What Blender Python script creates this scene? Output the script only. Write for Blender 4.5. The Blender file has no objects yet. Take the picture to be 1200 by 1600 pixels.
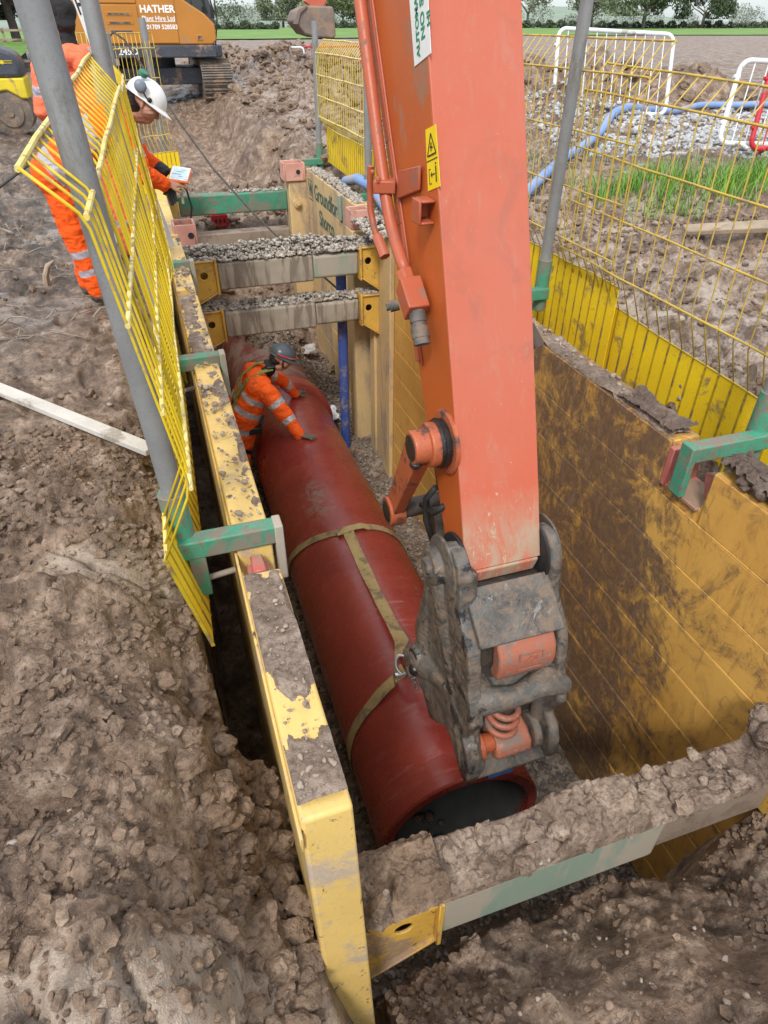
import bpy, bmesh, math, random
import numpy as np
from mathutils import Vector, Matrix
random.seed(7)
RS = np.random.RandomState(11)
scene = bpy.context.scene
COL = scene.collection

# ------------------------------------------------------------------ camera
F_PX = 1030.0
PITCH = math.atan((800 - 38) / F_PX)
YAW = math.atan((600 - 178) / math.hypot(F_PX, 800 - 38))
cam_d = bpy.data.cameras.new("camera")
cam_d.sensor_fit = 'VERTICAL'
cam_d.sensor_height = 24.0
cam_d.lens = 24.0 * F_PX / 1600.0
cam_d.clip_start = 0.05
cam_d.clip_end = 3000
cam = bpy.data.objects.new("camera", cam_d)
COL.objects.link(cam)
cam.location = (0, 0, 1.8)
cam.rotation_euler = (math.pi / 2 - PITCH, 0, -YAW)
scene.camera = cam

# ------------------------------------------------------------------ world, sun, exposure
SUN_EL, SUN_AZ = math.radians(48), math.radians(210)
world = bpy.data.worlds.new("World")
scene.world = world
world.use_nodes = True
wn, wl = world.node_tree.nodes, world.node_tree.links
bg = wn["Background"]
sky = wn.new("ShaderNodeTexSky")
sky.sky_type = 'NISHITA'
sky.sun_disc = False
sky.sun_elevation = SUN_EL
sky.sun_rotation = SUN_AZ
sky.air_density = 1.0
sky.dust_density = 1.0
sky.ozone_density = 1.0
hsv = wn.new("ShaderNodeHueSaturation")        # thin bright cloud: the blue is washed out
hsv.inputs['Saturation'].default_value = 0.72
hsv.inputs['Value'].default_value = 1.0
wl.new(sky.outputs[0], hsv.inputs['Color'])
# thin overcast: brighter overhead than at the horizon, laid over the blue
wtc = wn.new("ShaderNodeTexCoord"); wsx = wn.new("ShaderNodeSeparateXYZ"); wl.new(wtc.outputs['Generated'], wsx.inputs[0])
wrm = wn.new("ShaderNodeValToRGB"); wl.new(wsx.outputs[2], wrm.inputs[0])
wrm.color_ramp.elements[0].position = 0.0; wrm.color_ramp.elements[0].color = (0.30, 0.36, 0.40, 1)
wrm.color_ramp.elements[1].position = 0.8; wrm.color_ramp.elements[1].color = (0.98, 0.99, 1.0, 1)
wml = wn.new("ShaderNodeVectorMath"); wml.operation = 'SCALE'; wl.new(wrm.outputs[0], wml.inputs[0]); wml.inputs['Scale'].default_value = 9.5
wmx = wn.new("ShaderNodeMix"); wmx.data_type = 'RGBA'; wmx.inputs[0].default_value = 0.62
wl.new(hsv.outputs[0], wmx.inputs[6]); wl.new(wml.outputs[0], wmx.inputs[7])
wl.new(wmx.outputs[2], bg.inputs['Color'])
bg.inputs['Strength'].default_value = 0.115
sun_d = bpy.data.lights.new("sun", 'SUN')
sun_d.energy = 1.5
sun_d.angle = math.radians(11)
sun_d.color = (1.0, 0.95, 0.88)
sun = bpy.data.objects.new("sun", sun_d)
COL.objects.link(sun)
sd = Vector((math.sin(SUN_AZ) * math.cos(SUN_EL), math.cos(SUN_AZ) * math.cos(SUN_EL), math.sin(SUN_EL)))
sun.rotation_euler = sd.to_track_quat('Z', 'Y').to_euler()
sun.location = (0, 0, 20)
scene.view_settings.view_transform = 'Standard'
scene.view_settings.look = 'None'
scene.view_settings.gamma = 1.0
scene.view_settings.exposure = 0.93

# ------------------------------------------------------------------ numpy noise
def _h(ix, iy, iz, s):
    n = (ix * 374761393 + iy * 668265263 + iz * 2147483647 + s * 1274126177) & 0xFFFFFFFF
    n = ((n ^ (n >> 13)) * 1274126177) & 0xFFFFFFFF
    n = ((n ^ (n >> 16)) * 2246822519) & 0xFFFFFFFF
    return ((n ^ (n >> 15)) & 0xFFFFFF) / float(0xFFFFFF)

def vn2(x, y, s=0):
    x = np.asarray(x, float); y = np.asarray(y, float)
    ix = np.floor(x).astype(np.int64); iy = np.floor(y).astype(np.int64)
    fx = x - ix; fy = y - iy
    ux = fx * fx * fx * (fx * (fx * 6 - 15) + 10); uy = fy * fy * fy * (fy * (fy * 6 - 15) + 10)
    a = _h(ix, iy, 0, s); b = _h(ix + 1, iy, 0, s); c = _h(ix, iy + 1, 0, s); d = _h(ix + 1, iy + 1, 0, s)
    return (a + (b - a) * ux) * (1 - uy) + (c + (d - c) * ux) * uy - 0.5

def fbm(x, y, oct=4, s=0, gain=0.5):
    t = 0; a = 1.0
    for o in range(oct):
        ca, sa = math.cos(o * 1.1), math.sin(o * 1.1)
        t = t + a * vn2((x * ca - y * sa) * 2 ** o, (x * sa + y * ca) * 2 ** o, s + o * 17)
        a *= gain
    return t

def vn3(p, s=0):
    p = np.asarray(p, float)
    i = np.floor(p).astype(np.int64); f = p - i
    u = f * f * (3 - 2 * f)
    r = 0
    for dx in (0, 1):
        for dy in (0, 1):
            for dz in (0, 1):
                w = (u[:, 0] if dx else 1 - u[:, 0]) * (u[:, 1] if dy else 1 - u[:, 1]) * (u[:, 2] if dz else 1 - u[:, 2])
                r = r + w * _h(i[:, 0] + dx, i[:, 1] + dy, i[:, 2] + dz, s)
    return r - 0.5

def lumps(x, y, cell, s=0, r=0.75):
    """rounded clods: a field of domes, one per jittered cell"""
    gx = x / cell; gy = y / cell
    ix = np.floor(gx).astype(np.int64); iy = np.floor(gy).astype(np.int64)
    best = np.zeros_like(gx)
    for dx in (-1, 0, 1):
        for dy in (-1, 0, 1):
            jx = ix + dx; jy = iy + dy
            px = jx + _h(jx, jy, 1, s); py = jy + _h(jx, jy, 2, s)
            rr = r * (0.35 + 0.75 * _h(jx, jy, 3, s))
            d2 = ((gx - px) ** 2 + (gy - py) ** 2) / rr ** 2
            best = np.maximum(best, np.sqrt(np.clip(1 - d2, 0, 1)) * rr)
    return best * cell

def cells(x, y, cell, s=0, w=0.35):
    """angular clods: plateaus of random height cut apart by cracks (distance to the nearest cell border)"""
    k = 1.0 / cell
    wx = x + cell * w * (vn2(x * k * 1.7, y * k * 1.7, s + 50) + 0.6 * vn2(x * k * 4.1, y * k * 4.1, s + 52)) * 1.6
    wy = y + cell * w * (vn2(x * k * 1.7, y * k * 1.7, s + 51) + 0.6 * vn2(x * k * 4.1, y * k * 4.1, s + 53)) * 1.6
    gx, gy = wx * k, wy * k
    ix = np.floor(gx).astype(np.int64); iy = np.floor(gy).astype(np.int64)
    f1 = np.full(gx.shape, 9.0); f2 = f1.copy(); hv = np.zeros(gx.shape)
    for dx in (-1, 0, 1):
        for dy in (-1, 0, 1):
            jx = ix + dx; jy = iy + dy
            d = np.hypot(gx - jx - _h(jx, jy, 1, s), gy - jy - _h(jx, jy, 2, s))
            nw = d < f1
            f2 = np.where(nw, f1, np.minimum(f2, d)); hv = np.where(nw, _h(jx, jy, 3, s), hv); f1 = np.where(nw, d, f1)
    e = np.clip((f2 - f1) / 0.28, 0, 1)
    return cell * hv ** 1.5 * (1 - (1 - e) ** 2)

def sst(a, b, x):
    t = np.clip((x - a) / (b - a), 0, 1)
    return t * t * (3 - 2 * t)

# ------------------------------------------------------------------ mesh helpers
def link(o, parent=None):
    COL.objects.link(o)
    if parent is not None:
        o.parent = parent
    return o

def shade(me, angle=40):
    me.polygons.foreach_set('use_smooth', [True] * len(me.polygons))
    if angle < 180:
        me.set_sharp_from_angle(angle=math.radians(angle))

def frames(pts):
    pts = [Vector(p) for p in pts]
    out = []
    t0 = (pts[1] - pts[0]).normalized()
    up = Vector((0, 0, 1)) if abs(t0.z) < 0.9 else Vector((1, 0, 0))
    n = t0.cross(up).normalized()
    for i, p in enumerate(pts):
        a = pts[max(i - 1, 0)]; b = pts[min(i + 1, len(pts) - 1)]
        t = (b - a).normalized()
        n = (n - t * n.dot(t)).normalized()
        out.append((p, t, n, t.cross(n)))
    return out

class MB:
    def __init__(s):
        s.v = []; s.f = []; s.m = []
    def add(s, vs, fs, m=0):
        k = len(s.v)
        s.v += [tuple(v) for v in vs]
        s.f += [tuple(i + k for i in f) for f in fs]
        s.m += [m] * len(fs)
        return s
    def box(s, x0, x1, y0, y1, z0, z1, m=0, tz=0.0, ty=0.0):
        v = [(x0, y0, z0), (x1, y0, z0), (x1, y1, z0), (x0, y1, z0), (x0, y0, z1), (x1, y0, z1), (x1, y1, z1), (x0, y1, z1)]
        return s.add(v, [(0, 3, 2, 1), (4, 5, 6, 7), (0, 1, 5, 4), (1, 2, 6, 5), (2, 3, 7, 6), (3, 0, 4, 7)], m)
    def bar(s, p0, p1, w, h, up=(0, 0, 1), m=0, w2=None, h2=None):
        p0 = Vector(p0); p1 = Vector(p1); t = (p1 - p0).normalized(); up = Vector(up)
        sx = t.cross(up).normalized(); uz = sx.cross(t)
        w2 = w if w2 is None else w2; h2 = h if h2 is None else h2
        v = []
        for p, a, b in ((p0, w / 2, h / 2), (p1, w2 / 2, h2 / 2)):
            v += [p - sx * a - uz * b, p + sx * a - uz * b, p + sx * a + uz * b, p - sx * a + uz * b]
        return s.add(v, [(3, 2, 1, 0), (4, 5, 6, 7), (0, 1, 5, 4), (1, 2, 6, 5), (2, 3, 7, 6), (3, 0, 4, 7)], m)
    def tube(s, pts, r, seg=8, cap=True, m=0, flat=1.0):
        fr = frames(pts)
        rs = r if isinstance(r, (list, tuple)) else [r] * len(fr)
        v = []; f = []
        for (p, t, n, b), rr in zip(fr, rs):
            for k in range(seg):
                a = 2 * math.pi * k / seg
                v.append(p + n * math.cos(a) * rr + b * math.sin(a) * rr * flat)
        for i in range(len(fr) - 1):
            for k in range(seg):
                k2 = (k + 1) % seg
                f.append((i * seg + k, (i + 1) * seg + k, (i + 1) * seg + k2, i * seg + k2))
        if cap:
            f.append(tuple(range(seg)))
            f.append(tuple((len(fr) - 1) * seg + k for k in reversed(range(seg))))
        return s.add(v, f, m)
    def cyl(s, p0, p1, r, r2=None, seg=20, m=0):
        return s.tube([p0, p1], [r, r if r2 is None else r2], seg, True, m)
    def lathe(s, prof, o, axis, seg=28, m=0, cap=True):
        """prof: (distance along axis, radius)"""
        o = Vector(o); ax = Vector(axis).normalized()
        up = Vector((0, 0, 1)) if abs(ax.z) < 0.9 else Vector((1, 0, 0))
        n = ax.cross(up).normalized(); b = ax.cross(n)
        v = []; f = []
        for d, r in prof:
            for k in range(seg):
                a = 2 * math.pi * k / seg
                v.append(o + ax * d + (n * math.cos(a) + b * math.sin(a)) * r)
        for i in range(len(prof) - 1):
            for k in range(seg):
                k2 = (k + 1) % seg
                f.append((i * seg + k, i * seg + k2, (i + 1) * seg + k2, (i + 1) * seg + k))
        if cap:
            f.append(tuple(reversed(range(seg))))
            f.append(tuple((len(prof) - 1) * seg + k for k in range(seg)))
        return s.add(v, f, m)
    def prism(s, poly, vec, m=0):
        n = len(poly); vec = Vector(vec)
        v = [Vector(p) for p in poly] + [Vector(p) + vec for p in poly]
        f = [tuple(reversed(range(n))), tuple(range(n, 2 * n))]
        f += [(i, (i + 1) % n, n + (i + 1) % n, n + i) for i in range(n)]
        return s.add(v, f, m)
    def yz(s, poly, x0, x1, m=0):
        return s.prism([(x0, y, z) for y, z in poly], (x1 - x0, 0, 0), m)
    def ball(s, c, r, seg=12, rings=8, m=0, sc=(1, 1, 1)):
        c = Vector(c); v = []; f = []
        for i in range(rings + 1):
            th = math.pi * i / rings
            for k in range(seg):
                a = 2 * math.pi * k / seg
                v.append((c.x + r * sc[0] * math.sin(th) * math.cos(a), c.y + r * sc[1] * math.sin(th) * math.sin(a), c.z + r * sc[2] * math.cos(th)))
        for i in range(rings):
            for k in range(seg):
                k2 = (k + 1) % seg
                f.append((i * seg + k, (i + 1) * seg + k, (i + 1) * seg + k2, i * seg + k2))
        return s.add(v, f, m)
    def mesh(s, name, mats, off=(0, 0, 0), smooth=40):
        me = bpy.data.meshes.new(name)
        o = Vector(off)
        me.from_pydata([tuple(Vector(p) - o) for p in s.v], [], s.f)
        if not isinstance(mats, (list, tuple)):
            mats = [mats]
        for mt in mats:
            me.materials.append(mt)
        if len(mats) > 1:
            me.polygons.foreach_set('material_index', s.m)
        bm = bmesh.new(); bm.from_mesh(me)
        bmesh.ops.recalc_face_normals(bm, faces=bm.faces)
        bm.to_mesh(me); bm.free()
        if smooth:
            shade(me, smooth)
        me.update()
        return me
    def build(s, name, mats, parent=None, bevel=0, bseg=2, smooth=40, loc=None):
        off = parent.location if parent is not None else (loc if loc is not None else (0, 0, 0))
        if parent is not None and parent.parent is not None:
            off = Vector(off) + Vector(parent.parent.location)
        o = bpy.data.objects.new(name, s.mesh(name, mats, off, smooth))
        if parent is None and loc is not None:
            o.location = loc
        link(o, parent)
        if bevel:
            b = o.modifiers.new("bevel", 'BEVEL')
            b.width = bevel; b.segments = bseg; b.limit_method = 'ANGLE'; b.angle_limit = math.radians(35)
            b.harden_normals = False
        return o

def np_mesh(name, v, f, mat, parent=None, smooth=180, mi=None, loc=(0, 0, 0)):
    """mesh object from numpy arrays; f is (n,3) or (n,4)"""
    me = bpy.data.meshes.new(name)
    nv, nf, k = len(v), len(f), f.shape[1]
    me.vertices.add(nv); me.vertices.foreach_set('co', np.ascontiguousarray(v, np.float32).ravel())
    me.loops.add(nf * k); me.loops.foreach_set('vertex_index', np.ascontiguousarray(f, np.int32).ravel())
    me.polygons.add(nf); me.polygons.foreach_set('loop_start', np.arange(0, nf * k, k, dtype=np.int32))
    me.polygons.foreach_set('loop_total', np.full(nf, k, np.int32))
    for mt in (mat if isinstance(mat, (list, tuple)) else [mat]):
        me.materials.append(mt)
    if mi is not None:
        me.polygons.foreach_set('material_index', np.asarray(mi, np.int32))
    me.update(calc_edges=True); me.validate()
    if smooth:
        shade(me, smooth)
    o = bpy.data.objects.new(name, me); o.location = loc
    return link(o, parent)

def thing(name, label, cat, loc=(0, 0, 0), group=None):
    o = bpy.data.objects.new(name, None)
    o.empty_display_size = 0.1
    o.location = loc
    link(o)
    o['label'] = label; o['category'] = cat
    if group: o['group'] = group
    return o

def tag(o, label, cat, group=None):
    o['label'] = label; o['category'] = cat
    if group: o['group'] = group
    return o

def kind(o, k, label=None, cat=None):
    o['kind'] = k
    if label: o['label'] = label
    if cat: o['category'] = cat
    return o

def copy_tree(o, parent=None):
    c = o.copy(); COL.objects.link(c)
    if parent is not None: c.parent = parent
    for ch in list(o.children):
        copy_tree(ch, c)
    return c

# ------------------------------------------------------------------ materials
def lin(r, g, b):
    f = lambda c: (c / 255 / 12.92) if c / 255 <= 0.04045 else ((c / 255 + 0.055) / 1.055) ** 2.4
    return (f(r), f(g), f(b))

class MT:
    def __init__(s, name):
        s.m = bpy.data.materials.new(name); s.m.use_nodes = True
        s.n = s.m.node_tree.nodes; s.l = s.m.node_tree.links
        s.b = s.n["Principled BSDF"]
        s.tc = s.n.new("ShaderNodeTexCoord")
    def noise(s, scale, detail=6, rough=0.6, dist=0.0, stretch=None, coord='Object'):
        t = s.n.new("ShaderNodeTexNoise")
        t.inputs['Scale'].default_value = scale; t.inputs['Detail'].default_value = detail
        t.inputs['Roughness'].default_value = rough; t.inputs['Distortion'].default_value = dist
        if stretch:
            mp = s.n.new("ShaderNodeMapping"); mp.inputs['Scale'].default_value = stretch
            s.l.new(s.tc.outputs[coord], mp.inputs[0]); s.l.new(mp.outputs[0], t.inputs['Vector'])
        else:
            s.l.new(s.tc.outputs[coord], t.inputs['Vector'])
        return t.outputs['Fac']
    def voro(s, scale, feature='F1', out='Color', rnd=1.0):
        t = s.n.new("ShaderNodeTexVoronoi"); t.feature = feature
        t.inputs['Scale'].default_value = scale; t.inputs['Randomness'].default_value = rnd
        s.l.new(s.tc.outputs['Object'], t.inputs['Vector'])
        return t.outputs[out]
    def ramp(s, fac, stops):
        r = s.n.new("ShaderNodeValToRGB"); e = r.color_ramp.elements
        for i, (p, c) in enumerate(stops):
            if i >= len(e): e.new(p)
            e[i].position = p
            e[i].color = (c, c, c, 1) if isinstance(c, (int, float)) else (*c, 1)
        s.l.new(fac, r.inputs[0])
        return r.outputs[0]
    def mix(s, fac, a, b, mode='MIX'):
        x = s.n.new("ShaderNodeMix"); x.data_type = 'RGBA'; x.blend_type = mode
        for sock, val in ((x.inputs[0], fac), (x.inputs[6], a), (x.inputs[7], b)):
            if isinstance(val, (int, float)): sock.default_value = val
            elif isinstance(val, tuple): sock.default_value = (*val, 1)
            else: s.l.new(val, sock)
        return x.outputs[2]
    def math(s, op, a, b=0.0, c=None, clamp=False):
        x = s.n.new("ShaderNodeMath"); x.operation = op; x.use_clamp = clamp
        for i, val in enumerate((a, b) if c is None else (a, b, c)):
            if isinstance(val, (int, float)): x.inputs[i].default_value = val
            else: s.l.new(val, x.inputs[i])
        return x.outputs[0]
    def xyz(s, coord='Object'):
        x = s.n.new("ShaderNodeSeparateXYZ"); s.l.new(s.tc.outputs[coord], x.inputs[0]); return x.outputs
    def up(s):
        g = s.n.new("ShaderNodeNewGeometry"); x = s.n.new("ShaderNodeSeparateXYZ")
        s.l.new(g.outputs['Normal'], x.inputs[0]); return x.outputs[2]
    def set(s, col=None, rough=None, metal=None, bump=None, bstr=0.3, bdist=0.01, spec=None, coat=None):
        for nm, v in (('Base Color', col), ('Roughness', rough), ('Metallic', metal), ('Specular IOR Level', spec), ('Coat Weight', coat)):
            if v is None: continue
            if isinstance(v, (int, float)): s.b.inputs[nm].default_value = v
            elif isinstance(v, tuple): s.b.inputs[nm].default_value = (*v, 1)
            else: s.l.new(v, s.b.inputs[nm])
        if bump is not None:
            bp = s.n.new("ShaderNodeBump"); bp.inputs['Strength'].default_value = bstr; bp.inputs['Distance'].default_value = bdist
            s.l.new(bump, bp.inputs['Height']); s.l.new(bp.outputs[0], s.b.inputs['Normal'])
        return s.m

MUD = (0.275, 0.190, 0.130)
MUD_D = (0.075, 0.047, 0.031)
MUD_L = (0.48, 0.375, 0.29)

def mud_mat(name, base=MUD, dark=MUD_D, light=MUD_L, dark_amt=0.8, wet=0.5, organic=False):
    t = MT(name)
    n1 = t.noise(0.9, 6, 0.6); n2 = t.noise(5.5, 8, 0.65, 0.4); n3 = t.noise(38, 6, 0.65); n4 = t.noise(170, 3, 0.6)
    c = t.mix(t.ramp(n1, [(0.36, 0), (0.64, 1)]), base, (base[0] * 0.66, base[1] * 0.66, base[2] * 0.70))
    c = t.mix(t.math('MULTIPLY', t.ramp(n2, [(0.40, 1), (0.52, 0)]), dark_amt), c, dark)
    c = t.mix(t.math('MULTIPLY', t.ramp(n2, [(0.53, 0), (0.66, 1)]), 0.7), c, light)
    c = t.mix(t.math('MULTIPLY', t.ramp(n3, [(0.36, 0.75), (0.53, 0)]), 0.9), c, dark)  # dark soil in the dips, deepened: crumb shadows partly put into this tone
    c = t.mix(t.math('MULTIPLY', t.ramp(n4, [(0.58, 0), (0.75, 1)]), 0.5), c, light)
    if organic:
        an = t.n.new("ShaderNodeAttribute"); an.attribute_name = 'smear'
        smear = t.math('MULTIPLY', an.outputs['Fac'], t.ramp(n2, [(0.36, 0.35), (0.52, 0.95)]))
        c = t.mix(t.math('MULTIPLY', smear, 0.65), c, (0.42, 0.345, 0.275))
        xr = t.xyz()
        rt = t.math('MULTIPLY', t.ramp(t.math('MULTIPLY_ADD', xr[0], 0.1, 0.0), [(0.26, 0), (0.31, 1), (0.62, 0)]), t.ramp(n2, [(0.43, 0), (0.60, 0.7)]))
        c = t.mix(t.math('MULTIPLY', rt, t.ramp(n3, [(0.38, 0.25), (0.56, 1)])), c, (0.42, 0.375, 0.33))
        x = t.xyz()
        left = t.math('MULTIPLY', t.ramp(t.math('MULTIPLY_ADD', x[0], -0.5, 0.0), [(0.15, 0), (0.5, 1)]),
                      t.ramp(t.math('MULTIPLY_ADD', x[1], 0.1, 0.0), [(0.38, 0), (0.52, 1)]))
        c = t.mix(t.math('MULTIPLY', left, t.ramp(n2, [(0.35, 0.85), (0.62, 0.25)])), c, (0.052, 0.047, 0.043))
        far = t.ramp(t.math('MULTIPLY_ADD', x[1], 0.01, 0.0), [(0.10, 0), (0.5, 1)])
        c = t.mix(t.math('MULTIPLY', far, t.ramp(t.noise(0.5, 6, 0.7, 0.5, (0.5, 1.6, 1)), [(0.38, 0.85), (0.6, 0.45)])), c, (0.195, 0.130, 0.090))
    r = t.ramp(t.noise(2.6, 5, 0.6, 0.3), [(0.42, 0.30 if wet > 0.4 else 0.6), (0.58, 0.80)])
    if organic: r = t.math('SUBTRACT', r, t.math('MULTIPLY', smear, 0.42), clamp=True)
    h = t.math('ADD', t.math('MULTIPLY', n3, 0.8), t.math('MULTIPLY', n4, 0.35))
    h = t.math('ADD', h, t.math('MULTIPLY', t.noise(14, 6, 0.6), 1.2))
    return t.set(c, r, bump=h, bstr=0.8, bdist=0.02, spec=0.45)

def paint(name, col, col2=None, rough=0.5, dirt=MUD, amt=0.5, scale=3.0, top=0.0, stretch=None, chips=None, chip_amt=0.35, bstr=0.15, metal=0.0, fine=0.35, spec=0.4):
    """worn paint: two tones, stains of dirt, chips to another colour, mud caked on upward faces"""
    t = MT(name)
    col2 = col2 or tuple(c * 0.78 for c in col)
    n1 = t.noise(scale * 0.7, 5, 0.6, 0.2)
    n2 = t.noise(scale, 8, 0.68, 0.3, stretch)
    n3 = t.noise(scale * 16, 5, 0.7, 0.2)
    c = t.mix(t.ramp(n1, [(0.36, 0), (0.66, 1)]), col, col2)
    if chips:
        c = t.mix(t.ramp(t.noise(scale * 5, 9, 0.75, 0.6), [(0.645 - 0.16 * chip_amt, 0), (0.665 - 0.16 * chip_amt, 1)]), c, chips)
    lo = 0.635 - 0.25 * amt
    d = t.ramp(n2, [(lo - 0.015, 0), (lo + 0.06, 1)])
    d = t.math('MULTIPLY', d, t.ramp(n3, [(0.30, 0.45), (0.55, 1.0)]))
    d2 = t.math('MULTIPLY', t.ramp(n3, [(0.54, 0), (0.66, 1)]), fine)
    d = t.math('MAXIMUM', d, d2)
    if top:
        u = t.ramp(t.up(), [(0.55, 0), (0.9, 1)])
        d = t.math('MAXIMUM', d, t.math('MULTIPLY', u, t.ramp(n2, [(0.62 - 0.4 * top, 0), (0.72 - 0.4 * top, 1)])))
    c = t.mix(d, c, dirt)
    r = t.math('MULTIPLY_ADD', d, 0.85 - rough, rough, clamp=True)
    h = t.math('ADD', t.math('MULTIPLY', n3, 0.5), t.math('MULTIPLY', d, 0.8))
    return t.set(c, r, metal, h, bstr, 0.01, spec)

def plain(name, col, rough=0.6, metal=0.0, var=0.15, scale=12, bstr=0.1, spec=0.4):
    t = MT(name)
    n = t.noise(scale, 6, 0.6)
    c = t.mix(t.ramp(n, [(0.3, 0), (0.7, 1)]), tuple(x * (1 - var) for x in col), tuple(min(1, x * (1 + var)) for x in col))
    return t.set(c, rough, metal, t.noise(scale * 4, 4), bstr, 0.005, spec)

def stone_mat(name, cols, scale=30, rough=0.75):
    t = MT(name)
    v = t.n.new("ShaderNodeTexVoronoi"); v.inputs['Scale'].default_value = scale
    t.l.new(t.tc.outputs['Object'], v.inputs['Vector'])
    x = t.n.new("ShaderNodeSeparateColor"); t.l.new(v.outputs['Color'], x.inputs[0])
    c = t.ramp(x.outputs[0], [(i / (len(cols) - 1), q) for i, q in enumerate(cols)])
    c = t.mix(t.math('MULTIPLY', t.noise(90, 4), 0.35), c, (0.09, 0.07, 0.055))
    return t.set(c, rough, bump=t.noise(140, 4), bstr=0.3, bdist=0.004)

M = {}
M['ground'] = mud_mat('mud_ground', organic=True)
M['clod'] = mud_mat('mud_clod', base=(0.265, 0.182, 0.122), light=(0.43, 0.325, 0.245), dark_amt=0.4, wet=0.2)
M['crust'] = mud_mat('mud_crust', base=(0.315, 0.235, 0.175), light=(0.47, 0.375, 0.30), dark_amt=0.45, wet=0.5)
M['crust_dark'] = mud_mat('mud_crust_dark', base=(0.15, 0.105, 0.08), light=(0.26, 0.2, 0.165), dark_amt=0.35, wet=0.5)
M['gravel'] = stone_mat('trench_gravel', [(0.07, 0.055, 0.045), (0.20, 0.165, 0.135), (0.12, 0.095, 0.075), (0.36, 0.31, 0.26), (0.10, 0.08, 0.065)], 30)
M['gravel_dry'] = stone_mat('dry_gravel', [(0.13, 0.115, 0.10), (0.44, 0.40, 0.34), (0.25, 0.22, 0.19), (0.58, 0.53, 0.46), (0.19, 0.165, 0.145)], 34)
M['stone_grey'] = stone_mat('grey_stone', [(0.24, 0.25, 0.26), (0.50, 0.51, 0.52), (0.36, 0.37, 0.38), (0.58, 0.58, 0.58), (0.30, 0.31, 0.32)], 12)
M['pebble'] = stone_mat('pebble', [(0.22, 0.18, 0.14), (0.36, 0.30, 0.24), (0.28, 0.19, 0.14), (0.42, 0.36, 0.30)], 9)
M['yel_left'] = paint('pale_yellow_steel', (0.70, 0.49, 0.165), (0.58, 0.40, 0.125), 0.45, dirt=(0.37, 0.295, 0.235), amt=0.33, scale=3.2, top=0.25, chips=(0.11, 0.075, 0.05), chip_amt=0.25)
M['yel_brk'] = paint('yellow_bracket', (0.66, 0.40, 0.07), (0.52, 0.31, 0.055), 0.45, amt=0.30, scale=4, top=0.5, chips=(0.11, 0.075, 0.05), chip_amt=0.2)
M['tan'] = paint('tan_dusty_steel', (0.60, 0.43, 0.21), (0.50, 0.36, 0.18), 0.6, dirt=(0.33, 0.25, 0.18), amt=0.45, scale=2.2, top=0.4, stretch=(1, 1, 0.35))
M['red_steel'] = paint('faded_red_steel', (0.42, 0.085, 0.075), (0.5, 0.17, 0.15), 0.5, amt=0.35, scale=5, top=0.4)
M['pink_steel'] = paint('faded_pink_steel', (0.62, 0.33, 0.27), (0.5, 0.24, 0.19), 0.55, amt=0.35, scale=5, top=0.5)
M['green'] = paint('green_steel', (0.055, 0.30, 0.19), (0.04, 0.22, 0.14), 0.4, dirt=(0.20, 0.165, 0.13), amt=0.55, scale=7, top=0.4, chips=(0.17, 0.14, 0.11), chip_amt=0.6, fine=0.5)
M['green_dusty'] = paint('dusty_green_steel', (0.20, 0.285, 0.225), (0.27, 0.30, 0.245), 0.6, dirt=(0.36, 0.31, 0.25), amt=0.6, scale=3.5, top=0.7, stretch=(1, 1, 0.3), fine=0.5)
M['strut_grey'] = paint('muddy_grey_steel', (0.36, 0.31, 0.25), (0.28, 0.25, 0.2), 0.75, dirt=(0.17, 0.14, 0.11), amt=0.5, scale=9, stretch=(1, 1, 0.12), top=0.3, bstr=0.3)
M['strut_silt'] = paint('silted_steel', (0.30, 0.245, 0.195), (0.24, 0.19, 0.15), 0.55, dirt=(0.19, 0.145, 0.11), amt=0.4, scale=5, top=0.5, bstr=0.25)
M['galv'] = paint('galvanised_tube', (0.30, 0.31, 0.315), (0.22, 0.225, 0.23), 0.55, dirt=(0.17, 0.155, 0.135), amt=0.35, scale=6, stretch=(1, 1, 0.25), metal=0.35, bstr=0.08)
M['rod'] = paint('rusty_rod', (0.30, 0.26, 0.22), None, 0.6, amt=0.5, scale=9)
M['fence'] = paint('yellow_wire', (0.68, 0.50, 0.015), (0.60, 0.42, 0.02), 0.4, dirt=(0.40, 0.29, 0.09), amt=0.25, scale=6, bstr=0.05)
M['fence_pale'] = paint('worn_yellow_rail', (0.74, 0.64, 0.28), (0.72, 0.55, 0.10), 0.45, dirt=(0.30, 0.22, 0.12), amt=0.35, scale=14, chips=(0.55, 0.5, 0.42), bstr=0.1)
M['fence_old'] = paint('dusty_yellow_wire', (0.60, 0.43, 0.06), (0.50, 0.36, 0.06), 0.5, dirt=(0.36, 0.27, 0.14), amt=0.4, scale=8, bstr=0.05)
M['kick'] = paint('yellow_kickboard', (0.86, 0.62, 0.018), (0.80, 0.55, 0.02), 0.4, dirt=(0.26, 0.18, 0.08), amt=0.22, scale=4, fine=0.25, bstr=0.08)
M['kick_rib'] = paint('kickboard_rib', (0.46, 0.33, 0.015), None, 0.5, dirt=(0.16, 0.11, 0.06), amt=0.5, scale=6)
M['arm_side'] = paint('orange_arm_side', (0.49, 0.108, 0.022), (0.41, 0.085, 0.02), 0.38, dirt=(0.30, 0.15, 0.09), amt=0.16, scale=1.6, fine=0.10, bstr=0.05)
M['arm_pipe'] = paint('orange_pipework', (0.42, 0.105, 0.052), (0.37, 0.085, 0.038), 0.42, dirt=(0.22, 0.12, 0.09), amt=0.25, scale=5, fine=0.2, bstr=0.08)
M['link'] = paint('greasy_orange_link', (0.43, 0.11, 0.045), (0.36, 0.085, 0.036), 0.42, dirt=(0.06, 0.045, 0.04), amt=0.42, scale=5, fine=0.4, bstr=0.2)
M['grease'] = plain('black_grease', (0.018, 0.016, 0.016), 0.25, 0, 0.4, 25, 0.6, 0.6)
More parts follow.
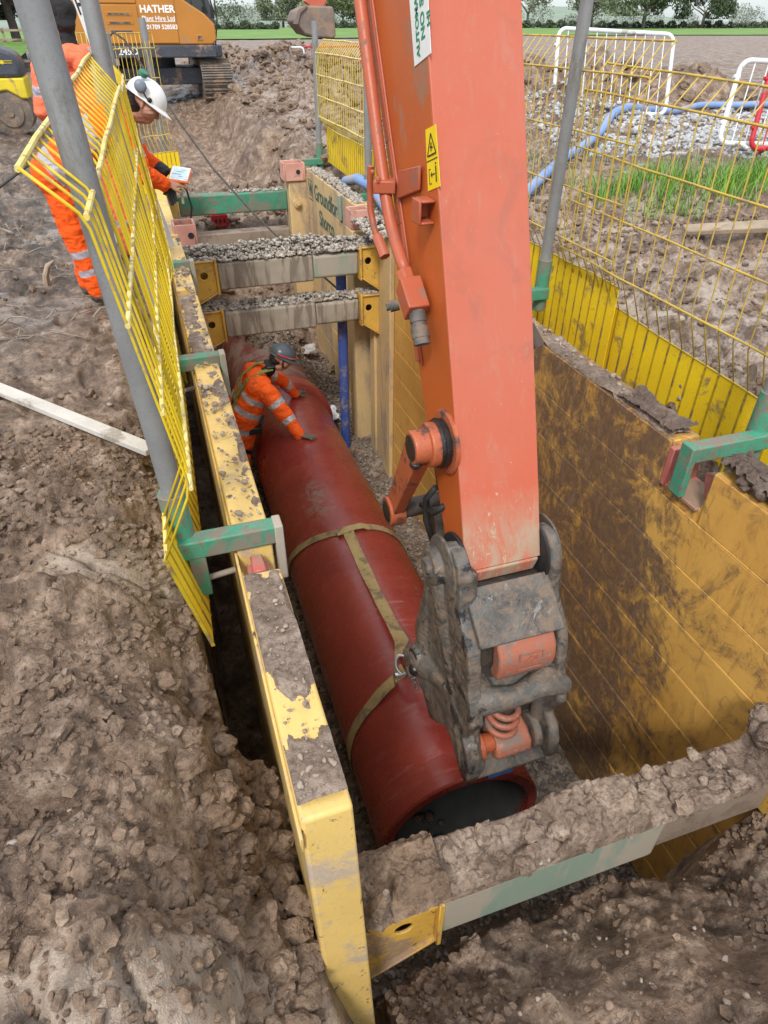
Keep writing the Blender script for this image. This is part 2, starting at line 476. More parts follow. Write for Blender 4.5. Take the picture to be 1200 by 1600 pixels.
def hitch_mat():
    t = MT('worn_hitch_steel')
    n1 = t.noise(4.5, 7, 0.65, 0.4); n2 = t.noise(13, 9, 0.72, 0.8); n3 = t.noise(60, 5, 0.7); n5 = t.noise(7, 8, 0.7, 1.0)
    c = t.mix(t.ramp(n1, [(0.38, 0), (0.62, 1)]), (0.135, 0.128, 0.118), (0.062, 0.058, 0.054))
    c = t.mix(t.ramp(n2, [(0.46, 0), (0.60, 0.85)]), c, (0.20, 0.145, 0.105))
    wear = t.ramp(n5, [(0.58, 0), (0.64, 1)]); c = t.mix(t.math('MULTIPLY', wear, 0.8), c, (0.33, 0.325, 0.31))
    gre = t.ramp(t.noise(5.5, 7, 0.7, 0.6), [(0.57, 0), (0.62, 1)]); c = t.mix(gre, c, (0.03, 0.03, 0.034))
    met = t.math('MULTIPLY', t.math('SUBTRACT', wear, gre, clamp=True), 0.7)
    r = t.math('MULTIPLY_ADD', gre, -0.35, t.ramp(n2, [(0.4, 0.42), (0.62, 0.75)]), clamp=True)
    return t.set(c, r, met, t.math('ADD', n3, t.math('MULTIPLY', n2, 1.6)), 0.5, 0.012, 0.5)
M['hitch'] = hitch_mat()
M['hitch_dark'] = paint('dark_greasy_steel', (0.06, 0.055, 0.052), (0.10, 0.085, 0.075), 0.4, dirt=(0.10, 0.075, 0.06), amt=0.5, scale=6, metal=0.3, bstr=0.35)
M['claw'] = paint('worn_orange_casting', (0.42, 0.14, 0.085), (0.35, 0.125, 0.08), 0.45, dirt=(0.20, 0.17, 0.15), amt=0.42, scale=6, chips=(0.28, 0.26, 0.24), chip_amt=0.4, bstr=0.25)
M['rubber'] = plain('black_rubber', (0.02, 0.02, 0.021), 0.6, 0, 0.3, 20, 0.3)
M['blue_pipe'] = paint('blue_plastic_pipe', (0.03, 0.075, 0.30), (0.05, 0.09, 0.30), 0.45, dirt=(0.22, 0.19, 0.19), amt=0.4, scale=5, bstr=0.1)
M['blue_hose'] = paint('dusty_blue_hose', (0.14, 0.26, 0.55), (0.22, 0.33, 0.55), 0.6, dirt=(0.34, 0.31, 0.30), amt=0.42, scale=4, bstr=0.1)
M['white'] = paint('dirty_white_paint', (0.72, 0.74, 0.75), (0.62, 0.65, 0.66), 0.45, dirt=(0.36, 0.32, 0.28), amt=0.22, scale=6, fine=0.25)
M['red'] = paint('red_paint', (0.55, 0.02, 0.035), (0.45, 0.02, 0.03), 0.45, amt=0.2, scale=6)
M['black_plastic'] = plain('black_plastic', (0.022, 0.022, 0.024), 0.45, 0, 0.3, 15)
M['glass'] = plain('dark_glass', (0.02, 0.028, 0.03), 0.08, 0, 0.2, 3, 0.02, 0.8)
M['ink'] = plain('dark_green_ink', (0.035, 0.10, 0.085), 0.6)
M['ink_black'] = plain('black_ink', (0.02, 0.02, 0.02), 0.5)
M['ink_white'] = plain('white_ink', (0.85, 0.85, 0.85), 0.5, var=0.03)
M['ink_green'] = plain('green_ink', (0.01, 0.22, 0.12), 0.5)
M['sticker_w'] = plain('white_sticker', (0.72, 0.74, 0.74), 0.35, var=0.05)
M['sticker_y'] = plain('yellow_sticker', (0.82, 0.60, 0.01), 0.35, var=0.05)
M['webbing'] = paint('webbing_sling', (0.36, 0.27, 0.12), (0.28, 0.20, 0.085), 0.85, dirt=(0.16, 0.12, 0.075), amt=0.45, scale=8, fine=0.6, bstr=0.5)
M['galv_bright'] = plain('bright_galvanised', (0.5, 0.5, 0.5), 0.35, 0.9, 0.2)
M['wood'] = paint('weathered_wood', (0.38, 0.30, 0.22), (0.26, 0.2, 0.14), 0.85, dirt=(0.15, 0.11, 0.08), amt=0.4, scale=6, stretch=(0.3, 1, 1), bstr=0.5)
M['wood_pale'] = paint('pale_timber', (0.58, 0.55, 0.50), (0.46, 0.43, 0.39), 0.7, dirt=(0.28, 0.24, 0.2), amt=0.3, scale=5)
M['root'] = plain('dry_root', (0.27, 0.235, 0.20), 0.9, 0, 0.35, 10)
M['straw'] = plain('dry_straw', (0.42, 0.35, 0.24), 0.9, 0, 0.35, 5)
M['plastic_clear'] = plain('crumpled_plastic', (0.62, 0.65, 0.67), 0.2, 0, 0.25, 18, 0.6, 0.7)
M['digger'] = paint('orange_digger_paint', (0.48, 0.20, 0.035), (0.43, 0.18, 0.03), 0.4, dirt=(0.30, 0.2, 0.12), amt=0.15, scale=1.5, fine=0.12, bstr=0.04)
M['digger_dark'] = paint('dark_blue_grey_paint', (0.055, 0.065, 0.085), (0.045, 0.05, 0.065), 0.45, amt=0.25, scale=2)
M['track'] = paint('muddy_track_steel', (0.16, 0.135, 0.115), (0.11, 0.09, 0.075), 0.6, amt=0.5, scale=4, bstr=0.5)
M['bucket'] = paint('worn_bucket_steel', (0.15, 0.115, 0.095), (0.22, 0.18, 0.155), 0.6, amt=0.45, scale=3, bstr=0.3)
M['roller_y'] = paint('yellow_roller_paint', (0.72, 0.56, 0.03), None, 0.4, amt=0.2, scale=2)
M['cloth'] = None

def pipe_mat():
    t = MT('red_pipe')
    n1 = t.noise(2.0, 6, 0.6); n2 = t.noise(5, 9, 0.72, 0.8); n3 = t.noise(60, 5, 0.65); ns = t.noise(9, 7, 0.75, 1.5, (0.35, 2.2, 0.35))
    c = t.mix(t.ramp(n1, [(0.35, 0), (0.65, 1)]), (0.245, 0.036, 0.025), (0.19, 0.026, 0.02))
    c = t.mix(t.math('MULTIPLY', t.ramp(ns, [(0.55, 0), (0.72, 1)]), t.ramp(t.noise(1.7, 4, 0.6), [(0.46, 0.05), (0.60, 0.6)])), c, (0.42, 0.27, 0.25))
    c = t.mix(t.math('MULTIPLY', t.ramp(n2, [(0.60, 0), (0.76, 1)]), 0.35), c, (0.36, 0.22, 0.19))
    x = t.xyz()
    # a smear of dried mud on the crown, near the middle
    dy = t.math('MULTIPLY', t.math('SUBTRACT', x[1], 0.28), 2.4); dx = t.math('MULTIPLY', t.math('ADD', x[0], 0.16), 6.0)
    dd = t.math('ADD', t.math('MULTIPLY', dx, dx), t.math('MULTIPLY', dy, dy))
    sp = t.math('MULTIPLY', t.ramp(dd, [(0.0, 1), (0.9, 0)]), t.ramp(t.noise(16, 7, 0.7, 0.6), [(0.44, 0), (0.56, 1)]))
    c = t.mix(t.math('MULTIPLY', sp, 0.85), c, (0.20, 0.15, 0.11))
    r = t.math('ADD', t.ramp(n2, [(0.4, 0.22), (0.7, 0.46)]), t.math('MULTIPLY', sp, 0.4))
    return t.set(c, r, bump=t.math('ADD', t.math('MULTIPLY', n3, 0.25), t.math('MULTIPLY', sp, 1.0)), bstr=0.12, bdist=0.006, spec=0.5)
M['pipe'] = pipe_mat()
M['pipe_in'] = plain('pipe_lining', (0.075, 0.078, 0.078), 0.45, 0, 0.35, 4, 0.1)

def front_mat():
    t = MT('pinkish_red_arm_front')  # pinker orange than the side plates
    n1 = t.noise(1.4, 5, 0.6); n2 = t.noise(9, 9, 0.75, 0.8, (1, 1, 0.4)); n3 = t.noise(50, 4, 0.7)
    x = t.xyz()
    c = t.mix(t.ramp(n1, [(0.36, 0), (0.66, 1)]), (0.48, 0.132, 0.082), (0.48, 0.108, 0.056))
    low = t.ramp(t.math('MULTIPLY_ADD', x[2], -0.7, 0.72), [(0.30, 0), (0.62, 0.55), (0.95, 1)])   # knocks and caked clay grow towards the bucket end
    c = t.mix(t.math('MULTIPLY', low, 0.55), c, (0.53, 0.098, 0.048))
    knock = t.math('MULTIPLY_ADD', low, 0.17, 0.018)
    sc = t.math('ADD', n2, knock)
    c = t.mix(t.ramp(sc, [(0.665, 0), (0.69, 1)]), c, (0.36, 0.24, 0.17))
    n5 = t.noise(26, 7, 0.75, 0.5, (1.6, 1.6, 0.5))
    c = t.mix(t.ramp(t.math('ADD', n5, knock), [(0.685, 0), (0.715, 1)]), c, (0.50, 0.38, 0.27))
    clay = t.ramp(t.math('MULTIPLY_ADD', x[2], -2.0, 0.80), [(0.0, 0), (0.42, 0.95)])
    c = t.mix(t.math('MULTIPLY', clay, t.ramp(n2, [(0.40, 0.25), (0.56, 0.95)])), c, (0.40, 0.285, 0.20))
    # long scratches and rubbed streaks running down the plate
    ns = t.noise(5, 8, 0.75, 0.5, (3.2, 3.2, 0.28)); nw = t.noise(60, 3, 0.6, 0.3, (1, 1, 0.05))
    c = t.mix(t.math('MULTIPLY', t.ramp(ns, [(0.53, 0), (0.68, 1)]), 0.45), c, (0.42, 0.20, 0.145))
    c = t.mix(t.math('MULTIPLY', t.ramp(nw, [(0.70, 0), (0.74, 1)]), t.ramp(n2, [(0.48, 0), (0.58, 0.8)])), c, (0.55, 0.40, 0.30))
    c = t.mix(t.math('MULTIPLY', t.ramp(t.noise(3.2, 8, 0.7, 1.0), [(0.55, 0), (0.66, 1)]), 0.30), c, (0.25, 0.11, 0.08))
    return t.set(c, t.ramp(n1, [(0.35, 0.42), (0.65, 0.58)]), bump=t.math('ADD', n3, t.math('MULTIPLY', n2, 1.5)), bstr=0.08, bdist=0.006, spec=0.35)
M['arm_front'] = front_mat()

def stained_yellow():
    """right-hand trench wall: ochre paint under drying clay, thickest over the middle boards"""
    t = MT('muddy_ochre_steel')
    n1 = t.noise(1.1, 6, 0.6, 0.4); n2 = t.noise(3.4, 11, 0.74, 1.2, (1, 0.8, 0.9)); n3 = t.noise(30, 6, 0.7); n4 = t.noise(9, 8, 0.7, 0.8, (1, 2.0, 0.6))
    x = t.xyz()
    c = t.mix(t.ramp(n1, [(0.36, 0), (0.62, 1)]), (0.66, 0.385, 0.095), (0.52, 0.275, 0.06))
    c = t.mix(t.math('MULTIPLY', t.ramp(n4, [(0.52, 0), (0.66, 1)]), 0.6), c, (0.30, 0.17, 0.055))
    # centre line of the clay runs along the wall, falling towards the far end
    yc = t.math('ABSOLUTE', t.math('MULTIPLY_ADD', t.math('SUBTRACT', x[2], 1.35), -0.20, t.math('ADD', x[1], 1.18)))
    b = t.ramp(yc, [(0.35, 0.145), (0.80, 0.085), (1.35, 0.0)])
    far_ = t.ramp(t.math('MULTIPLY', x[1], 0.1), [(0.02, 1), (0.12, 0.25)])
    n5 = t.noise(7, 10, 0.75, 1.5, (1, 1.6, 0.8))
    wash = t.math('MULTIPLY', t.ramp(t.math('ADD', n2, b), [(0.50, 0), (0.66, 1)]), far_)
    c = t.mix(t.math('MULTIPLY', wash, 0.55), c, (0.30, 0.165, 0.07))
    m = t.ramp(t.math('ADD', t.math('ADD', t.math('MULTIPLY', n2, 0.6), t.math('MULTIPLY', n5, 0.4)), b), [(0.55, 0), (0.645, 1)])
    m = t.math('MULTIPLY', m, far_)
    c = t.mix(t.math('MULTIPLY', m, t.ramp(n3, [(0.32, 0.62), (0.55, 0.97)])), c, (0.14, 0.088, 0.056))
    m2 = t.math('MULTIPLY', m, t.ramp(n4, [(0.55, 0), (0.68, 1)]))
    c = t.mix(m2, c, (0.24, 0.17, 0.125))
    r = t.math('MULTIPLY_ADD', m, 0.15, 0.42)
    h = t.math('ADD', t.math('MULTIPLY', n3, 0.3), t.math('MULTIPLY', m, t.math('MULTIPLY_ADD', n4, 1.0, 0.6)))
    return t.set(c, r, bump=h, bstr=0.4, bdist=0.012, spec=0.4)
M['yel_right'] = stained_yellow()

def cloth(name, col, dirt_amt=0.3, rough=0.85):
    t = MT(name)
    n = t.noise(9, 7, 0.7, 0.5); w = t.noise(22, 5, 0.6, 1.2)
    c = t.mix(t.ramp(n, [(0.72 - 0.4 * dirt_amt, 0), (0.84 - 0.3 * dirt_amt, 1)]), col, (0.14, 0.085, 0.055))
    return t.set(c, rough, bump=w, bstr=0.5, bdist=0.02, spec=0.2)
M['hivis'] = cloth('orange_hivis_cloth', (0.90, 0.125, 0.017), 0.34)
M['hivis_clean'] = cloth('clean_orange_hivis_cloth', (0.85, 0.105, 0.013), 0.2)
M['hivis_faded'] = cloth('faded_orange_hivis_cloth', (0.82, 0.19, 0.095), 0.15)
M['tape'] = plain('reflective_tape', (0.42, 0.43, 0.46), 0.4, 0.1, 0.2, 14)
M['tape_dull'] = plain('dull_reflective_tape', (0.36, 0.33, 0.38), 0.5, 0.1, 0.15, 14)
M['skin'] = plain('skin', (0.42, 0.22, 0.15), 0.5, 0, 0.15, 30, 0.1)
M['glove'] = plain('grey_work_glove', (0.12, 0.105, 0.085), 0.85, 0, 0.35, 18, 0.4)
M['glove_black'] = plain('black_work_glove', (0.022, 0.022, 0.025), 0.7, 0, 0.35, 18, 0.4)
M['boot'] = plain('muddy_boot', (0.10, 0.075, 0.055), 0.8, 0, 0.35, 12, 0.4)
M['hair'] = plain('dark_hair', (0.02, 0.015, 0.012), 0.7, 0, 0.3, 60, 0.5)
M['helmet_w'] = plain('white_helmet_shell', (0.78, 0.78, 0.77), 0.28, 0, 0.05, 6, 0.02)
M['helmet_d'] = plain('dark_helmet_shell', (0.06, 0.075, 0.085), 0.3, 0, 0.25, 8, 0.03)
M['muff'] = plain('grey_blue_ear_muff', (0.17, 0.20, 0.25), 0.4, 0, 0.1)
M['muff_green'] = plain('green_ear_muff', (0.05, 0.18, 0.12), 0.5, 0, 0.1)
M['harness'] = plain('olive_harness_webbing', (0.20, 0.23, 0.06), 0.85, 0, 0.3, 20, 0.4)
M['screen'] = plain('tablet_screen', (0.45, 0.62, 0.68), 0.15, 0, 0.08, 10, 0.0)

def leaf_mat(name, a, b, sub=0.25):
    t = MT(name)
    c = t.mix(t.ramp(t.noise(2.2, 5, 0.7), [(0.35, 0), (0.65, 1)]), a, b)
    m = t.set(c, 0.6)
    return m
M['grass'] = leaf_mat('grass_blade', (0.08, 0.22, 0.022), (0.20, 0.38, 0.045))
M['leaf_dark'] = leaf_mat('leaf_dark', (0.05, 0.075, 0.04), (0.09, 0.12, 0.06))
M['leaf_mid'] = leaf_mat('leaf_mid', (0.13, 0.17, 0.10), (0.20, 0.235, 0.14))  # paler and greyer: distance haze is put into the leaf colour
M['leaf_pale'] = leaf_mat('leaf_pale', (0.21, 0.26, 0.13), (0.30, 0.33, 0.18))  # pale foliage with the distance haze mixed into its colour
M['hedge'] = leaf_mat('hedge_leaf', (0.055, 0.08, 0.05), (0.10, 0.125, 0.07))
M['bark'] = plain('bark', (0.13, 0.11, 0.095), 0.9, 0, 0.3, 8, 0.5)
M['meadow'] = plain('green_meadow', (0.13, 0.23, 0.05), 0.9, 0, 0.3, 0.2, 0.3)

# ------------------------------------------------------------------ ground
def axis(segs, lo, hi, grow):
    a = []
    for x0, x1, d in segs:
        a += list(np.arange(x0, x1 - d * 0.3, d))
    a.append(segs[-1][1])
    d = segs[-1][2]; x = segs[-1][1]
    while x < hi:
        d *= grow; x += d; a.append(x)
    b = []; d = segs[0][2]; x = segs[0][0]
    while x > lo:
        d *= grow; x -= d; b.append(x)
    return np.array(b[::-1] + a)

def trench_floor(x, y):
    f = -2.78 + 0.05 * fbm(x * 2, y * 2, 3, 5)
    f = f + 0.22 * sst(6.2, 7.6, y) + 0.22 * sst(7.3, 9.0, y)
    f = f + 0.95 * np.exp(-((x - 1.22) / 0.46) ** 2) * sst(7.7, 8.7, y) * sst(10.3, 9.6, y)          # gravel heaped over the laid pipe
    f = f + 1.85 * sst(9.75, 10.75, y + 0.12 * fbm(x * 3, y * 3, 3, 7))
    return f + 0.08 * fbm(x * 4, y * 4, 3, 9)

BOOTS = [(-0.62 + 0.10 * math.sin(k * 2.3) + (0.13 if k % 2 else -0.13), 2.55 + 0.36 * k, 1.57 + 0.25 * math.sin(k * 1.7)) for k in range(9)]
BOOTS += [(-1.25 + 0.14 * math.sin(k * 1.9) + (0.12 if k % 2 else -0.12), 1.3 + 0.42 * k, 1.75 + 0.3 * math.sin(k * 2.7)) for k in range(8)]

def smear_mask(x, y):
    return sst(0.21, 0.29, fbm(x * 1.5 + 4.2, y * 1.9 - 1.3, 3, 88, 0.5) + 0.10 * vn2(x * 9, y * 9, 89) + 0.05 * vn2(x * 30, y * 30, 90))

def ground_h(x, y):
    h = 0.11 * fbm(x * 0.55, y * 0.55, 3, 1)
    r = np.hypot(x - 0.5, y - 3)
    track = sst(-2.6, -1.6, x) * sst(0.2, -0.5, x) * sst(2.8, 3.6, y) * sst(60, 20, y)      # trodden strip along the trench
    amp = (1 - 0.45 * track) * (1 - 0.5 * sst(8, 30, r))
    heap = sst(2.9, 1.4, y) * sst(0.3, -0.4, x)
    m1 = sst(0.0, 0.28, fbm(x * 0.9, y * 0.9, 2, 8) + 0.22 * heap); m2 = sst(0.02, 0.20, fbm(x * 1.9, y * 1.9, 3, 12) + 0.06 * heap); m3 = sst(0.0, 0.22, fbm(x * 2.6, y * 2.6, 3, 13) + 0.05)
    nr = (r < 9)
    sm = smear_mask(x, y) * (r < 14)
    q = amp * (1 - 0.72 * sm)
    h = h + amp * (0.15 * fbm(x * 1.3, y * 1.3, 3, 21, 0.5) + 0.26 * cells(x, y, 0.46, 3, 0.6) * m1)
    h = h + q * (0.06 * fbm(x * 5, y * 5, 4, 22, 0.6) + 0.45 * cells(x, y, 0.21, 31, 0.55) * m2 * (1 - 0.5 * m3) + 0.42 * cells(x, y, 0.095, 33, 0.5) * m3)
    h = h + q * (0.55 * cells(x, y, 0.042, 41, 0.4) * m3 * sst(-0.1, 0.15, vn2(x * 7, y * 7, 14)) + 0.40 * cells(x, y, 0.021, 43, 0.25) * nr * sst(-0.15, 0.1, vn2(x * 5, y * 5, 15)))
    h = h + q * 0.10 * (0.25 - np.abs(fbm(x * 2.2, y * 2.2, 5, 51, 0.55))) + q * 0.018 * fbm(x * 24, y * 24, 3, 55, 0.6) * nr
    h = h - 0.045 * (1 - sst(0.0, 0.035, np.abs(fbm(x * 1.1, y * 1.1, 3, 57)))) * amp * nr          # cracks and furrows
    for bx, by, ba in BOOTS:
        c_, s_ = math.cos(ba), math.sin(ba)
        u = (x - bx) * c_ + (y - by) * s_; v = -(x - bx) * s_ + (y - by) * c_
        e = np.hypot(u / 0.155, v / (0.056 - 0.10 * np.clip(u, -0.1, 0.02) * 0.2))
        h = h - 0.030 * sst(1.08, 0.85, e) + 0.014 * np.exp(-((e - 1.25) / 0.16) ** 2) + 0.008 * sst(1.0, 0.8, e) * (np.sin(u * 190) > 0.2)
    h = h - 0.05 - 0.02 * track
    h = h + heap * 0.06
    # raised stone and grass beyond the right-hand fence, spoil mounds, far field
    rise = sst(3.6, 7.5, x + 0.15 * y) * sst(3.5, 6.5, y)
    h = h + 0.40 * rise * (1 - 0.6 * sst(25, 80, y))
    for cx, cy, sx, sy, a in ((5.4, 27, 1.6, 4, 0.42), (7.4, 34, 2.6, 4, 0.45), (3.9, 34, 1.0, 3, 0.22), (4.8, 18.5, 1.4, 3.0, 0.22), (9.6, 15.6, 2.4, 1.0, 0.62), (11.8, 14.2, 1.8, 1.0, 0.30), (6.6, 11.6, 1.4, 1.5, 0.25), (-3.2, 7.5, 1.5, 2, 0.15)):
        g = np.exp(-((x - cx) / sx) ** 2 - ((y - cy) / sy) ** 2)
        h = h + a * g * (1 + 0.5 * fbm(x * 1.1, y * 1.1, 4, 77)) + g * (0.45 * cells(x, y, 0.9, 78, 0.6) + 0.45 * cells(x, y, 0.4, 79, 0.5) + 0.5 * cells(x, y, 0.17, 80))
    # shallow cut running on beyond the trench
    wob = 0.16 * fbm(x * 0.8 + 3, y * 0.8, 3, 61)
    cut = sst(-0.8, 0.7, x) * sst(2.55, 1.75, x + 2.2 * wob + 0.25 * fbm(x * 2.2, y * 2.2, 3, 62)) * sst(9.8, 10.6, y) * sst(24, 19, y)
    h = h - 0.52 * cut
    h = h + 0.10 * sst(1.9, 2.3, x + wob) * sst(4.2, 2.9, x) * sst(9.5, 11, y) * sst(24, 18, y)
    h = h - 0.46 * sst(2.35, 2.46, x) * sst(3.05, 2.85, x) * sst(1.0, 2.2, y) * sst(11, 10, y)
    # slope at the near end, in front of the box
    e = 0.07 * fbm(x * 2.2, y * 2.2, 4, 90)
    lip = 0.90 + 0.05 * x + 1.3 * e
    s = -0.34 - 0.86 * np.clip(y, -0.4, 3) + 0.08 * np.clip(x - 1.2, 0, 2) + 1.6 * e
    near = sst(0.0, 0.30, x) * sst(3.0, 2.62, x)
    slope = np.where(y < lip, s, s - 4.2 * (y - lip))
    rough = h
    h = np.where(y < 1.35, h * (1 - near) + near * (slope + 0.9 * (rough - 0.05)), h)
    # trench with its gaps outside the panels
    wl = 0.05 * fbm(x * 2.4 + 7, y * 2.4, 4, 33)
    left_lip = -0.17 + 1.2 * wl + 0.10 * sst(2.6, 1.6, y) * sst(0.5, 1.2, y) + 0.05 * sst(3.0, 5.0, y)
    ins = (x > left_lip) & (x < 2.56 + wl) & (y > 1.2) & (y < 10.75 + 2 * wl)
    fl = trench_floor(x, y)
    h = np.where(ins, np.minimum(h, fl), h)
    # shoulder of earth falling towards the gap on the near left
    sh = sst(-0.75, 0.05, x) * sst(2.3, 1.5, y) * (x < 0.3) * (y > -1)
    h = np.where((x < 0.3) & ~ins, h - 0.50 * sh * sh, h)
    lipfall = sst(left_lip - 0.30, left_lip, x) * (x < left_lip + 0.02) * sst(1.3, 1.9, y) * sst(11.2, 10.4, y)
    h = np.where((x < 0.3) & ~ins, h - 0.14 * lipfall, h)
    # the outside of the left panel near its end: earth stands close to the steel
    fill = (x > left_lip - 0.02) & (x < 0.16) & (y > 0.2) & (y < 1.98)
    fz = -0.42 - 0.9 * (x + 0.2) + 0.9 * (rough) - 1.1 * sst(1.55, 1.98, y)
    h = np.where(fill, np.minimum(h, fz) * (y < 1.2) + (y >= 1.2) * fz, h)
    return h

gx = axis([(-1.9, -0.45, 0.013), (-0.45, 0.30, 0.010), (0.30, 2.6, 0.0125), (2.6, 3.0, 0.018), (3.0, 5.0, 0.028)], -500, 700, 1.055)
gy = axis([(-0.2, 2.9, 0.0115), (2.9, 5.0, 0.018), (5.0, 9.0, 0.032), (9.0, 14, 0.05)], -8, 900, 1.045)
GX, GY = np.meshgrid(gx, gy)
GZ = ground_h(GX, GY)
far = sst(40, 140, np.hypot(GX, GY))
GZ = GZ * (1 - far) + far * 0.18
nx, ny = len(gx), len(gy)
idx = np.arange(nx * ny).reshape(ny, nx)
quads = np.stack([idx[:-1, :-1], idx[:-1, 1:], idx[1:, 1:], idx[1:, :-1]], -1).reshape(-1, 4)
ground = np_mesh('ground', np.stack([GX, GY, GZ], -1).reshape(-1, 3), quads, M['ground'])
at = ground.data.attributes.new('smear', 'FLOAT', 'POINT')
at.data.foreach_set('value', (smear_mask(GX, GY) * sst(14, 8, np.hypot(GX, GY))).ravel().astype(np.float32))
kind(ground, 'structure')

def gz(x, y):
    x = np.atleast_1d(np.asarray(x, float)); y = np.atleast_1d(np.asarray(y, float))
    i = np.clip(np.searchsorted(gx, x) - 1, 0, nx - 2); j = np.clip(np.searchsorted(gy, y) - 1, 0, ny - 2)
    fx = np.clip((x - gx[i]) / (gx[i + 1] - gx[i]), 0, 1); fy = np.clip((y - gy[j]) / (gy[j + 1] - gy[j]), 0, 1)
    return (GZ[j, i] * (1 - fx) + GZ[j, i + 1] * fx) * (1 - fy) + (GZ[j + 1, i] * (1 - fx) + GZ[j + 1, i + 1] * fx) * fy

def g1(x, y):
    return float(gz(x, y)[0])

# ------------------------------------------------------------------ loose stones and clods
def rock_templates(n, sub=1, jag=0.28, flat=0.75):
    out = []
    for k in range(n):
        bm = bmesh.new(); bmesh.ops.create_icosphere(bm, subdivisions=sub, radius=1.0)
        v = np.array([w.co[:] for w in bm.verts]); f = np.array([[a.index for a in p.verts] for p in bm.faces]); bm.free()
        d = 1 + jag * 2.2 * vn3(v * 1.3 + k * 13.7, k) + jag * 1.3 * vn3(v * 2.9 + k * 3.1, k + 5) + jag * 0.9 * vn3(v * 6.3 + k * 5.1, k + 9) * (sub > 1)
        v = v * d[:, None] * np.array([1, RS.uniform(0.65, 1.0), flat * RS.uniform(0.7, 1.1)])
        out.append((v, f))
    return out
T1 = rock_templates(7, 1); T2 = rock_templates(7, 2, 0.32); T3 = rock_templates(6, 3, 0.36, 0.7)

def scatter(name, P, S, mat, T, label=None, cat=None, tilt=0.6, sm=180):
    P = np.asarray(P, float); S = np.asarray(S, float)
    vs = []; fs = []; k = 0
    pick = RS.randint(0, len(T), len(P))
    for t, (tv, tf) in enumerate(T):
        I = np.where(pick == t)[0]
        if not len(I): continue
        a = RS.uniform(0, 2 * np.pi, len(I)); b = RS.uniform(-tilt, tilt, len(I))
        ca, sa, cb, sb = np.cos(a), np.sin(a), np.cos(b), np.sin(b)
        R = np.zeros((len(I), 3, 3))
        R[:, 0, 0] = ca; R[:, 0, 1] = -sa * cb; R[:, 0, 2] = sa * sb
        R[:, 1, 0] = sa; R[:, 1, 1] = ca * cb; R[:, 1, 2] = -ca * sb
        R[:, 2, 1] = sb; R[:, 2, 2] = cb
        v = np.einsum('nij,vj->nvi', R, tv) * S[I][:, None, None] + P[I][:, None, :]
        f = tf[None] + (np.arange(len(I)) * len(tv))[:, None, None] + k
        vs.append(v.reshape(-1, 3)); fs.append(f.reshape(-1, 3)); k += len(I) * len(tv)
    o = np_mesh(name, np.concatenate(vs), np.concatenate(fs), mat, smooth=sm)
    return kind(o, 'stuff', label, cat)

def spots(n, x0, x1, y0, y1, lo, hi, p=2.5, ok=None, dens=None):
    x = RS.uniform(x0, x1, n); y = RS.uniform(y0, y1, n)
    s = lo + (hi - lo) * RS.uniform(0, 1, n) ** p
    keep = np.ones(n, bool)
    if ok is not None: keep &= ok(x, y)
    if dens is not None: keep &= RS.uniform(0, 1, n) < dens(x, y)
    x, y, s = x[keep], y[keep], s[keep]
    return np.stack([x, y, gz(x, y) + s * 0.25], -1), s

cl = lambda x, y: np.clip(0.5 + 1.7 * fbm(x * 1.3, y * 1.3, 3, 101), 0.05, 1)
a1, b1 = spots(16000, -2.0, 0.02, -0.1, 3.8, 0.005, 0.026, 3, dens=cl)
a2, b2 = spots(16000, 0.25, 2.7, 0.0, 1.0, 0.005, 0.026, 3, dens=cl)
a3, b3 = spots(9000, 2.6, 6.0, 1.0, 9.0, 0.008, 0.045, 3, dens=cl)
a4, b4 = spots(2200, -3.5, 0.0, 3.4, 9.0, 0.008, 0.04, 4, dens=lambda x, y: 0.5 * cl(x, y))
scatter('soil_crumbs', np.concatenate([a1, a2, a3, a4]), np.concatenate([b1, b2, b3, b4]), M['clod'], T1, sm=40)
a1, b1 = spots(150, -2.0, -0.02, 0.0, 2.6, 0.02, 0.06, 4, dens=cl)
a2, b2 = spots(150, 0.3, 2.6, 0.1, 0.84, 0.02, 0.06, 4, dens=cl)
a3, b3 = spots(1500, 2.3, 9.0, 10.8, 34.0, 0.03, 0.17, 3)
a4, b4 = spots(160, -0.22, 0.05, 0.5, 1.9, 0.02, 0.06, 2)
a5, b5 = spots(240, 0.4, 2.2, 8.8, 12.5, 0.03, 0.11, 3)
a6, b6 = spots(200, 7.0, 13.0, 12.4, 17.5, 0.06, 0.22, 3)
scatter('soil_clods', np.concatenate([a1, a2, a3, a4, a5, a6]), np.concatenate([b1, b2, b3, b4, b5, b6]), M['clod'], T3, sm=35)
a1, b1 = spots(130, -2.0, -0.2, 0.0, 4.0, 0.006, 0.022, 3)
a2, b2 = spots(120, 0.4, 2.6, 0.1, 0.9, 0.006, 0.020, 3)
a3, b3 = spots(900, 2.7, 6.5, 1.8, 9.0, 0.010, 0.040, 3)
scatter('pebbles', np.concatenate([a1, a2, a3]), np.concatenate([b1, b2, b3]), M['pebble'], T2)
out_pipe = lambda x, y: np.hypot(x - 1.128, gz(x, y) + 2.22) > 0.50
a1, b1 = spots(11000, 0.24, 2.25, 1.2, 9.3, 0.014, 0.032, 2, ok=out_pipe)
a2, b2 = spots(2600, 1.5, 2.25, 1.2, 3.2, 0.010, 0.022, 2)
scatter('trench_gravel', np.concatenate([a1, a2]), np.concatenate([b1, b2]), M['gravel'], T1, sm=30)
a1, b1 = spots(14000, 5.8, 13.0, 5.8, 13.4, 0.022, 0.065, 2, ok=lambda x, y: (y > 8.35 - 0.48 * (x - 6) + 0.7 * fbm(x, y, 2, 6)) & (y < 11.4 + 0.22 * (x - 7) + 0.8 * fbm(x * 1.5, y * 1.5, 2, 4)))
scatter('grey_stone_heap', a1, b1, M['stone_grey'], T1, sm=30)

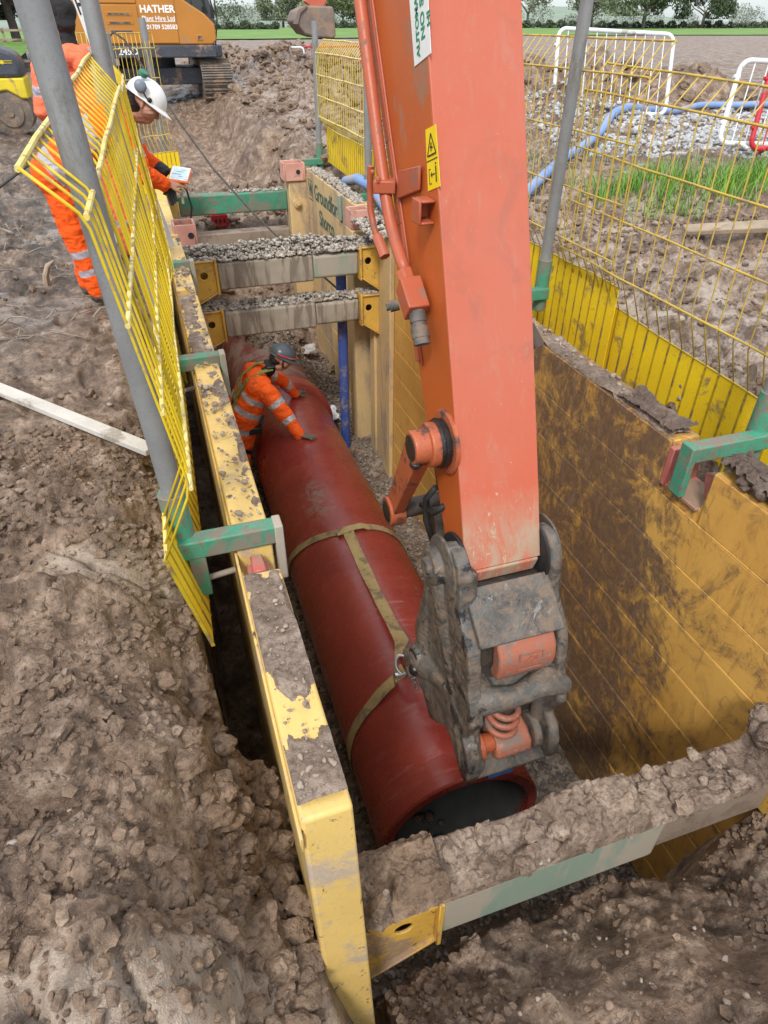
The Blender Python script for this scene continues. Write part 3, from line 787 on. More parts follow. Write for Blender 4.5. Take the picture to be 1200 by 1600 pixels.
def crust(name, o, u, v, nu, nv, hf, mat, n=(0, 0, 1), parent=None):
    """a skin of dried mud lying on a surface: kept only where its height is above zero"""
    o = np.array(o, float); u = np.array(u, float); v = np.array(v, float); n = np.array(n, float)
    U, V = np.meshgrid(np.linspace(0, 1, nu), np.linspace(0, 1, nv))
    P = o + U[..., None] * u + V[..., None] * v
    lu, lv = np.linalg.norm(u), np.linalg.norm(v)
    h = hf(U * lu, V * lv, U, V)
    jit = 0.0
    P = P + np.maximum(h, -0.004)[..., None] * n
    idx = np.arange(nu * nv).reshape(nv, nu)
    q = np.stack([idx[:-1, :-1], idx[:-1, 1:], idx[1:, 1:], idx[1:, :-1]], -1).reshape(-1, 4)
    hq = h.reshape(-1)[q].max(1)
    q = q[hq > 0]
    used = np.unique(q); remap = np.full(nu * nv, -1); remap[used] = np.arange(len(used))
    ob = np_mesh(name, P.reshape(-1, 3)[used], remap[q], mat, parent)
    if parent is None: kind(ob, 'stuff')
    return ob

# ------------------------------------------------------------------ trench box: panels, brackets, struts
def holed_plate(mb, P, c, r, nrm, thick, m=0, seg=20):
    """quad plate P (4 corners) with a round hole at c, given thickness along nrm"""
    P = [Vector(p) for p in P]; c = Vector(c); nrm = Vector(nrm).normalized()
    per = []
    for i in range(4):
        for k in range(seg // 4):
            per.append(P[i].lerp(P[(i + 1) % 4], k / (seg // 4)))
    ring = []
    for q in per:
        d = (q - c); d -= nrm * d.dot(nrm); ring.append(c + d.normalized() * r)
    n = len(per)
    v = per + ring + [p + nrm * thick for p in per] + [p + nrm * thick for p in ring]
    f = []
    for i in range(n):
        j = (i + 1) % n
        f += [(i, j, n + j, n + i), (2 * n + j, 2 * n + i, 3 * n + i, 3 * n + j), (i, 2 * n + i, 2 * n + j, j), (n + j, 3 * n + j, 3 * n + i, n + i)]
    mb.add(v, f, m)

def bracket(parent, xa, xb, y0, y1, zt, zb, drop, mat):
    """spreader bracket between panel face xa and strut end xb"""
    s = 1 if xb > xa else -1
    mb = MB()
    mb.box(min(xb, xb - s * 0.022), max(xb, xb - s * 0.022), y0 - 0.03, y1 + 0.03, zb - 0.03, zt + 0.03)        # end flange
    for y, nr in ((y0, 1), (y1 - 0.014, 1)):
        holed_plate(mb, [(xa, y, zb - drop), (xb - s * 0.022, y, zb), (xb - s * 0.022, y, zt), (xa, y, zt)], ((xa * 0.45 + xb * 0.55), y, (zt + zb) / 2 + 0.015), 0.036, (0, nr, 0), 0.014)
    mb.prism([(xa, y0 - 0.02, zt), (xb - s * 0.022, y0 - 0.02, zt), (xb - s * 0.022, y0 - 0.02, zt + 0.016), (xa, y0 - 0.02, zt + 0.016)], (0, y1 - y0 + 0.04, 0))
    mb.prism([(xa, y0 - 0.02, zb - drop - 0.016), (xb - s * 0.022, y0 - 0.02, zb - 0.016), (xb - s * 0.022, y0 - 0.02, zb), (xa, y0 - 0.02, zb - drop)], (0, y1 - y0 + 0.04, 0))
    return mb.build('strut_bracket', mat, parent, 0.004, 1)

ZB = -2.75
# left panel of the near box
pl = thing('trench_shield_panel', 'long pale yellow trench panel left of the red pipe, mud caked along its top', 'trench panel', (0.14, 3.8, ZB))
mb = MB()
prof = [(0.93, 0.115), (0.74, -1.15), (0.74, ZB), (6.95, ZB), (6.95, 0.15), (5.36, 0.15), (5.34, -0.06), (5.22, -0.06), (5.20, 0.15), (2.12, 0.15), (2.10, -0.14), (1.97, -0.14), (1.95, 0.115)]
mb.yz(prof, 0.074, 0.220)
mb.build('plate', M['yel_left'], pl, 0.012, 3)
mb = MB()
mb.box(0.064, 0.074, 0.90, 6.9, 0.02, 0.085)
mb.build('edge_strip', M['yel_left'], pl, 0.003, 1)
for y in (2.035, 5.28):
    mb = MB(); mb.box(0.10, 0.19, y - 0.05, y + 0.05, -0.16, 0.05).box(0.12, 0.17, y - 0.052, y + 0.052, 0.05, 0.09)
    mb.build('lifting_lug', M['red_steel'], pl, 0.006, 1)
bracket(pl, 0.22, 0.55, 0.98, 1.20, -0.80, -1.08, 0.16, M['yel_brk'])
bracket(pl, 0.22, 0.52, 6.87, 7.10, -0.08, -0.37, 0.14, M['yel_brk'])
bracket(pl, 0.22, 0.52, 6.87, 7.10, -0.58, -0.87, 0.14, M['yel_brk'])

# right panel of the near box
pr = thing('trench_shield_panel', 'boarded ochre trench panel right of the excavator arm, smeared with brown clay', 'trench panel', (2.34, 3.8, ZB))
mb = MB()
prof = [(0.70, 0.125), (0.70, ZB), (6.95, ZB), (6.95, 0.13), (5.36, 0.13), (5.34, -0.06), (5.22, -0.06), (5.20, 0.13), (2.26, 0.13), (2.22, -0.10), (1.98, -0.10), (1.96, 0.125)]
mb.yz(prof, 2.272, 2.43)
mb.build('core_plate', M['yel_right'], pr, 0.008, 2)
mb = MB(); wb = MB()
zz = [0.128] + [-0.175 - 0.295 * i for i in range(9)]
zz.append(ZB)
for i in range(len(zz) - 1):
    z1, z0 = zz[i] - 0.004, zz[i + 1] + 0.004
    runs = [(0.71, 1.955), (2.265, 5.195), (5.365, 6.94)] if i == 0 else [(0.71, 6.94)]
    for y0, y1 in runs:
        mb.box(2.259, 2.274, y0, y1, z0, z1)
    if i: wb.tube([(2.262, 0.72 + k * 0.2, zz[i] + 0.0015 * ((k * 7) % 3 - 1)) for k in range(32)], 0.0055, 6)
for y in (3.0, 3.42, 4.3):
    wb.tube([(2.258, y, 0.12), (2.258, y + 0.01, -0.17)], 0.003, 5)
mb.build('boards', M['yel_right'], pr, 0.006, 2)
wb.build('weld_seams', M['yel_right'], pr)
mb = MB()
mb.box(2.255, 2.45, 2.225, 2.262, -0.12, 0.10).box(2.255, 2.45, 1.985, 2.225, -0.12, -0.098)
mb.prism([(2.36, 1.962, -0.10), (2.36, 2.06, -0.10), (2.36, 2.10, 0.02), (2.36, 1.962, 0.07)], (0.02, 0, 0))
mb.build('lifting_socket', M['red_steel'], pr, 0.004, 1)
mb = MB(); mb.box(2.205, 2.258, 6.50, 7.12, ZB, 0.10); mb.box(2.17, 2.206, 6.95, 7.12, ZB, 0.08)
mb.build('end_column', M['tan'], pr, 0.008, 2)
bracket(pr, 2.258, 2.15, 0.98, 1.20, -0.80, -1.08, 0.16, M['yel_brk'])
bracket(pr, 2.205, 1.99, 6.87, 7.10, -0.08, -0.37, 0.14, M['yel_brk'])
bracket(pr, 2.205, 1.99, 6.87, 7.10, -0.58, -0.87, 0.14, M['yel_brk'])

# far box
p2 = thing('trench_shield_panel', 'tan trench panel with dark stencilled lettering beside the kickboard fence', 'trench panel', (2.22, 8.6, -2.6))
mb = MB(); mb.box(2.158, 2.32, 7.55, 10.02, -2.6, 0.20); mb.build('core_plate', M['tan'], p2, 0.01, 2)
mb = MB()
for i in range(9):
    mb.box(2.150, 2.160, 7.56, 10.0, -2.6 + 0.311 * i + 0.004, -2.6 + 0.311 * (i + 1) - 0.004)
mb.build('boards', M['tan'], p2, 0.004, 1)
mb = MB(); mb.box(1.90, 2.30, 10.02, 10.34, -2.6, 0.04); mb.build('end_column', M['tan'], p2, 0.012, 2)
mb = MB(); mb.box(2.03, 2.30, 7.27, 7.54, -2.6, 0.0); mb.build('end_column', M['tan'], p2, 0.012, 2)
def socket(parent, x0, x1, y0, y1, z0, z1):
    mb = MB(); t = 0.022
    mb.box(x0, x0 + t, y0, y1, z0, z1).box(x1 - t, x1, y0, y1, z0, z1).box(x0 + t, x1 - t, y0, y0 + t, z0, z1).box(x0 + t, x1 - t, y1 - t, y1, z0, z1).box(x0 + t, x1 - t, y0 + t, y1 - t, z0, z0 + 0.03)
    s = mb.build('column_socket', M['pink_steel'], parent, 0.006, 1)
    h = MB(); h.cyl(((x0 + x1) / 2 + 0.05, y0 - 0.004, (z0 + z1) / 2), ((x0 + x1) / 2 + 0.05, y0 + 0.01, (z0 + z1) / 2), 0.03)
    h.build('pin_hole_disc', M['rubber'], s)  # solid black disc, its colour standing in for the shade inside a hole
socket(p2, 1.84, 2.14, 9.99, 10.28, 0.045, 0.27)
socket(p2, 2.03, 2.26, 7.30, 7.52, 0.005, 0.20)
mb = MB()
for z in (-0.24, -0.88):
    mb = MB(); mb.cyl((2.0, 10.03, z), (2.0, 9.97, z), 0.055, seg=12).cyl((2.0, 9.98, z), (2.0, 9.94, z), 0.028, seg=6)
    mb.build('bolt', M['tan'], p2)

def text_mesh(body, size, mat, origin, right, up, name='lettering', parent=None, depth=0.0015, bold=0.0, align='LEFT', xs=1.0, smallcaps=False):
    cu = bpy.data.curves.new(name, 'FONT'); cu.body = body; cu.size = size; cu.extrude = depth; cu.offset = bold; cu.align_x = align
    to = bpy.data.objects.new(name + '_tmp', cu); COL.objects.link(to)
    bpy.context.view_layer.update()
    me = bpy.data.meshes.new_from_object(to.evaluated_get(bpy.context.evaluated_depsgraph_get()))
    bpy.data.objects.remove(to); bpy.data.curves.remove(cu)
    r = Vector(right).normalized(); u = Vector(up); u = (u - r * u.dot(r)).normalized(); n = r.cross(u)
    off = Vector(origin)
    if parent is not None:
        off = off - Vector(parent.location) - (Vector(parent.parent.location) if parent.parent is not None else Vector())
    R = Matrix((r * xs, u, n)).transposed().to_4x4()
    me.transform(Matrix.Translation(off) @ R)
    me.materials.clear(); me.materials.append(mat); me.name = name
    return link(bpy.data.objects.new(name, me), parent)

for body, y, z, sz in (('Groundforce', 9.52, -0.10, 0.27), ('Shorco', 9.30, -0.38, 0.27), ('freephone', 9.22, -0.69, 0.26)):
    text_mesh(body, sz, M['ink'], (2.147, y, z), (0, -1, 0), (0, 0, 1), parent=p2, bold=0.004, depth=0.001)
text_mesh('W', 0.22, M['ink'], (2.147, 9.86, -0.10), (0, -1, 0), (0, 0, 1), name='emblem', parent=p2, bold=0.008, depth=0.001)
mb = MB()
mb.box(2.1475, 2.149, 9.64, 9.88, -0.16, -0.145).box(2.1475, 2.149, 9.64, 9.88, 0.08, 0.092)
mb.box(2.1475, 2.149, 9.64, 9.655, -0.145, 0.08); mb.build('emblem', M['ink'], p2)
p3 = thing('trench_shield_panel', 'pale trench panel at the far left, beside the man holding a tablet', 'trench panel', (0.14, 8.7, -2.6))
mb = MB(); mb.box(0.06, 0.22, 7.2, 10.3, -2.6, 0.12); mb.build('plate', M['yel_left'], p3, 0.012, 2)
mb = MB(); mb.box(0.22, 0.38, 10.05, 10.35, -2.6, 0.0); mb.build('end_column', M['yel_left'], p3, 0.012, 2)
mb = MB(); mb.box(0.22, 0.38, 7.25, 7.52, -2.6, -0.02); mb.build('end_column', M['yel_left'], p3, 0.012, 2)
socket(p3, 0.18, 0.40, 9.95, 10.2, 0.005, 0.22)
socket(p3, 0.18, 0.40, 7.22, 7.5, -0.01, 0.20)

def strut(label, y0, y1, zt, zb, xs, msl, min_, split):
    x0, x1 = xs
    t = thing('spreader_strut', label, 'strut', ((x0 + x1) / 2, (y0 + y1) / 2, zb), 'struts across the trench')
    mb = MB(); mb.box(x0, split, y0, y1, zb, zt)
    mb.build('outer_sleeve', msl, t, 0.022, 3)
    if split < x1 - 0.01:
        mb = MB(); mb.box(split - 0.01, x1, y0 + 0.016, y1 - 0.016, zb + 0.016, zt - 0.016)
        mb.build('inner_tube', min_, t, 0.03, 3)
    return t
strut('pale green strut heaped with wet clay in front of the pipe mouth', 0.98, 1.20, -0.82, -1.10, (0.552, 2.15), M['green_dusty'], M['strut_silt'], 1.55)
strut('grey gravel-topped upper strut of the stacked pair above the crouching worker', 6.88, 7.10, -0.10, -0.37, (0.522, 1.99), M['strut_grey'], M['green_dusty'], 1.50)
strut('grey lower strut of the stacked pair, just above the crouching worker\'s helmet', 6.88, 7.10, -0.60, -0.87, (0.522, 1.99), M['strut_grey'], M['strut_grey'], 1.50)
strut('bright green strut farthest along the trench, beside the man with the tablet', 10.20, 10.38, -0.10, -0.36, (0.38, 1.90), M['green'], M['green'], 1.90)
strut('plain silty grey strut below the green one at the trench\'s far end', 10.18, 10.38, -0.60, -0.84, (0.38, 1.90), M['strut_silt'], M['strut_silt'], 1.90)

# mud and stones lying on the steel
def top_mud(thr, hgt, sd, edge=0.02, end=0.0):
    def f(a, b, U, V):
        e = np.minimum(np.minimum(U, 1 - U), 0.18) / 0.18
        h = fbm(a * 9 + 3.1 * sd, b * 4.5, 4, sd) - thr + 0.25 * (e - 1)
        if end: h = h - end * sst(0.0, 1.0, V)
        r = 0.3 * cells(a, b, 0.06, sd + 1) + 0.35 * cells(a, b, 0.026, sd + 2)
        return np.where(h > 0, np.minimum(h * 4, 1) * hgt + r * np.minimum(h * 8, 1) * (hgt / 0.03), h)
    return f
crust('mud_on_panel', (0.076, 1.93, 0.1165), (0.141, 0, 0), (0, -0.96, 0), 24, 130, top_mud(-0.34, 0.014, 5), M['crust'])
crust('mud_on_panel', (0.076, 3.95, 0.1515), (0.141, 0, 0), (0, -1.80, 0), 22, 200, top_mud(0.0, 0.018, 15), M['crust'])
crust('mud_on_panel', (0.076, 5.15, 0.1515), (0.141, 0, 0), (0, -1.2, 0), 18, 110, top_mud(-0.02, 0.016, 25), M['crust'])
crust('mud_on_panel', (0.076, 6.9, 0.1515), (0.141, 0, 0), (0, -1.5, 0), 18, 110, top_mud(0.12, 0.014, 26), M['crust'])
crust('mud_on_panel', (2.262, 5.1, 0.1315), (0.165, 0, 0), (0, -2.8, 0), 22, 260, top_mud(0.02, 0.014, 35), M['crust'])
crust('mud_on_panel', (2.262, 2.75, 0.1315), (0.165, 0, 0), (0, -0.46, 0), 24, 70, top_mud(-0.3, 0.035, 45), M['crust_dark'])
crust('mud_on_panel', (2.258, 1.95, 0.1265), (0.172, 0, 0), (0, -1.22, 0), 26, 120, top_mud(-0.7, 0.06, 55), M['crust_dark'])
def strut_mud(a, b, U, V):
    e = np.minimum(np.minimum(U, 1 - U), 0.10) / 0.10
    big = 0.085 * sst(0.02, 0.25, fbm(a * 3 + 9, b * 3, 3, 71) + 0.28 * np.exp(-((V - 0.40) / 0.11) ** 2)) + 0.035 * sst(0.24, 0.05, V)
    h = 0.004 + 0.022 * fbm(a * 9, b * 9, 4, 72) + 0.85 * big + 0.34 * cells(a, b, 0.09, 73) * (0.2 + 9 * big) + 0.45 * cells(a, b, 0.04, 74) + 0.3 * cells(a, b, 0.018, 77, 0.2)
    ridg = 0.03 * (0.5 - np.abs(fbm(a * 6, b * 14, 4, 75))) * sst(0.0, 0.03, big)
    bare = sst(0.10, 0.2, fbm(a * 6, b * 5, 3, 76)) * sst(0.6, 0.75, V)
    return np.where(e > 0, (h + ridg) * (1 - bare) * (0.25 + 0.75 * np.sqrt(e)) + 0.001, -0.01)
crust('mud_on_strut', (0.57, 0.975, -0.819), (0, 0.23, 0), (1.69, 0, 0), 44, 320, strut_mud, M['crust'])
def brk_mud(a, b, U, V):
    return 0.05 + 0.05 * fbm(a * 5, b * 5, 4, 82) + 0.45 * cells(a, b, 0.07, 83) + 0.45 * cells(a, b, 0.032, 84) + 0.4 * cells(a, b, 0.016, 85, 0.2) - 0.05 * sst(0.2, 0.0, np.minimum(U, 1 - U)) * 1.2
crust('mud_on_bracket', (0.215, 0.955, -0.785), (0, 0.27, 0), (0.36, 0, 0), 44, 60, brk_mud, M['clod'])
x_, y_ = RS.uniform(0.6, 1.98, 46), RS.uniform(0.99, 1.18, 46)
scatter('clay_lumps', np.stack([x_, y_, np.full(46, -0.775)], -1), RS.uniform(0.012, 0.05, 46) * (1 + 0.5 * np.exp(-((x_ - 1.27) / 0.2) ** 2)), M['crust'], T3, sm=40)
scatter('clay_lumps', np.stack([RS.normal(2.2, 0.05, 40), RS.uniform(0.92, 1.22, 40), RS.uniform(-0.80, -0.66, 40)], -1), RS.uniform(0.02, 0.075, 40), M['crust'], T3)
scatter('clay_lumps', np.stack([RS.uniform(2.27, 2.42, 60), RS.uniform(0.75, 1.94, 60), RS.uniform(0.15, 0.19, 60)], -1), RS.uniform(0.015, 0.06, 60), M['crust_dark'], T3)
P = []; S = []
for x0, x1, y0, y1, z, n, lo, hi in ((0.09, 0.205, 0.98, 1.9, 0.14, 70, 0.004, 0.013), (0.075, 0.205, 2.15, 3.9, 0.17, 110, 0.005, 0.022), (0.075, 0.205, 4.9, 6.2, 0.165, 80, 0.006, 0.018), (0.075, 0.205, 3.9, 5.0, 0.165, 26, 0.006, 0.02),
                                    (2.285, 2.41, 2.3, 5.1, 0.15, 60, 0.006, 0.022)):
    P.append(np.stack([RS.uniform(x0, x1, n), RS.uniform(y0, y1, n), np.full(n, z)], -1)); S.append(lo + (hi - lo) * RS.uniform(0, 1, n) ** 3)
scatter('stones_on_panels', np.concatenate(P), np.concatenate(S), M['pebble'], T2)
P = []; S = []
def heap(x0, x1, y0, y1, z, n, h):
    x = RS.uniform(x0, x1, n); y = RS.uniform(y0, y1, n)
    e = 1 - np.abs((y - (y0 + y1) / 2) / ((y1 - y0) / 2)) ** 2
    P.append(np.stack([x, y, z + RS.uniform(0, 1, n) * h * e * (0.6 + 0.8 * (fbm(x * 2, y * 2, 2, 3) + 0.5)) + 0.008], -1)); S.append(RS.uniform(0.011, 0.029, n))
heap(0.24, 2.2, 6.88, 7.16, -0.09, 2000, 0.12); heap(0.6, 1.98, 6.92, 7.12, -0.60, 700, 0.05); heap(2.0, 2.44, 6.5, 7.25, 0.10, 700, 0.10)
heap(2.17, 2.31, 7.6, 9.95, 0.20, 700, 0.03); heap(2.32, 2.52, 7.6, 10.0, 0.05, 300, 0.1); heap(1.1, 1.85, 10.22, 10.36, -0.10, 140, 0.02); heap(0.25, 0.55, 6.88, 7.1, -0.57, 160, 0.05); heap(2.0, 2.2, 6.9, 7.08, -0.57, 120, 0.03)
scatter('dry_gravel', np.concatenate(P), np.concatenate(S), M['gravel_dry'], T1, sm=30)

# ------------------------------------------------------------------ edge-protection posts
def edge_post(side, y, xin, xp, base_z, top, lean, label, muddy=False):
    """side: +1 outside is +x.  xin = trench face of the panel, xp = post position"""
    t = thing('edge_post', label, 'fence post', (xp, y, base_z), 'edge protection posts clamped on the trench panels')
    g = M['green']
    zt = base_z + 0.10
    mb = MB(); mb.bar((xin - side * 0.026, y - 0.04, zt), (xp + side * 0.03, y - 0.04, zt), 0.075, 0.085); mb.build('clamp_arm', g, t, 0.008, 2)
    mb = MB(); mb.bar((xin - side * 0.03, y - 0.04, zt + 0.046), (xin - side * 0.03, y - 0.04, zt - 0.23), 0.084, 0.036, (1, 0, 0)); mb.build('hook_plate', M['green_dusty'] if not muddy else g, t, 0.006, 2)
    xl = xin + side * 0.30
    mb = MB(); mb.bar((xl, y - 0.04, zt - 0.035), (xl, y - 0.04, zt - 0.24), 0.07, 0.065, (1, 0, 0)); mb.build('clamp_leg', g, t, 0.006, 2)
    mb = MB(); mb.cyl((xl + side * 0.09, y - 0.03, zt - 0.20), (xin + side * 0.16, y - 0.03, zt - 0.17), 0.013, seg=10); mb.build('clamp_screw', M['rod'], t)
    mb = MB(); mb.cyl((xp, y, base_z - 0.04), (xp + side * lean[0] * 0.15, y + lean[1] * 0.15, base_z + 0.34), 0.051); mb.build('socket', g, t, 0.004, 1)
    mb = MB(); mb.lathe([(0, 0.041), (top - base_z - 0.30, 0.041), (top - base_z - 0.30, 0.035), (top - base_z - 0.36, 0.035)], (xp, y, base_z + 0.3),
                        (side * lean[0], lean[1], top - base_z - 0.3)); mb.build('tube', M['galv'], t)
    return t
edge_post(-1, 2.18, 0.22, -0.115, 0.05, 2.00, (0.07, 0.0), 'near grey fence post in a bright green clamp on the left trench edge')
edge_post(-1, 3.95, 0.22, -0.065, 0.06, 1.90, (0.02, 0.05), 'grey fence post second from the camera on the left, beside the bent worker')
edge_post(-1, 6.00, 0.22, -0.06, 0.06, 1.75, (0.02, 0), 'grey fence post hidden behind the yellow mesh beside the man with the tablet')
edge_post(-1, 9.86, 0.40, 0.315, 0.02, 1.86, (-0.0, 0.0), 'far left grey post in front of the orange digger')
edge_post(1, 2.15, 2.258, 2.66, 0.05, 1.80, (0.03, 0.0), 'muddy green clamp and post at the right edge of the trench, nearest the camera', True)
edge_post(1, 4.45, 2.258, 2.735, 0.05, 2.05, (0.02, -0.03), 'tall grey fence post just right of the excavator arm')
edge_post(1, 8.18, 2.158, 2.50, 0.05, 1.65, (0.0, 0.0), 'grey fence post left of the excavator arm, beside the stencilled panel')
edge_post(1, 10.85, 2.158, 2.56, 0.05, 1.84, (0.02, 0.0), 'farthest right grey post, at the end of the yellow kickboards')

# ------------------------------------------------------------------ mesh fence panels
def fence_panel(A, B, label, spacing=0.095, wire=0.0047, rail=0.0085, mats=('fence', 'fence_pale', 'kick'), end_plate=False, mids=2):
    A = [Vector(p) for p in A]; B = [Vector(p) for p in B]
    base = A[4].lerp(B[4], 0.5)
    t = thing('mesh_fence_panel', label, 'fence panel', base, 'yellow mesh edge panels')
    L = (B[1] - A[1]).length; n = max(2, int(L / spacing))
    mb = MB()
    for i in range(n + 1):
        u = i / n
        P = [a.lerp(b, u) for a, b in zip(A[:4], B[:4])]
        j = Vector((RS.normal(0, 0.0022), RS.normal(0, 0.003), 0))
        pts = [P[0], P[1].lerp(P[0], 0.12), P[1].lerp(P[2], 0.03) + j, P[1].lerp(P[2], 0.5) + j * 1.5, P[2].lerp(P[1], 0.03) + j, P[2].lerp(P[3], 0.12), P[3]]
        mb.tube(pts, wire, 6)
    mb.build('wire_mesh', M[mats[0]], t, smooth=180)
    mb = MB()
    def railat(f, r=rail):
        w = [f(A).lerp(f(B), k / 7) + Vector((RS.normal(0, 0.002), 0, RS.normal(0, 0.003))) for k in range(8)]
        mb.tube(w, r, 8)
    side = 0.010
    railat(lambda Q: Q[0]); railat(lambda Q: Q[1])
    for k in range(mids): railat(lambda Q, k=k: Q[1].lerp(Q[2], (k + 1) / (mids + 1)), rail * 0.9)
    railat(lambda Q: Q[2]); railat(lambda Q: Q[3], rail * 0.8)
    mb.build('rails', M[mats[1]], t)
    # ribbed kickboard
    mb = MB()
    d = (B[3] - A[3]).normalized()
    dn = ((A[4] - A[3])).normalized()
    nn = d.cross(dn).normalized()
    for i in range(n):
        u0, u1 = i / n, (i + 1) / n
        a, b = A[3].lerp(B[3], u0), A[3].lerp(B[3], u1); c, e = A[4].lerp(B[4], u1), A[4].lerp(B[4], u0)
        g = (b - a) * 0.06
        q = [a + g, b - g, c - g, e + g]
        mb.prism(q, nn * 0.006)
        v = [a - g, a + g, e + g, e - g]
        mb.prism([p - nn * 0.004 for p in v], nn * 0.014, 1)
    mb.build('kickboard', [M[mats[2]], M['kick_rib']], t, smooth=0)
    if end_plate:
        mb = MB()
        for p, q in ((B[0], B[1]), (B[1], B[2])):
            mb.bar(p + Vector((0, 0.02, 0)), q + Vector((0, 0.02, 0)), 0.006, 0.05, (0, 1, 0))
        mb.build('end_strap', M['kick'], t)
    return t
def prof(y, pts): return [(x, y, z) for x, z in pts]
fence_panel(prof(1.90, [(-0.275, 1.53), (-0.155, 1.41), (-0.045, 0.57), (-0.175, 0.30), (-0.080, -0.17)]),
            prof(4.00, [(-0.130, 1.69), (-0.030, 1.56), (0.035, 0.74), (-0.090, 0.46), (0.000, 0.02)]), 'bright yellow mesh panel nearest the camera on the left, seen almost edge on', end_plate=True, spacing=0.078)
fence_panel(prof(4.03, [(-0.125, 1.66), (-0.025, 1.53), (0.060, 0.66), (-0.070, 0.40), (0.020, -0.02)]),
            prof(6.15, [(-0.105, 1.62), (-0.010, 1.50), (0.060, 0.70), (-0.070, 0.42), (0.010, 0.02)]), 'yellow mesh panel between the bent worker and the trench, second along the left edge')
fence_panel([(-0.42, 9.62, 1.72), (-0.42, 9.52, 1.56), (-0.42, 9.52, 0.66), (-0.42, 9.42, 0.50), (-0.42, 9.42, 0.06)],
            [(0.40, 9.93, 1.72), (0.40, 9.80, 1.58), (0.40, 9.80, 0.70), (0.47, 9.70, 0.52), (0.47, 9.70, 0.10)], 'far yellow mesh panel beside the grey post in front of the orange digger', mats=('fence_old', 'fence_old', 'kick'), spacing=0.05, wire=0.004, rail=0.006)
fence_panel(prof(6.1, [(2.93, 1.74), (2.80, 1.57), (2.80, 0.57), (2.91, 0.37), (2.91, -0.24)]),
            prof(3.74, [(2.93, 1.73), (2.80, 1.56), (2.80, 0.55), (2.90, 0.37), (2.90, -0.24)]), 'yellow mesh panel right of the excavator arm, behind the tall grey post', mats=('fence_old', 'fence_old', 'kick'), wire=0.004, rail=0.0062)
fence_panel(prof(4.42, [(2.96, 1.60), (2.83, 1.46), (2.83, 0.48), (2.94, 0.24), (2.94, -0.36)]),
            prof(1.85, [(2.96, 1.52), (2.83, 1.38), (2.83, 0.44), (2.94, 0.15), (2.94, -0.44)]), 'yellow mesh panel at the right edge of the photo, sagging below its neighbour', mats=('fence_old', 'fence_old', 'kick'), spacing=0.108, wire=0.0042, rail=0.0068)
fence_panel(prof(10.75, [(2.67, 1.63), (2.55, 1.49), (2.55, 0.74), (2.66, 0.60), (2.66, 0.15)]),
            prof(8.22, [(2.67, 1.63), (2.55, 1.49), (2.55, 0.72), (2.65, 0.58), (2.65, 0.10)]), 'yellow mesh panel with bright ribbed kickboard above the stencilled trench panel')
fence_panel(prof(8.18, [(2.68, 1.63), (2.56, 1.49), (2.56, 0.72), (2.66, 0.56), (2.66, 0.08)]),
            prof(6.15, [(2.70, 1.66), (2.60, 1.50), (2.60, 0.70), (2.70, 0.52), (2.70, 0.05)]), 'yellow mesh panel mostly hidden behind the excavator arm')

# ------------------------------------------------------------------ pipes
PX, PZ, PR = 1.128, -2.22, 0.527
pp = thing('sewer_pipe', 'large glossy dark red pipe lying in the trench with two slings round it', 'pipe', (PX, 4.6, PZ - PR))
mb = MB()
mb.lathe([(0.20, PR - 0.004), (0.21, PR), (1.5, PR), (3.0, PR), (4.5, PR), (5.35, PR), (5.36, PR)], (PX, 1.88, PZ), (0, 1, 0), 96, cap=False)
mb.build('barrel', M['pipe'], pp, smooth=30)
mb = MB()
mb.lathe([(0.06, PR - 0.075), (0.0, PR - 0.068), (0.0, PR - 0.01), (0.012, PR + 0.002), (0.17, PR + 0.002), (0.185, PR - 0.003), (0.2, PR - 0.003)], (PX, 1.88, PZ), (0, 1, 0), 96, cap=False)
mb.build('spigot_end', M['pipe'], pp, smooth=30)
mb = MB()
mb.lathe([(0.04, PR - 0.074), (1.0, PR - 0.076), (5.4, PR - 0.076)], (PX, 1.88, PZ), (0, 1, 0), 72, cap=False)
mb.build('bore', M['pipe_in'], pp)
mb = MB()
mb.lathe([(5.34, PR), (5.37, PR + 0.055), (5.50, PR + 0.06), (5.56, PR + 0.055), (5.56, PR - 0.06)], (PX, 1.88, PZ), (0, 1, 0), 96, cap=False)
mb.build('socket_collar', M['pipe'], pp, smooth=30)
lp = thing('laid_pipe', 'dusty red pipe beyond the crouching worker, half buried in gravel', 'pipe', (PX, 9, PZ - PR))
mb = MB(); mb.lathe([(0, PR - 0.08), (0, PR - 0.012), (0.2, PR - 0.012), (2.6, PR - 0.012)], (PX - 0.02, 7.48, PZ + 0.01), (0.0, 1, 0.02), 72, cap=False)
mb.build('barrel', paint('dusty_red_pipe', (0.20, 0.045, 0.035), (0.26, 0.10, 0.085), 0.55, dirt=(0.30, 0.2, 0.16), amt=0.5, scale=4), lp, smooth=30)

def strap(name, pts, w, label, wdir=None, parent=None, thick=0.008):
    """webbing: a flat band swept along pts; wdir gives the width direction at each point"""
    P = [Vector(p) for p in pts]
    mb = MB(); v = []; f = []
    for i, p in enumerate(P):
        t = (P[min(i + 1, len(P) - 1)] - P[max(i - 1, 0)]).normalized()
        wd = Vector(wdir[i]); wd = (wd - t * wd.dot(t)).normalized(); n = t.cross(wd)
        ww = w * (1 + 0.06 * math.sin(i * 1.7))
        for a, b in ((-1, -1), (1, -1), (1, 1), (-1, 1)):
            v.append(p + wd * a * ww / 2 + n * b * thick / 2)
    for i in range(len(P) - 1):
        for k in range(4):
            k2 = (k + 1) % 4
            f.append((i * 4 + k, i * 4 + k2, (i + 1) * 4 + k2, (i + 1) * 4 + k))
    f += [(3, 2, 1, 0), tuple(len(P) * 4 - 4 + k for k in range(4))]
    mb.add(v, f)
    return mb.build(name, M['webbing'], parent, smooth=30)
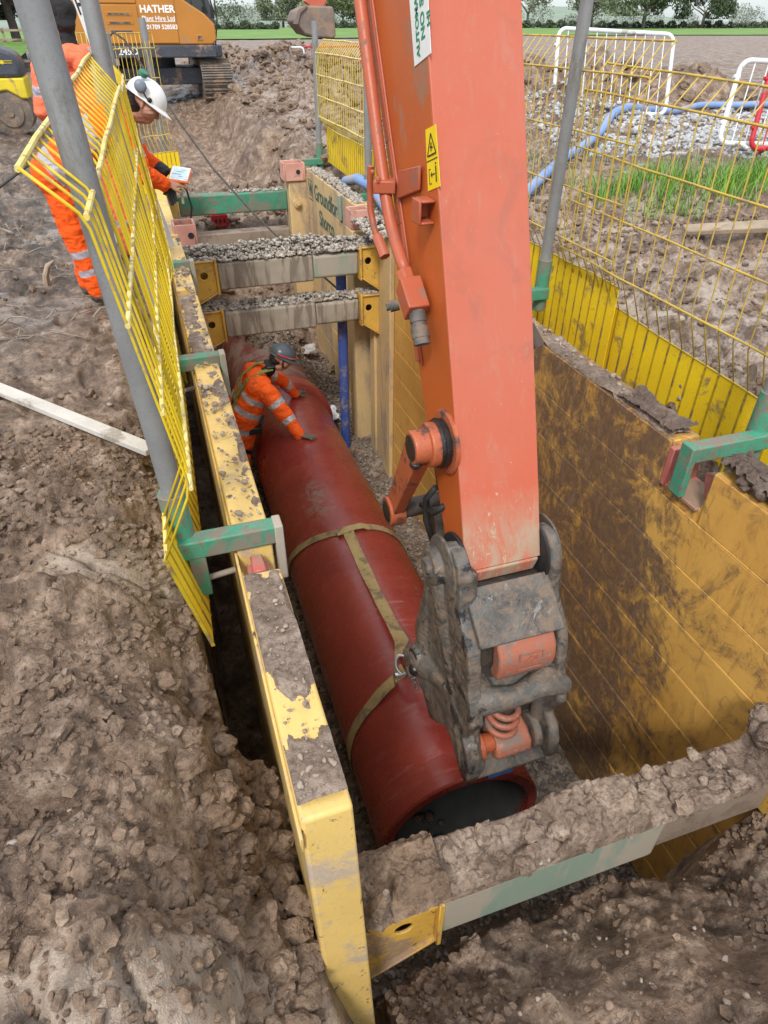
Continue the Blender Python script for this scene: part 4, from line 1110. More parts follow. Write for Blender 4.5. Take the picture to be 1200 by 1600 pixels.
def onpipe(deg, y, r=PR + 0.007):
    a = math.radians(deg); return Vector((PX + r * math.sin(a), y, PZ + r * math.cos(a)))
SL = Vector((0.985, 2.62, -1.47))        # shackle
s1 = thing('lifting_sling', 'webbing sling choked round the red pipe, its long tail reaching the shackle', 'sling', onpipe(0, 4.3), 'webbing slings')
pts = [onpipe(d, 4.30 + 0.30 * max(0, (-d - 8) / 82) ** 1.1 + 0.03 * max(0, d) / 60 + 0.02) for d in range(-170, -7, 6)]
strap('choke_loop', pts, 0.072, '', [(0.05, 1, 0)] * len(pts), s1)
pts = [onpipe(d, 4.30 + 0.055 * math.sin(max(0, d + 10) / 40.0) + 0.0, PR + 0.012 + (0.02 if d < 15 else 0)) for d in range(-14, 120, 6)]
strap('choke_loop', pts, 0.070, '', [(0.0, 1, 0.05)] * len(pts), s1)
mb = MB(); a, b = onpipe(-14, 4.30, PR + 0.022), onpipe(2, 4.32, PR + 0.024); mb.bar(a, b, 0.03, 0.02); mb.build('chafe_sleeve', M['rubber'], s1, 0.006, 1)
pts = [onpipe(-4, 4.33, PR + 0.025), onpipe(-4, 4.2, PR + 0.02)]
for k in range(1, 12):
    u = k / 12; y = 4.2 + (SL.y + 0.10 - 4.2) * u
    p = onpipe(-4 - 1.5 * u, y, PR + 0.016 + 0.20 * u ** 2.4); pts.append(p)
pts.append(SL + Vector((0.0, 0.06, 0.01)))
wd = [(1, 0.1 * math.sin(i * 0.9), 0.25 * math.sin(i * 0.55)) for i in range(len(pts))]
wd[-1] = (0.6, 0, 0.8)
strap('tail', pts, 0.090, '', wd, s1)
s2 = thing('lifting_sling', 'webbing sling looping from the shackle down the left flank of the red pipe', 'sling', onpipe(-45, 2.65), 'webbing slings')
pts = [SL + Vector((0.0, -0.03, -0.02)), SL + Vector((-0.05, -0.01, -0.09))]
pts += [onpipe(d, 2.66 - 0.0012 * (abs(d) - 18), PR + 0.008 + 0.05 * max(0, (d + 40) / 22)) for d in range(-18, -171, -6)]
wd = [(0.3, 0.4, 0.8), (0.2, 0.8, 0.4)] + [(0.05, 1, 0.12 * math.sin(i * 0.8)) for i in range(len(pts) - 2)]
strap('loop', pts, 0.082, '', wd, s2)
# shackle
sh = thing('bow_shackle', 'small galvanised bow shackle joining both slings to the grey hitch', 'shackle', SL, None)
mb = MB(); mb.tube([SL + Vector((0.0 + 0.045 * math.sin(a), 0.0, 0)) + Vector((0, 0.055 * math.cos(a) - 0.01, 0.03 * math.cos(a))) for a in [math.radians(d) for d in range(-150, 151, 20)]], 0.011, 8)
mb.build('bow', M['galv_bright'], sh)
mb = MB(); mb.cyl(SL + Vector((-0.05, -0.058, -0.03)), SL + Vector((0.05, -0.058, -0.03)), 0.012, seg=10); mb.cyl(SL + Vector((-0.066, -0.058, -0.03)), SL + Vector((-0.046, -0.058, -0.03)), 0.02, seg=6); mb.build('pin', M['galv_bright'], sh)
mb = MB()
for k in range(4):
    c = SL + Vector((0.03 + 0.012 * k, -0.03 - 0.018 * k, -0.045 - 0.032 * k))
    mb.tube([c + Vector((0.012 * math.cos(q), 0.012 * math.sin(q) * (k % 2), 0.022 * math.sin(q) + 0.012 * (1 - k % 2) * math.cos(q))) for q in [math.radians(z) for z in range(0, 361, 40)]], 0.005, 6)
mb.build('chain', M['galv_bright'], sh)

# ------------------------------------------------------------------ excavator arm
XL, XR = 1.112, 1.51
D = Vector((0, 0.345, 0.939)).normalized()
arm = thing('excavator_arm', 'huge orange-red excavator arm coming down across the trench, scraped bare at its tip', 'excavator arm', (1.31, 2.2, -0.35))
Ff = lambda z: 2.225 + 0.356 * (z + 0.02)           # front edge (y) at height z
front = [(Ff(z), z) for z in (-0.30, 0.0, 0.4, 0.9, 1.4, 1.88, 2.4, 3.0, 3.7)]
front[0] = (2.13, -0.30)
back = [(4.95, 3.7), (4.35, 3.0), (3.90, 2.4), (3.60, 1.89), (3.32, 1.36), (3.14, 1.04), (2.848, 0.48), (2.70, 0.21), (2.565, 0.02), (2.44, -0.20), (2.36, -0.34)]
mb = MB(); mb.yz([(y + 0.006, z) for y, z in front] + back + [(2.16, -0.36)], XL, XR)
body = mb.build('boom_section', M['arm_side'], arm, 0.006, 2)
mb = MB()
mb.prism([(XL - 0.002, 2.122, -0.31), (XL - 0.002, Ff(0.0) - 0.008, 0.0), (XL - 0.002, Ff(3.7) - 0.008, 3.7), (XL - 0.002, Ff(3.7) + 0.006, 3.7), (XL - 0.002, Ff(0.0) + 0.008, 0.0), (XL - 0.002, 2.136, -0.31)], (XR - XL + 0.004, 0, 0))
mb.build('front_plate', M['arm_front'], arm, 0.004, 2)
mb = MB()
mb.prism([(XL + 0.004, 2.115, -0.315), (XR - 0.004, 2.115, -0.315), (XR - 0.012, 2.135, -0.405), (XL + 0.012, 2.135, -0.405)], (0, 0.14, 0.0))
mb.build('nose_plate', M['arm_front'], arm, 0.014, 3)
mb = MB()      # welded flange along the back edge of the side plate
for (y0, z0), (y1, z1) in zip(back[:-1], back[1:]):
    if z1 > 0.3: mb.bar((XL - 0.006, y0 - 0.03, z0), (XL - 0.006, y1 - 0.03, z1), 0.05, 0.016, (1, 0, 0))
mb.tube([(XL - 0.008, y - 0.085, z) for y, z in back if z > 0.3], 0.006, 6)
mb.build('side_flange', M['arm_pipe'], arm, 0.003, 1)
# pipework on the left side
mb = MB()
mb.tube([(1.06, 4.2, 3.0), (1.055, 3.54, 1.886), (1.05, 3.26, 1.34), (1.05, 3.197, 1.224), (1.05, 3.159, 1.155), (1.05, 3.10, 1.07), (1.05, 3.02, 0.99), (1.05, 2.93, 0.93), (1.05, 2.865, 0.885)], 0.029, 14)
mb.build('hydraulic_pipe', M['arm_pipe'], arm, smooth=180)
mb = MB(); mb.tube([(1.03, 3.33, 1.26), (1.03, 3.345, 1.17), (1.03, 3.34, 1.07), (1.035, 3.30, 0.99), (1.04, 3.23, 0.94)], 0.016, 10)
mb.cyl((1.035, 3.25, 0.965), (1.05, 3.17, 0.885), 0.028, seg=6)
mb.build('hydraulic_pipe', M['arm_pipe'], arm, smooth=60)
mb = MB(); mb.bar((1.005, 3.20, 1.20), (1.10, 3.16, 1.20), 0.10, 0.055); mb.cyl((1.01, 3.235, 1.24), (1.01, 3.235, 1.26), 0.012, seg=6).cyl((1.01, 3.15, 1.215), (1.01, 3.15, 1.245), 0.012, seg=6)
mb.prism([(1.104, 3.12, 1.15), (1.104, 2.85, 1.235), (1.104, 2.85, 1.33), (1.104, 3.12, 1.27)], (-0.014, 0, 0))
mb.build('pipe_clamp', M['arm_pipe'], arm, 0.006, 2)
mb = MB()     # square tube stub, open towards the arm tip
mb.box(1.040, 1.052, 2.70, 2.79, 1.13, 1.225).box(1.052, 1.11, 2.70, 2.79, 1.13, 1.142).box(1.052, 1.11, 2.70, 2.79, 1.213, 1.225).box(1.052, 1.11, 2.775, 2.79, 1.142, 1.213)
ts = mb.build('tube_stub', M['arm_pipe'], arm, 0.005, 2)
ph = thing('hydraulic_valve', 'orange valve block with a grey hose coupling bolted to the side of the arm', 'valve', (1.05, 2.8, 0.85))
d2 = Vector((0, -0.60, -0.45)).normalized()
bl = Vector((1.045, 2.86, 0.885))
mb = MB(); mb.cyl(bl - d2 * 0.02, bl + d2 * 0.05, 0.043, seg=6); mb.bar(bl + d2 * 0.04, bl + d2 * 0.20, 0.10, 0.10, (1, 0, 0)); mb.build('block', M['arm_pipe'], ph, 0.006, 2)
mb = MB(); mb.cyl(bl + d2 * 0.11 + Vector((-0.045, 0.05, -0.05)), bl + d2 * 0.11 + Vector((-0.085, 0.06, -0.06)), 0.026, seg=10); mb.cyl(bl + d2 * 0.11 + Vector((-0.08, 0.06, -0.06)), bl + d2 * 0.11 + Vector((-0.10, 0.065, -0.065)), 0.016, seg=6); mb.build('bolt', M['hitch'], ph)
mb = MB(); q = bl + d2 * 0.19; e2 = Vector((0, -0.42, -0.62)).normalized()
mb.lathe([(0, 0.036), (0.05, 0.038), (0.052, 0.034), (0.07, 0.034), (0.072, 0.040), (0.12, 0.040), (0.122, 0.037), (0.15, 0.037), (0.152, 0.028), (0.145, 0.026)], q, e2, 22); mb.build('hose_coupling', M['hitch'], ph)
# pivot boss, links
mb = MB()
BC = Vector((XL, 2.44, 0.235))
mb.lathe([(0.0, 0.155), (0.012, 0.155), (0.018, 0.148), (0.018, 0.05)], BC + Vector((0.002, 0, 0)), (-1, 0, 0), 36)
mb.build('boss_plate', M['link'], arm, smooth=30)
mb = MB(); mb.lathe([(0.0, 0.115), (0.028, 0.120), (0.03, 0.112), (0.045, 0.112)], BC + Vector((-0.018, 0, 0)), (-1, 0, 0), 36); mb.build('pivot_seal', M['grease'], arm, smooth=30)
def arm_link(x0, sg):
    mb = MB()
    mb.lathe([(0.0, 0.105), (0.05, 0.105), (0.056, 0.098), (0.056, 0.082), (0.125, 0.080), (0.13, 0.074), (0.13, 0.03)], (x0, 2.44, 0.235), (sg, 0, 0), 32)
    e = Vector((x0 + sg * 0.075, 2.80, -0.36)); s = Vector((x0 + sg * 0.075, 2.50, 0.16))
    mb.bar(s, e, 0.075, 0.15, (0, 0.8, 0.5), w2=0.06, h2=0.115)
    mb.lathe([(0, 0.085), (0.09, 0.085)], e + Vector((-0.045, 0.01, -0.03)), (1, 0, 0), 28)
    lk = mb.build('tipping_link', M['link'], arm, 0.007, 2)
    g = MB(); g.lathe([(0, 0.066), (0.006, 0.06), (0.006, 0.02)], (x0 + sg * 0.128, 2.44, 0.235), (sg, 0, 0), 24); g.build('grease', M['grease'], lk); g = MB(); g.ball((x0 + sg * 0.11, 2.42, 0.155), 0.03, sc=(1, 1, 0.8)); g.build('grease', M['grease'], lk); g = MB(); g.lathe([(0, 0.06), (0.004, 0.055), (0.004, 0.02)], e + Vector((sg * 0.047, 0.01, -0.03)), (sg, 0, 0), 20)
    g.build('grease', M['grease'], lk)
arm_link(XL - 0.05, -1); arm_link(XR - 0.095, 1)
mb = MB(); mb.cyl((XL - 0.10, 2.81, -0.39), (XR + 0.10, 2.81, -0.39), 0.055); mb.cyl((1.31, 2.85, -0.34), (1.31, 3.75, 1.55), 0.05); mb.cyl((1.31, 3.45, 0.95), (1.31, 4.4, 2.95), 0.085)
mb.bar((1.31, 2.80, -0.40), (1.31, 2.52, -0.95), 0.24, 0.14, (0, 1, 0.4))
mb.build('bucket_ram', M['hitch_dark'], arm, 0.004, 1)
mb = MB()
mb.tube([(XL - 0.02, 2.50, -0.06), (XL - 0.04, 2.56, -0.16), (XL - 0.035, 2.56, -0.30), (XL - 0.01, 2.50, -0.42)], 0.018, 8)
mb.tube([(XL - 0.0, 2.42, -0.12), (XL - 0.03, 2.48, -0.2), (XL - 0.04, 2.62, -0.24)], 0.016, 8)
mb.build('grease_hose', M['rubber'], arm, smooth=180)
# right-hand pipe stub peeking past the arm
mb = MB(); mb.cyl((XR + 0.01, 2.55, 0.70), (XR + 0.05, 2.5, 0.62), 0.035); mb.build('pipe_stub', M['hitch_dark'], arm)
# stickers
def onarm(y, z): return Vector((XL - 0.0035, y, z))
mb = MB(); mb.prism([(XL - 0.001, y, z) for y, z in ((3.36, 2.70), (3.052, 1.876), (2.978, 1.664), (2.805, 1.713), (2.853, 1.872), (3.145, 2.70))], (-0.002, 0, 0))
st = mb.build('white_sticker', M['sticker_w'], arm, smooth=0)
ld = (0, 0.26, 0.965)
for body_, y, z, sz in (('AUTOMAT', 2.915, 1.700, 0.046), ('NO S', 2.868, 1.758, 0.056), ('HI', 2.815, 1.80, 0.05)):
    text_mesh(body_, sz, M['ink_green'], (XL - 0.0042, y, z), ld, (0, 0.9, -0.2), parent=st, bold=0.0014, depth=0.0006)
mb = MB(); mb.prism([(XL - 0.001, y, z) for y, z in ((2.836, 1.459), (2.730, 1.490), (2.656, 1.284), (2.784, 1.243))], (-0.002, 0, 0))
sy = mb.build('yellow_sticker', M['sticker_y'], arm, smooth=0)
def lb(u, v):     # sticker coordinates: u across, v down
    a = Vector((0, 2.836, 1.459)).lerp(Vector((0, 2.730, 1.490)), u); b = Vector((0, 2.784, 1.243)).lerp(Vector((0, 2.656, 1.284)), u)
    p = a.lerp(b, v); return Vector((XL - 0.0045, p.y, p.z))
mb = MB()
tri = [lb(0.5, 0.10), lb(0.88, 0.44), lb(0.12, 0.44)]
for i in range(3): mb.bar(tri[i], tri[(i + 1) % 3], 0.006, 0.001, (1, 0, 0))
mb.bar(lb(0.5, 0.24), lb(0.45, 0.38), 0.008, 0.001, (1, 0, 0)); mb.bar(lb(0.38, 0.30), lb(0.62, 0.33), 0.005, 0.001, (1, 0, 0))
mb.bar(lb(0.02, 0.52), lb(0.98, 0.52), 0.003, 0.001, (1, 0, 0))
mb.bar(lb(0.78, 0.64), lb(0.76, 0.90), 0.009, 0.001, (1, 0, 0)); mb.bar(lb(0.79, 0.585), lb(0.785, 0.615), 0.009, 0.001, (1, 0, 0))
mb.bar(lb(0.35, 0.76), lb(0.66, 0.76), 0.004, 0.001, (1, 0, 0)); mb.bar(lb(0.35, 0.76), lb(0.44, 0.72), 0.004, 0.001, (1, 0, 0)); mb.bar(lb(0.35, 0.76), lb(0.44, 0.80), 0.004, 0.001, (1, 0, 0))
mb.bar(lb(0.2, 0.66), lb(0.2, 0.9), 0.003, 0.001, (1, 0, 0)); mb.bar(lb(0.2, 0.9), lb(0.36, 0.9), 0.003, 0.001, (1, 0, 0)); mb.bar(lb(0.2, 0.66), lb(0.32, 0.66), 0.003, 0.001, (1, 0, 0))
mb.build('pictogram', M['ink_black'], sy, smooth=0)

# ------------------------------------------------------------------ fused bodies (people and castings)
def capsule(p0, p1, r0, r1, seg=14):
    p0, p1 = Vector(p0), Vector(p1)
    d = p1 - p0; L = d.length
    if L < 1e-6: d = Vector((0, 0, 1)); L = 1e-6
    t = d.normalized()
    prof = [(-r0 * math.cos(a), max(r0 * math.sin(a), 1e-4)) for a in [math.pi / 2 * k / 5 for k in range(6)]]
    prof += [(L + r1 * math.sin(a), max(r1 * math.cos(a), 1e-4)) for a in [math.pi / 2 * k / 5 for k in range(6)]]
    mb = MB(); mb.lathe(prof, p0, t, seg); return mb

def body(name, bones, mats, parent, voxel=0.007, wrinkle=0.006, smooth_it=4, extra=None):
    """one continuous skin: the bones' volumes are fused by a voxel remesh; every face takes the material of the nearest bone.
    bone: (p0, p1, r0, r1, mat, [(t0, t1, mat), ...])"""
    mb = MB()
    for b in bones:
        c = capsule(*b[:4]); mb.add(c.v, c.f)
    if extra is not None: mb.add(extra.v, extra.f)
    off = Vector(parent.location)
    me = bpy.data.meshes.new(name + '_cage'); me.from_pydata([tuple(Vector(p) - off) for p in mb.v], [], mb.f)
    bm = bmesh.new(); bm.from_mesh(me); bmesh.ops.recalc_face_normals(bm, faces=bm.faces); bm.to_mesh(me); bm.free()
    o = bpy.data.objects.new(name + '_cage', me); COL.objects.link(o)
    r = o.modifiers.new('r', 'REMESH'); r.mode = 'VOXEL'; r.voxel_size = voxel
    sm = o.modifiers.new('s', 'SMOOTH'); sm.factor = 0.5; sm.iterations = smooth_it
    bpy.context.view_layer.update()
    nm = bpy.data.meshes.new_from_object(o.evaluated_get(bpy.context.evaluated_depsgraph_get()))
    bpy.data.objects.remove(o); bpy.data.meshes.remove(me)
    nv = len(nm.vertices)
    co = np.empty(nv * 3, np.float32); nm.vertices.foreach_get('co', co); co = co.reshape(-1, 3).astype(float)
    no = np.empty(nv * 3, np.float32); nm.vertices.foreach_get('normal', no); no = no.reshape(-1, 3)
    nf = len(nm.polygons)
    ce = np.empty(nf * 3, np.float32); nm.polygons.foreach_get('center', ce); ce = ce.reshape(-1, 3).astype(float) + np.array(off)
    def dist(P, b):
        a = np.array(b[0], float); c = np.array(b[1], float) - a; L2 = max(c @ c, 1e-9)
        t = np.clip(((P - a) @ c) / L2, 0, 1)
        d = np.linalg.norm(P - a - t[:, None] * c, axis=1)
        return d - (b[2] + (b[3] - b[2]) * t), t
    best = np.full(nf, 9.0); mi = np.zeros(nf, int)
    soft = np.full(nv, 9.0); cl = np.zeros(nv, bool)
    for b in bones:
        d, t = dist(ce, b)
        m = np.full(nf, b[4])
        for (t0, t1, mm) in (b[5] if len(b) > 5 else []): m = np.where((t >= t0) & (t <= t1), mm, m)
        w = d < best
        best = np.where(w, d, best); mi = np.where(w, m, mi)
        d, t = dist(co + np.array(off), b); w = d < soft; soft = np.where(w, d, soft); cl = np.where(w, b[2] > 0.045, cl)
    if wrinkle:
        P = co * np.array([1, 1, 1.9])
        w = vn3(P * 13 + 5, 3) + 0.6 * (0.4 - np.abs(vn3(P * 21 + 9, 5)) * 2)
        co = co + no * (wrinkle * w * cl)[:, None]
        nm.vertices.foreach_set('co', co.astype(np.float32).ravel())
    nm.materials.clear()
    for m in mats: nm.materials.append(m)
    nm.polygons.foreach_set('material_index', mi.astype(np.int32)); nm.update(); shade(nm, 180)
    nm.name = name
    return link(bpy.data.objects.new(name, nm), parent)

# ------------------------------------------------------------------ quick hitch
qh = thing('quick_hitch', 'greasy grey bucket hitch pinned to the arm tip, with an orange claw and spring', 'hitch', (1.31, 2.1, -1.6))
plate = [(2.30, -0.25), (2.22, -0.185), (2.13, -0.17), (2.06, -0.215), (2.018, -0.34), (2.005, -0.47), (1.945, -0.53), (1.875, -0.60), (1.845, -0.70), (1.83, -0.83), (1.79, -0.92), (1.755, -1.02), (1.80, -1.10), (1.84, -1.20), (1.775, -1.24),
         (1.735, -1.32), (1.725, -1.42), (1.755, -1.50), (1.83, -1.50), (1.90, -1.43), (1.97, -1.37), (2.05, -1.38), (2.16, -1.50), (2.27, -1.585), (2.36, -1.52), (2.45, -1.38), (2.54, -1.22), (2.56, -1.08), (2.50, -0.85), (2.44, -0.62), (2.41, -0.42)]
ex_ = MB(); ex_.yz(plate, 1.035, 1.105)
fb = [((1.085, 2.27, -0.36), (1.085, 2.18, -0.66), 0.10, 0.085, 0), ((1.085, 2.18, -0.66), (1.09, 2.03, -0.98), 0.085, 0.07, 0), ((1.09, 2.03, -0.98), (1.09, 1.90, -1.24), 0.07, 0.07, 0), ((1.09, 1.90, -1.24), (1.09, 1.80, -1.40), 0.065, 0.07, 0),
      ((1.07, 2.40, -1.20), (1.09, 2.10, -1.10), 0.12, 0.07, 0), ((1.07, 2.40, -1.20), (1.09, 2.28, -1.50), 0.11, 0.06, 0), ((1.09, 2.40, -0.62), (1.08, 2.42, -1.15), 0.055, 0.09, 0), ((1.09, 2.08, -0.30), (1.09, 2.06, -0.48), 0.06, 0.05, 0)]
side_cast = body('side_plate', fb, [M['hitch']], qh, 0.008, 0.006, 5, ex_)
def side_plate(x0, x1, out):
    if out < 1.3:
        s = side_cast
    else:
        mb = MB(); mb.yz(plate, x0, x1); s = mb.build('side_plate', M['hitch'], qh, 0.022, 3)
    mb = MB(); mb.lathe([(0, 0.17), (0.014, 0.165), (0.016, 0.10)], (out, 2.22, -0.335), (-1 if out < 1.3 else 1, 0, 0), 32)
    mb.lathe([(0.0, 0.105), (0.055, 0.095), (0.06, 0.085), (0.06, 0.055), (0.085, 0.05), (0.085, 0.0)], (out, 2.27, -0.36), (-1 if out < 1.3 else 1, 0, 0), 28)
    mb.bar((out - 0.02, 2.26, -0.46), (out - 0.02, 2.26, -0.53), 0.03, 0.05, (1, 0, 0))
    mb.build('pin_boss', M['hitch'], s, 0.008, 2)
    return s
side_plate(1.04, 1.105, 1.04)
sr = side_plate(1.525, 1.585, 1.585)
mb = MB()
mb.lathe([(0, 0.165), (0.008, 0.168), (0.016, 0.165)], (1.082 + 0.026, 2.21, -0.33), (-1, 0, 0), 36)
mb.build('dust_seal', M['rubber'], qh)
mb = MB(); mb.lathe([(0, 0.165), (0.012, 0.165)], (1.512, 2.21, -0.33), (1, 0, 0), 36); mb.build('dust_seal', M['rubber'], qh)
mb = MB(); mb.yz([(2.02, -0.46), (2.06, -0.40), (2.24, -0.44), (2.42, -0.9), (2.42, -1.40), (2.20, -1.42), (1.96, -1.32), (1.93, -0.9), (1.99, -0.6)], 1.10, 1.53); mb.build('core', M['hitch_dark'], qh, 0.01, 2)
mb = MB()       # boss of the hitch's lifting eye on the left flank
mb.lathe([(0, 0.115), (0.05, 0.10), (0.065, 0.085), (0.065, 0.02)], (1.04, 2.40, -1.20), (-1, 0, 0), 24); mb.lathe([(0.02, 0.04), (0.095, 0.035), (0.10, 0.03)], (1.04, 2.42, -1.31), (-1, 0, 0), 12)
mb.prism([(1.0, 2.56, -1.30), (1.0, 2.64, -1.36), (1.0, 2.64, -1.47), (1.0, 2.56, -1.50), (1.0, 2.48, -1.42)], (0.045, 0, 0))
mb.build('lifting_eye', M['hitch'], qh, 0.01, 2)
mb = MB(); mb.lathe([(0, 0.078), (0.004, 0.072), (0.004, 0.02)], (0.974, 2.40, -1.20), (-1, 0, 0), 18); mb.ball((0.972, 2.37, -1.235), 0.04); mb.build('grease', M['grease'], qh)
mb = MB(); mb.yz([(2.07, -0.365), (2.085, -0.40), (1.875, -0.575), (1.845, -0.555), (1.86, -0.53)], 1.085, 1.535); mb.build('cover_plate', M['hitch'], qh, 0.008, 2)
mb = MB()
cl_ = [(1.93, -0.575), (1.875, -0.575), (1.83, -0.63), (1.815, -0.71), (1.83, -0.79), (1.875, -0.82), (1.92, -0.80), (1.90, -0.72), (1.91, -0.65)]
mb.yz(cl_, 1.185, 1.495); cw = mb.build('lock_claw', M['claw'], qh, 0.016, 3)
mb = MB()
fr_ = [(1.29, -0.635), (1.415, -0.635), (1.415, -0.745), (1.29, -0.745)]
def yc(z): return 1.8185 + 0.9 * (z + 0.70) ** 2
for i in range(4):
    a, b = fr_[i], fr_[(i + 1) % 4]
    mb.bar((a[0], yc(a[1]), a[1]), (b[0], yc(b[1]), b[1]), 0.006, 0.006, (0, 1, 0))
for a, b in (((1.32, -0.72), (1.38, -0.66)), ((1.345, -0.725), (1.395, -0.69)), ((1.31, -0.68), (1.35, -0.655)), ((1.38, -0.66), (1.36, -0.665)), ((1.38, -0.66), (1.385, -0.685))):
    mb.bar((a[0], yc(a[1]), a[1]), (b[0], yc(b[1]), b[1]), 0.008, 0.006, (0, 1, 0))
mb.build('emblem', M['claw'], cw)
HITCH_CASTINGS = True
mb = MB(); mb.cyl((1.43, 1.90, -0.80), (1.43, 1.90, -0.86), 0.04); mb.build('jaw_stud', M['hitch'], qh)
c0 = Vector((1.30, 1.90, -1.075))
mb = MB(); mb.tube([c0 + Vector((0.076 * math.cos(k * 0.35), 0.076 * math.sin(k * 0.35), -0.0042 * k)) for k in range(0, 58)], 0.019, 8); mb.build('spring', M['claw'], qh, smooth=180)
mb = MB(); mb.cyl(c0, c0 + Vector((0, 0, -0.26)), 0.055); mb.build('spring_core', M['hitch_dark'], qh)
mb = MB(); mb.yz([(1.99, -1.32), (1.88, -1.33), (1.81, -1.37), (1.79, -1.43), (1.83, -1.49), (1.99, -1.52)], 1.24, 1.46); mb.build('lower_block', M['claw'], qh, 0.02, 3)
mb = MB(); mb.lathe([(0, 0.085), (0.06, 0.085)], (1.115, 1.87, -1.37), (1, 0, 0), 28); mb.lathe([(0.06, 0.06), (0.13, 0.05)], (1.115, 1.87, -1.37), (1, 0, 0), 20); mb.build('lower_pin', M['link'], qh, 0.006, 2)
mb = MB(); mb.lathe([(0, 0.10), (0.05, 0.10)], (1.465, 1.88, -1.38), (1, 0, 0), 28); mb.build('lower_lug', M['hitch'], qh, 0.012, 2)
mb = MB(); mb.yz([(1.755, -1.50), (1.82, -1.47), (1.95, -1.47), (2.1, -1.50), (2.1, -1.54), (1.80, -1.56)], 1.10, 1.54); mb.build('bottom_plate', M['hitch'], qh, 0.012, 2)
mb = MB(); mb.cyl((1.505, 1.90, -1.02), (1.52, 1.90, -1.30), 0.038); mb.build('ram', M['hitch'], qh)
tg = MB(); tg.prism([(1.22, 1.845, -1.565), (1.40, 1.845, -1.565), (1.385, 1.83, -1.67), (1.235, 1.83, -1.675)], (0, 0.004, 0))
tag(tg.build('blue_flap', plain('blue_flap', (0.03, 0.13, 0.36), 0.6, var=0.3), bevel=0.001, loc=(1.31, 1.84, -1.6)), 'small blue flap hanging under the grey hitch over the pipe mouth', 'flap')

# ------------------------------------------------------------------ people
def hand(bones, wrist, palm_dir, up, m, spread=0.2, curl=0.3, side=1, r=0.0095, thumb=True):
    """palm and five bent fingers; palm_dir points to the fingertips, up is the back of the hand"""
    w = Vector(wrist); f = Vector(palm_dir).normalized(); u = Vector(up); u = (u - f * u.dot(f)).normalized(); s = f.cross(u) * side
    for k in (-1, -0.33, 0.33, 1):
        bones.append((w + s * 0.020 * k, w + f * 0.088 + s * 0.031 * k, 0.019, 0.014, m))
    for k, L in ((-1.0, 0.072), (-0.33, 0.085), (0.33, 0.080), (1.0, 0.062)):
        p = w + f * 0.088 + s * 0.031 * k
        d = (f + s * spread * k * 0.5).normalized()
        for i, fr in enumerate((0.45, 0.32, 0.23)):
            d = (d - u * curl * (0.6 + 0.5 * i)).normalized()
            q = p + d * L * fr * 1.05
            bones.append((p, q, r * (1.05 - 0.1 * i), r * (0.97 - 0.1 * i), m)); p = q
    if thumb:
        p = w + f * 0.025 - s * 0.028
        q = p + (f * 0.55 - s * 0.65 - u * 0.25).normalized() * 0.045; bones.append((p, q, 0.015, 0.012, m))
        e = q + (f * 0.85 - s * 0.25 - u * 0.3).normalized() * 0.035; bones.append((q, e, 0.012, 0.0095, m))

def head(bones, c, face, up, ms, mh, hair_r=0.0):
    """skull, jaw, nose, ears, brow; face is the direction looked in"""
    c = Vector(c); f = Vector(face).normalized(); u = Vector(up); u = (u - f * u.dot(f)).normalized(); s = f.cross(u)
    bones.append((c - f * 0.025 + u * 0.03, c + f * 0.02 + u * 0.025, 0.092, 0.085, ms))
    bones.append((c + f * 0.045 - u * 0.055, c + f * 0.055 - u * 0.075, 0.052, 0.040, ms))
    bones.append((c + f * 0.098 + u * 0.005, c + f * 0.112 - u * 0.03, 0.010, 0.016, ms))
    bones.append((c + f * 0.082 + s * 0.035 + u * 0.02, c + f * 0.082 - s * 0.035 + u * 0.02, 0.014, 0.014, ms))
    bones.append((c + f * 0.088 + s * 0.018 - u * 0.062, c + f * 0.088 - s * 0.018 - u * 0.062, 0.010, 0.010, ms))
    bones.append((c + f * 0.045 + s * 0.03 - u * 0.02, c + f * 0.045 - s * 0.03 - u * 0.02, 0.062, 0.062, ms)); bones.append((c + f * 0.02 - u * 0.07, c - f * 0.01 - u * 0.09, 0.06, 0.055, ms))
    for k in (-1, 1):
        bones.append((c + s * 0.086 * k + u * 0.015 - f * 0.005, c + s * 0.09 * k - u * 0.025, 0.016, 0.011, ms))
    if mh is not None:
        bones.append((c - f * 0.035 + u * 0.045, c - f * 0.05 - u * 0.03, 0.088 + hair_r, 0.072 + hair_r, mh))
    return c, f, u, s

def eyes(c, f, u, s, parent):
    mb = MB()
    for k in (-1, 1): mb.ball(c + f * 0.088 + s * 0.031 * k + u * 0.002, 0.011, 8, 6)
    mb.build('eyes', M['ink_black'], parent, smooth=180)

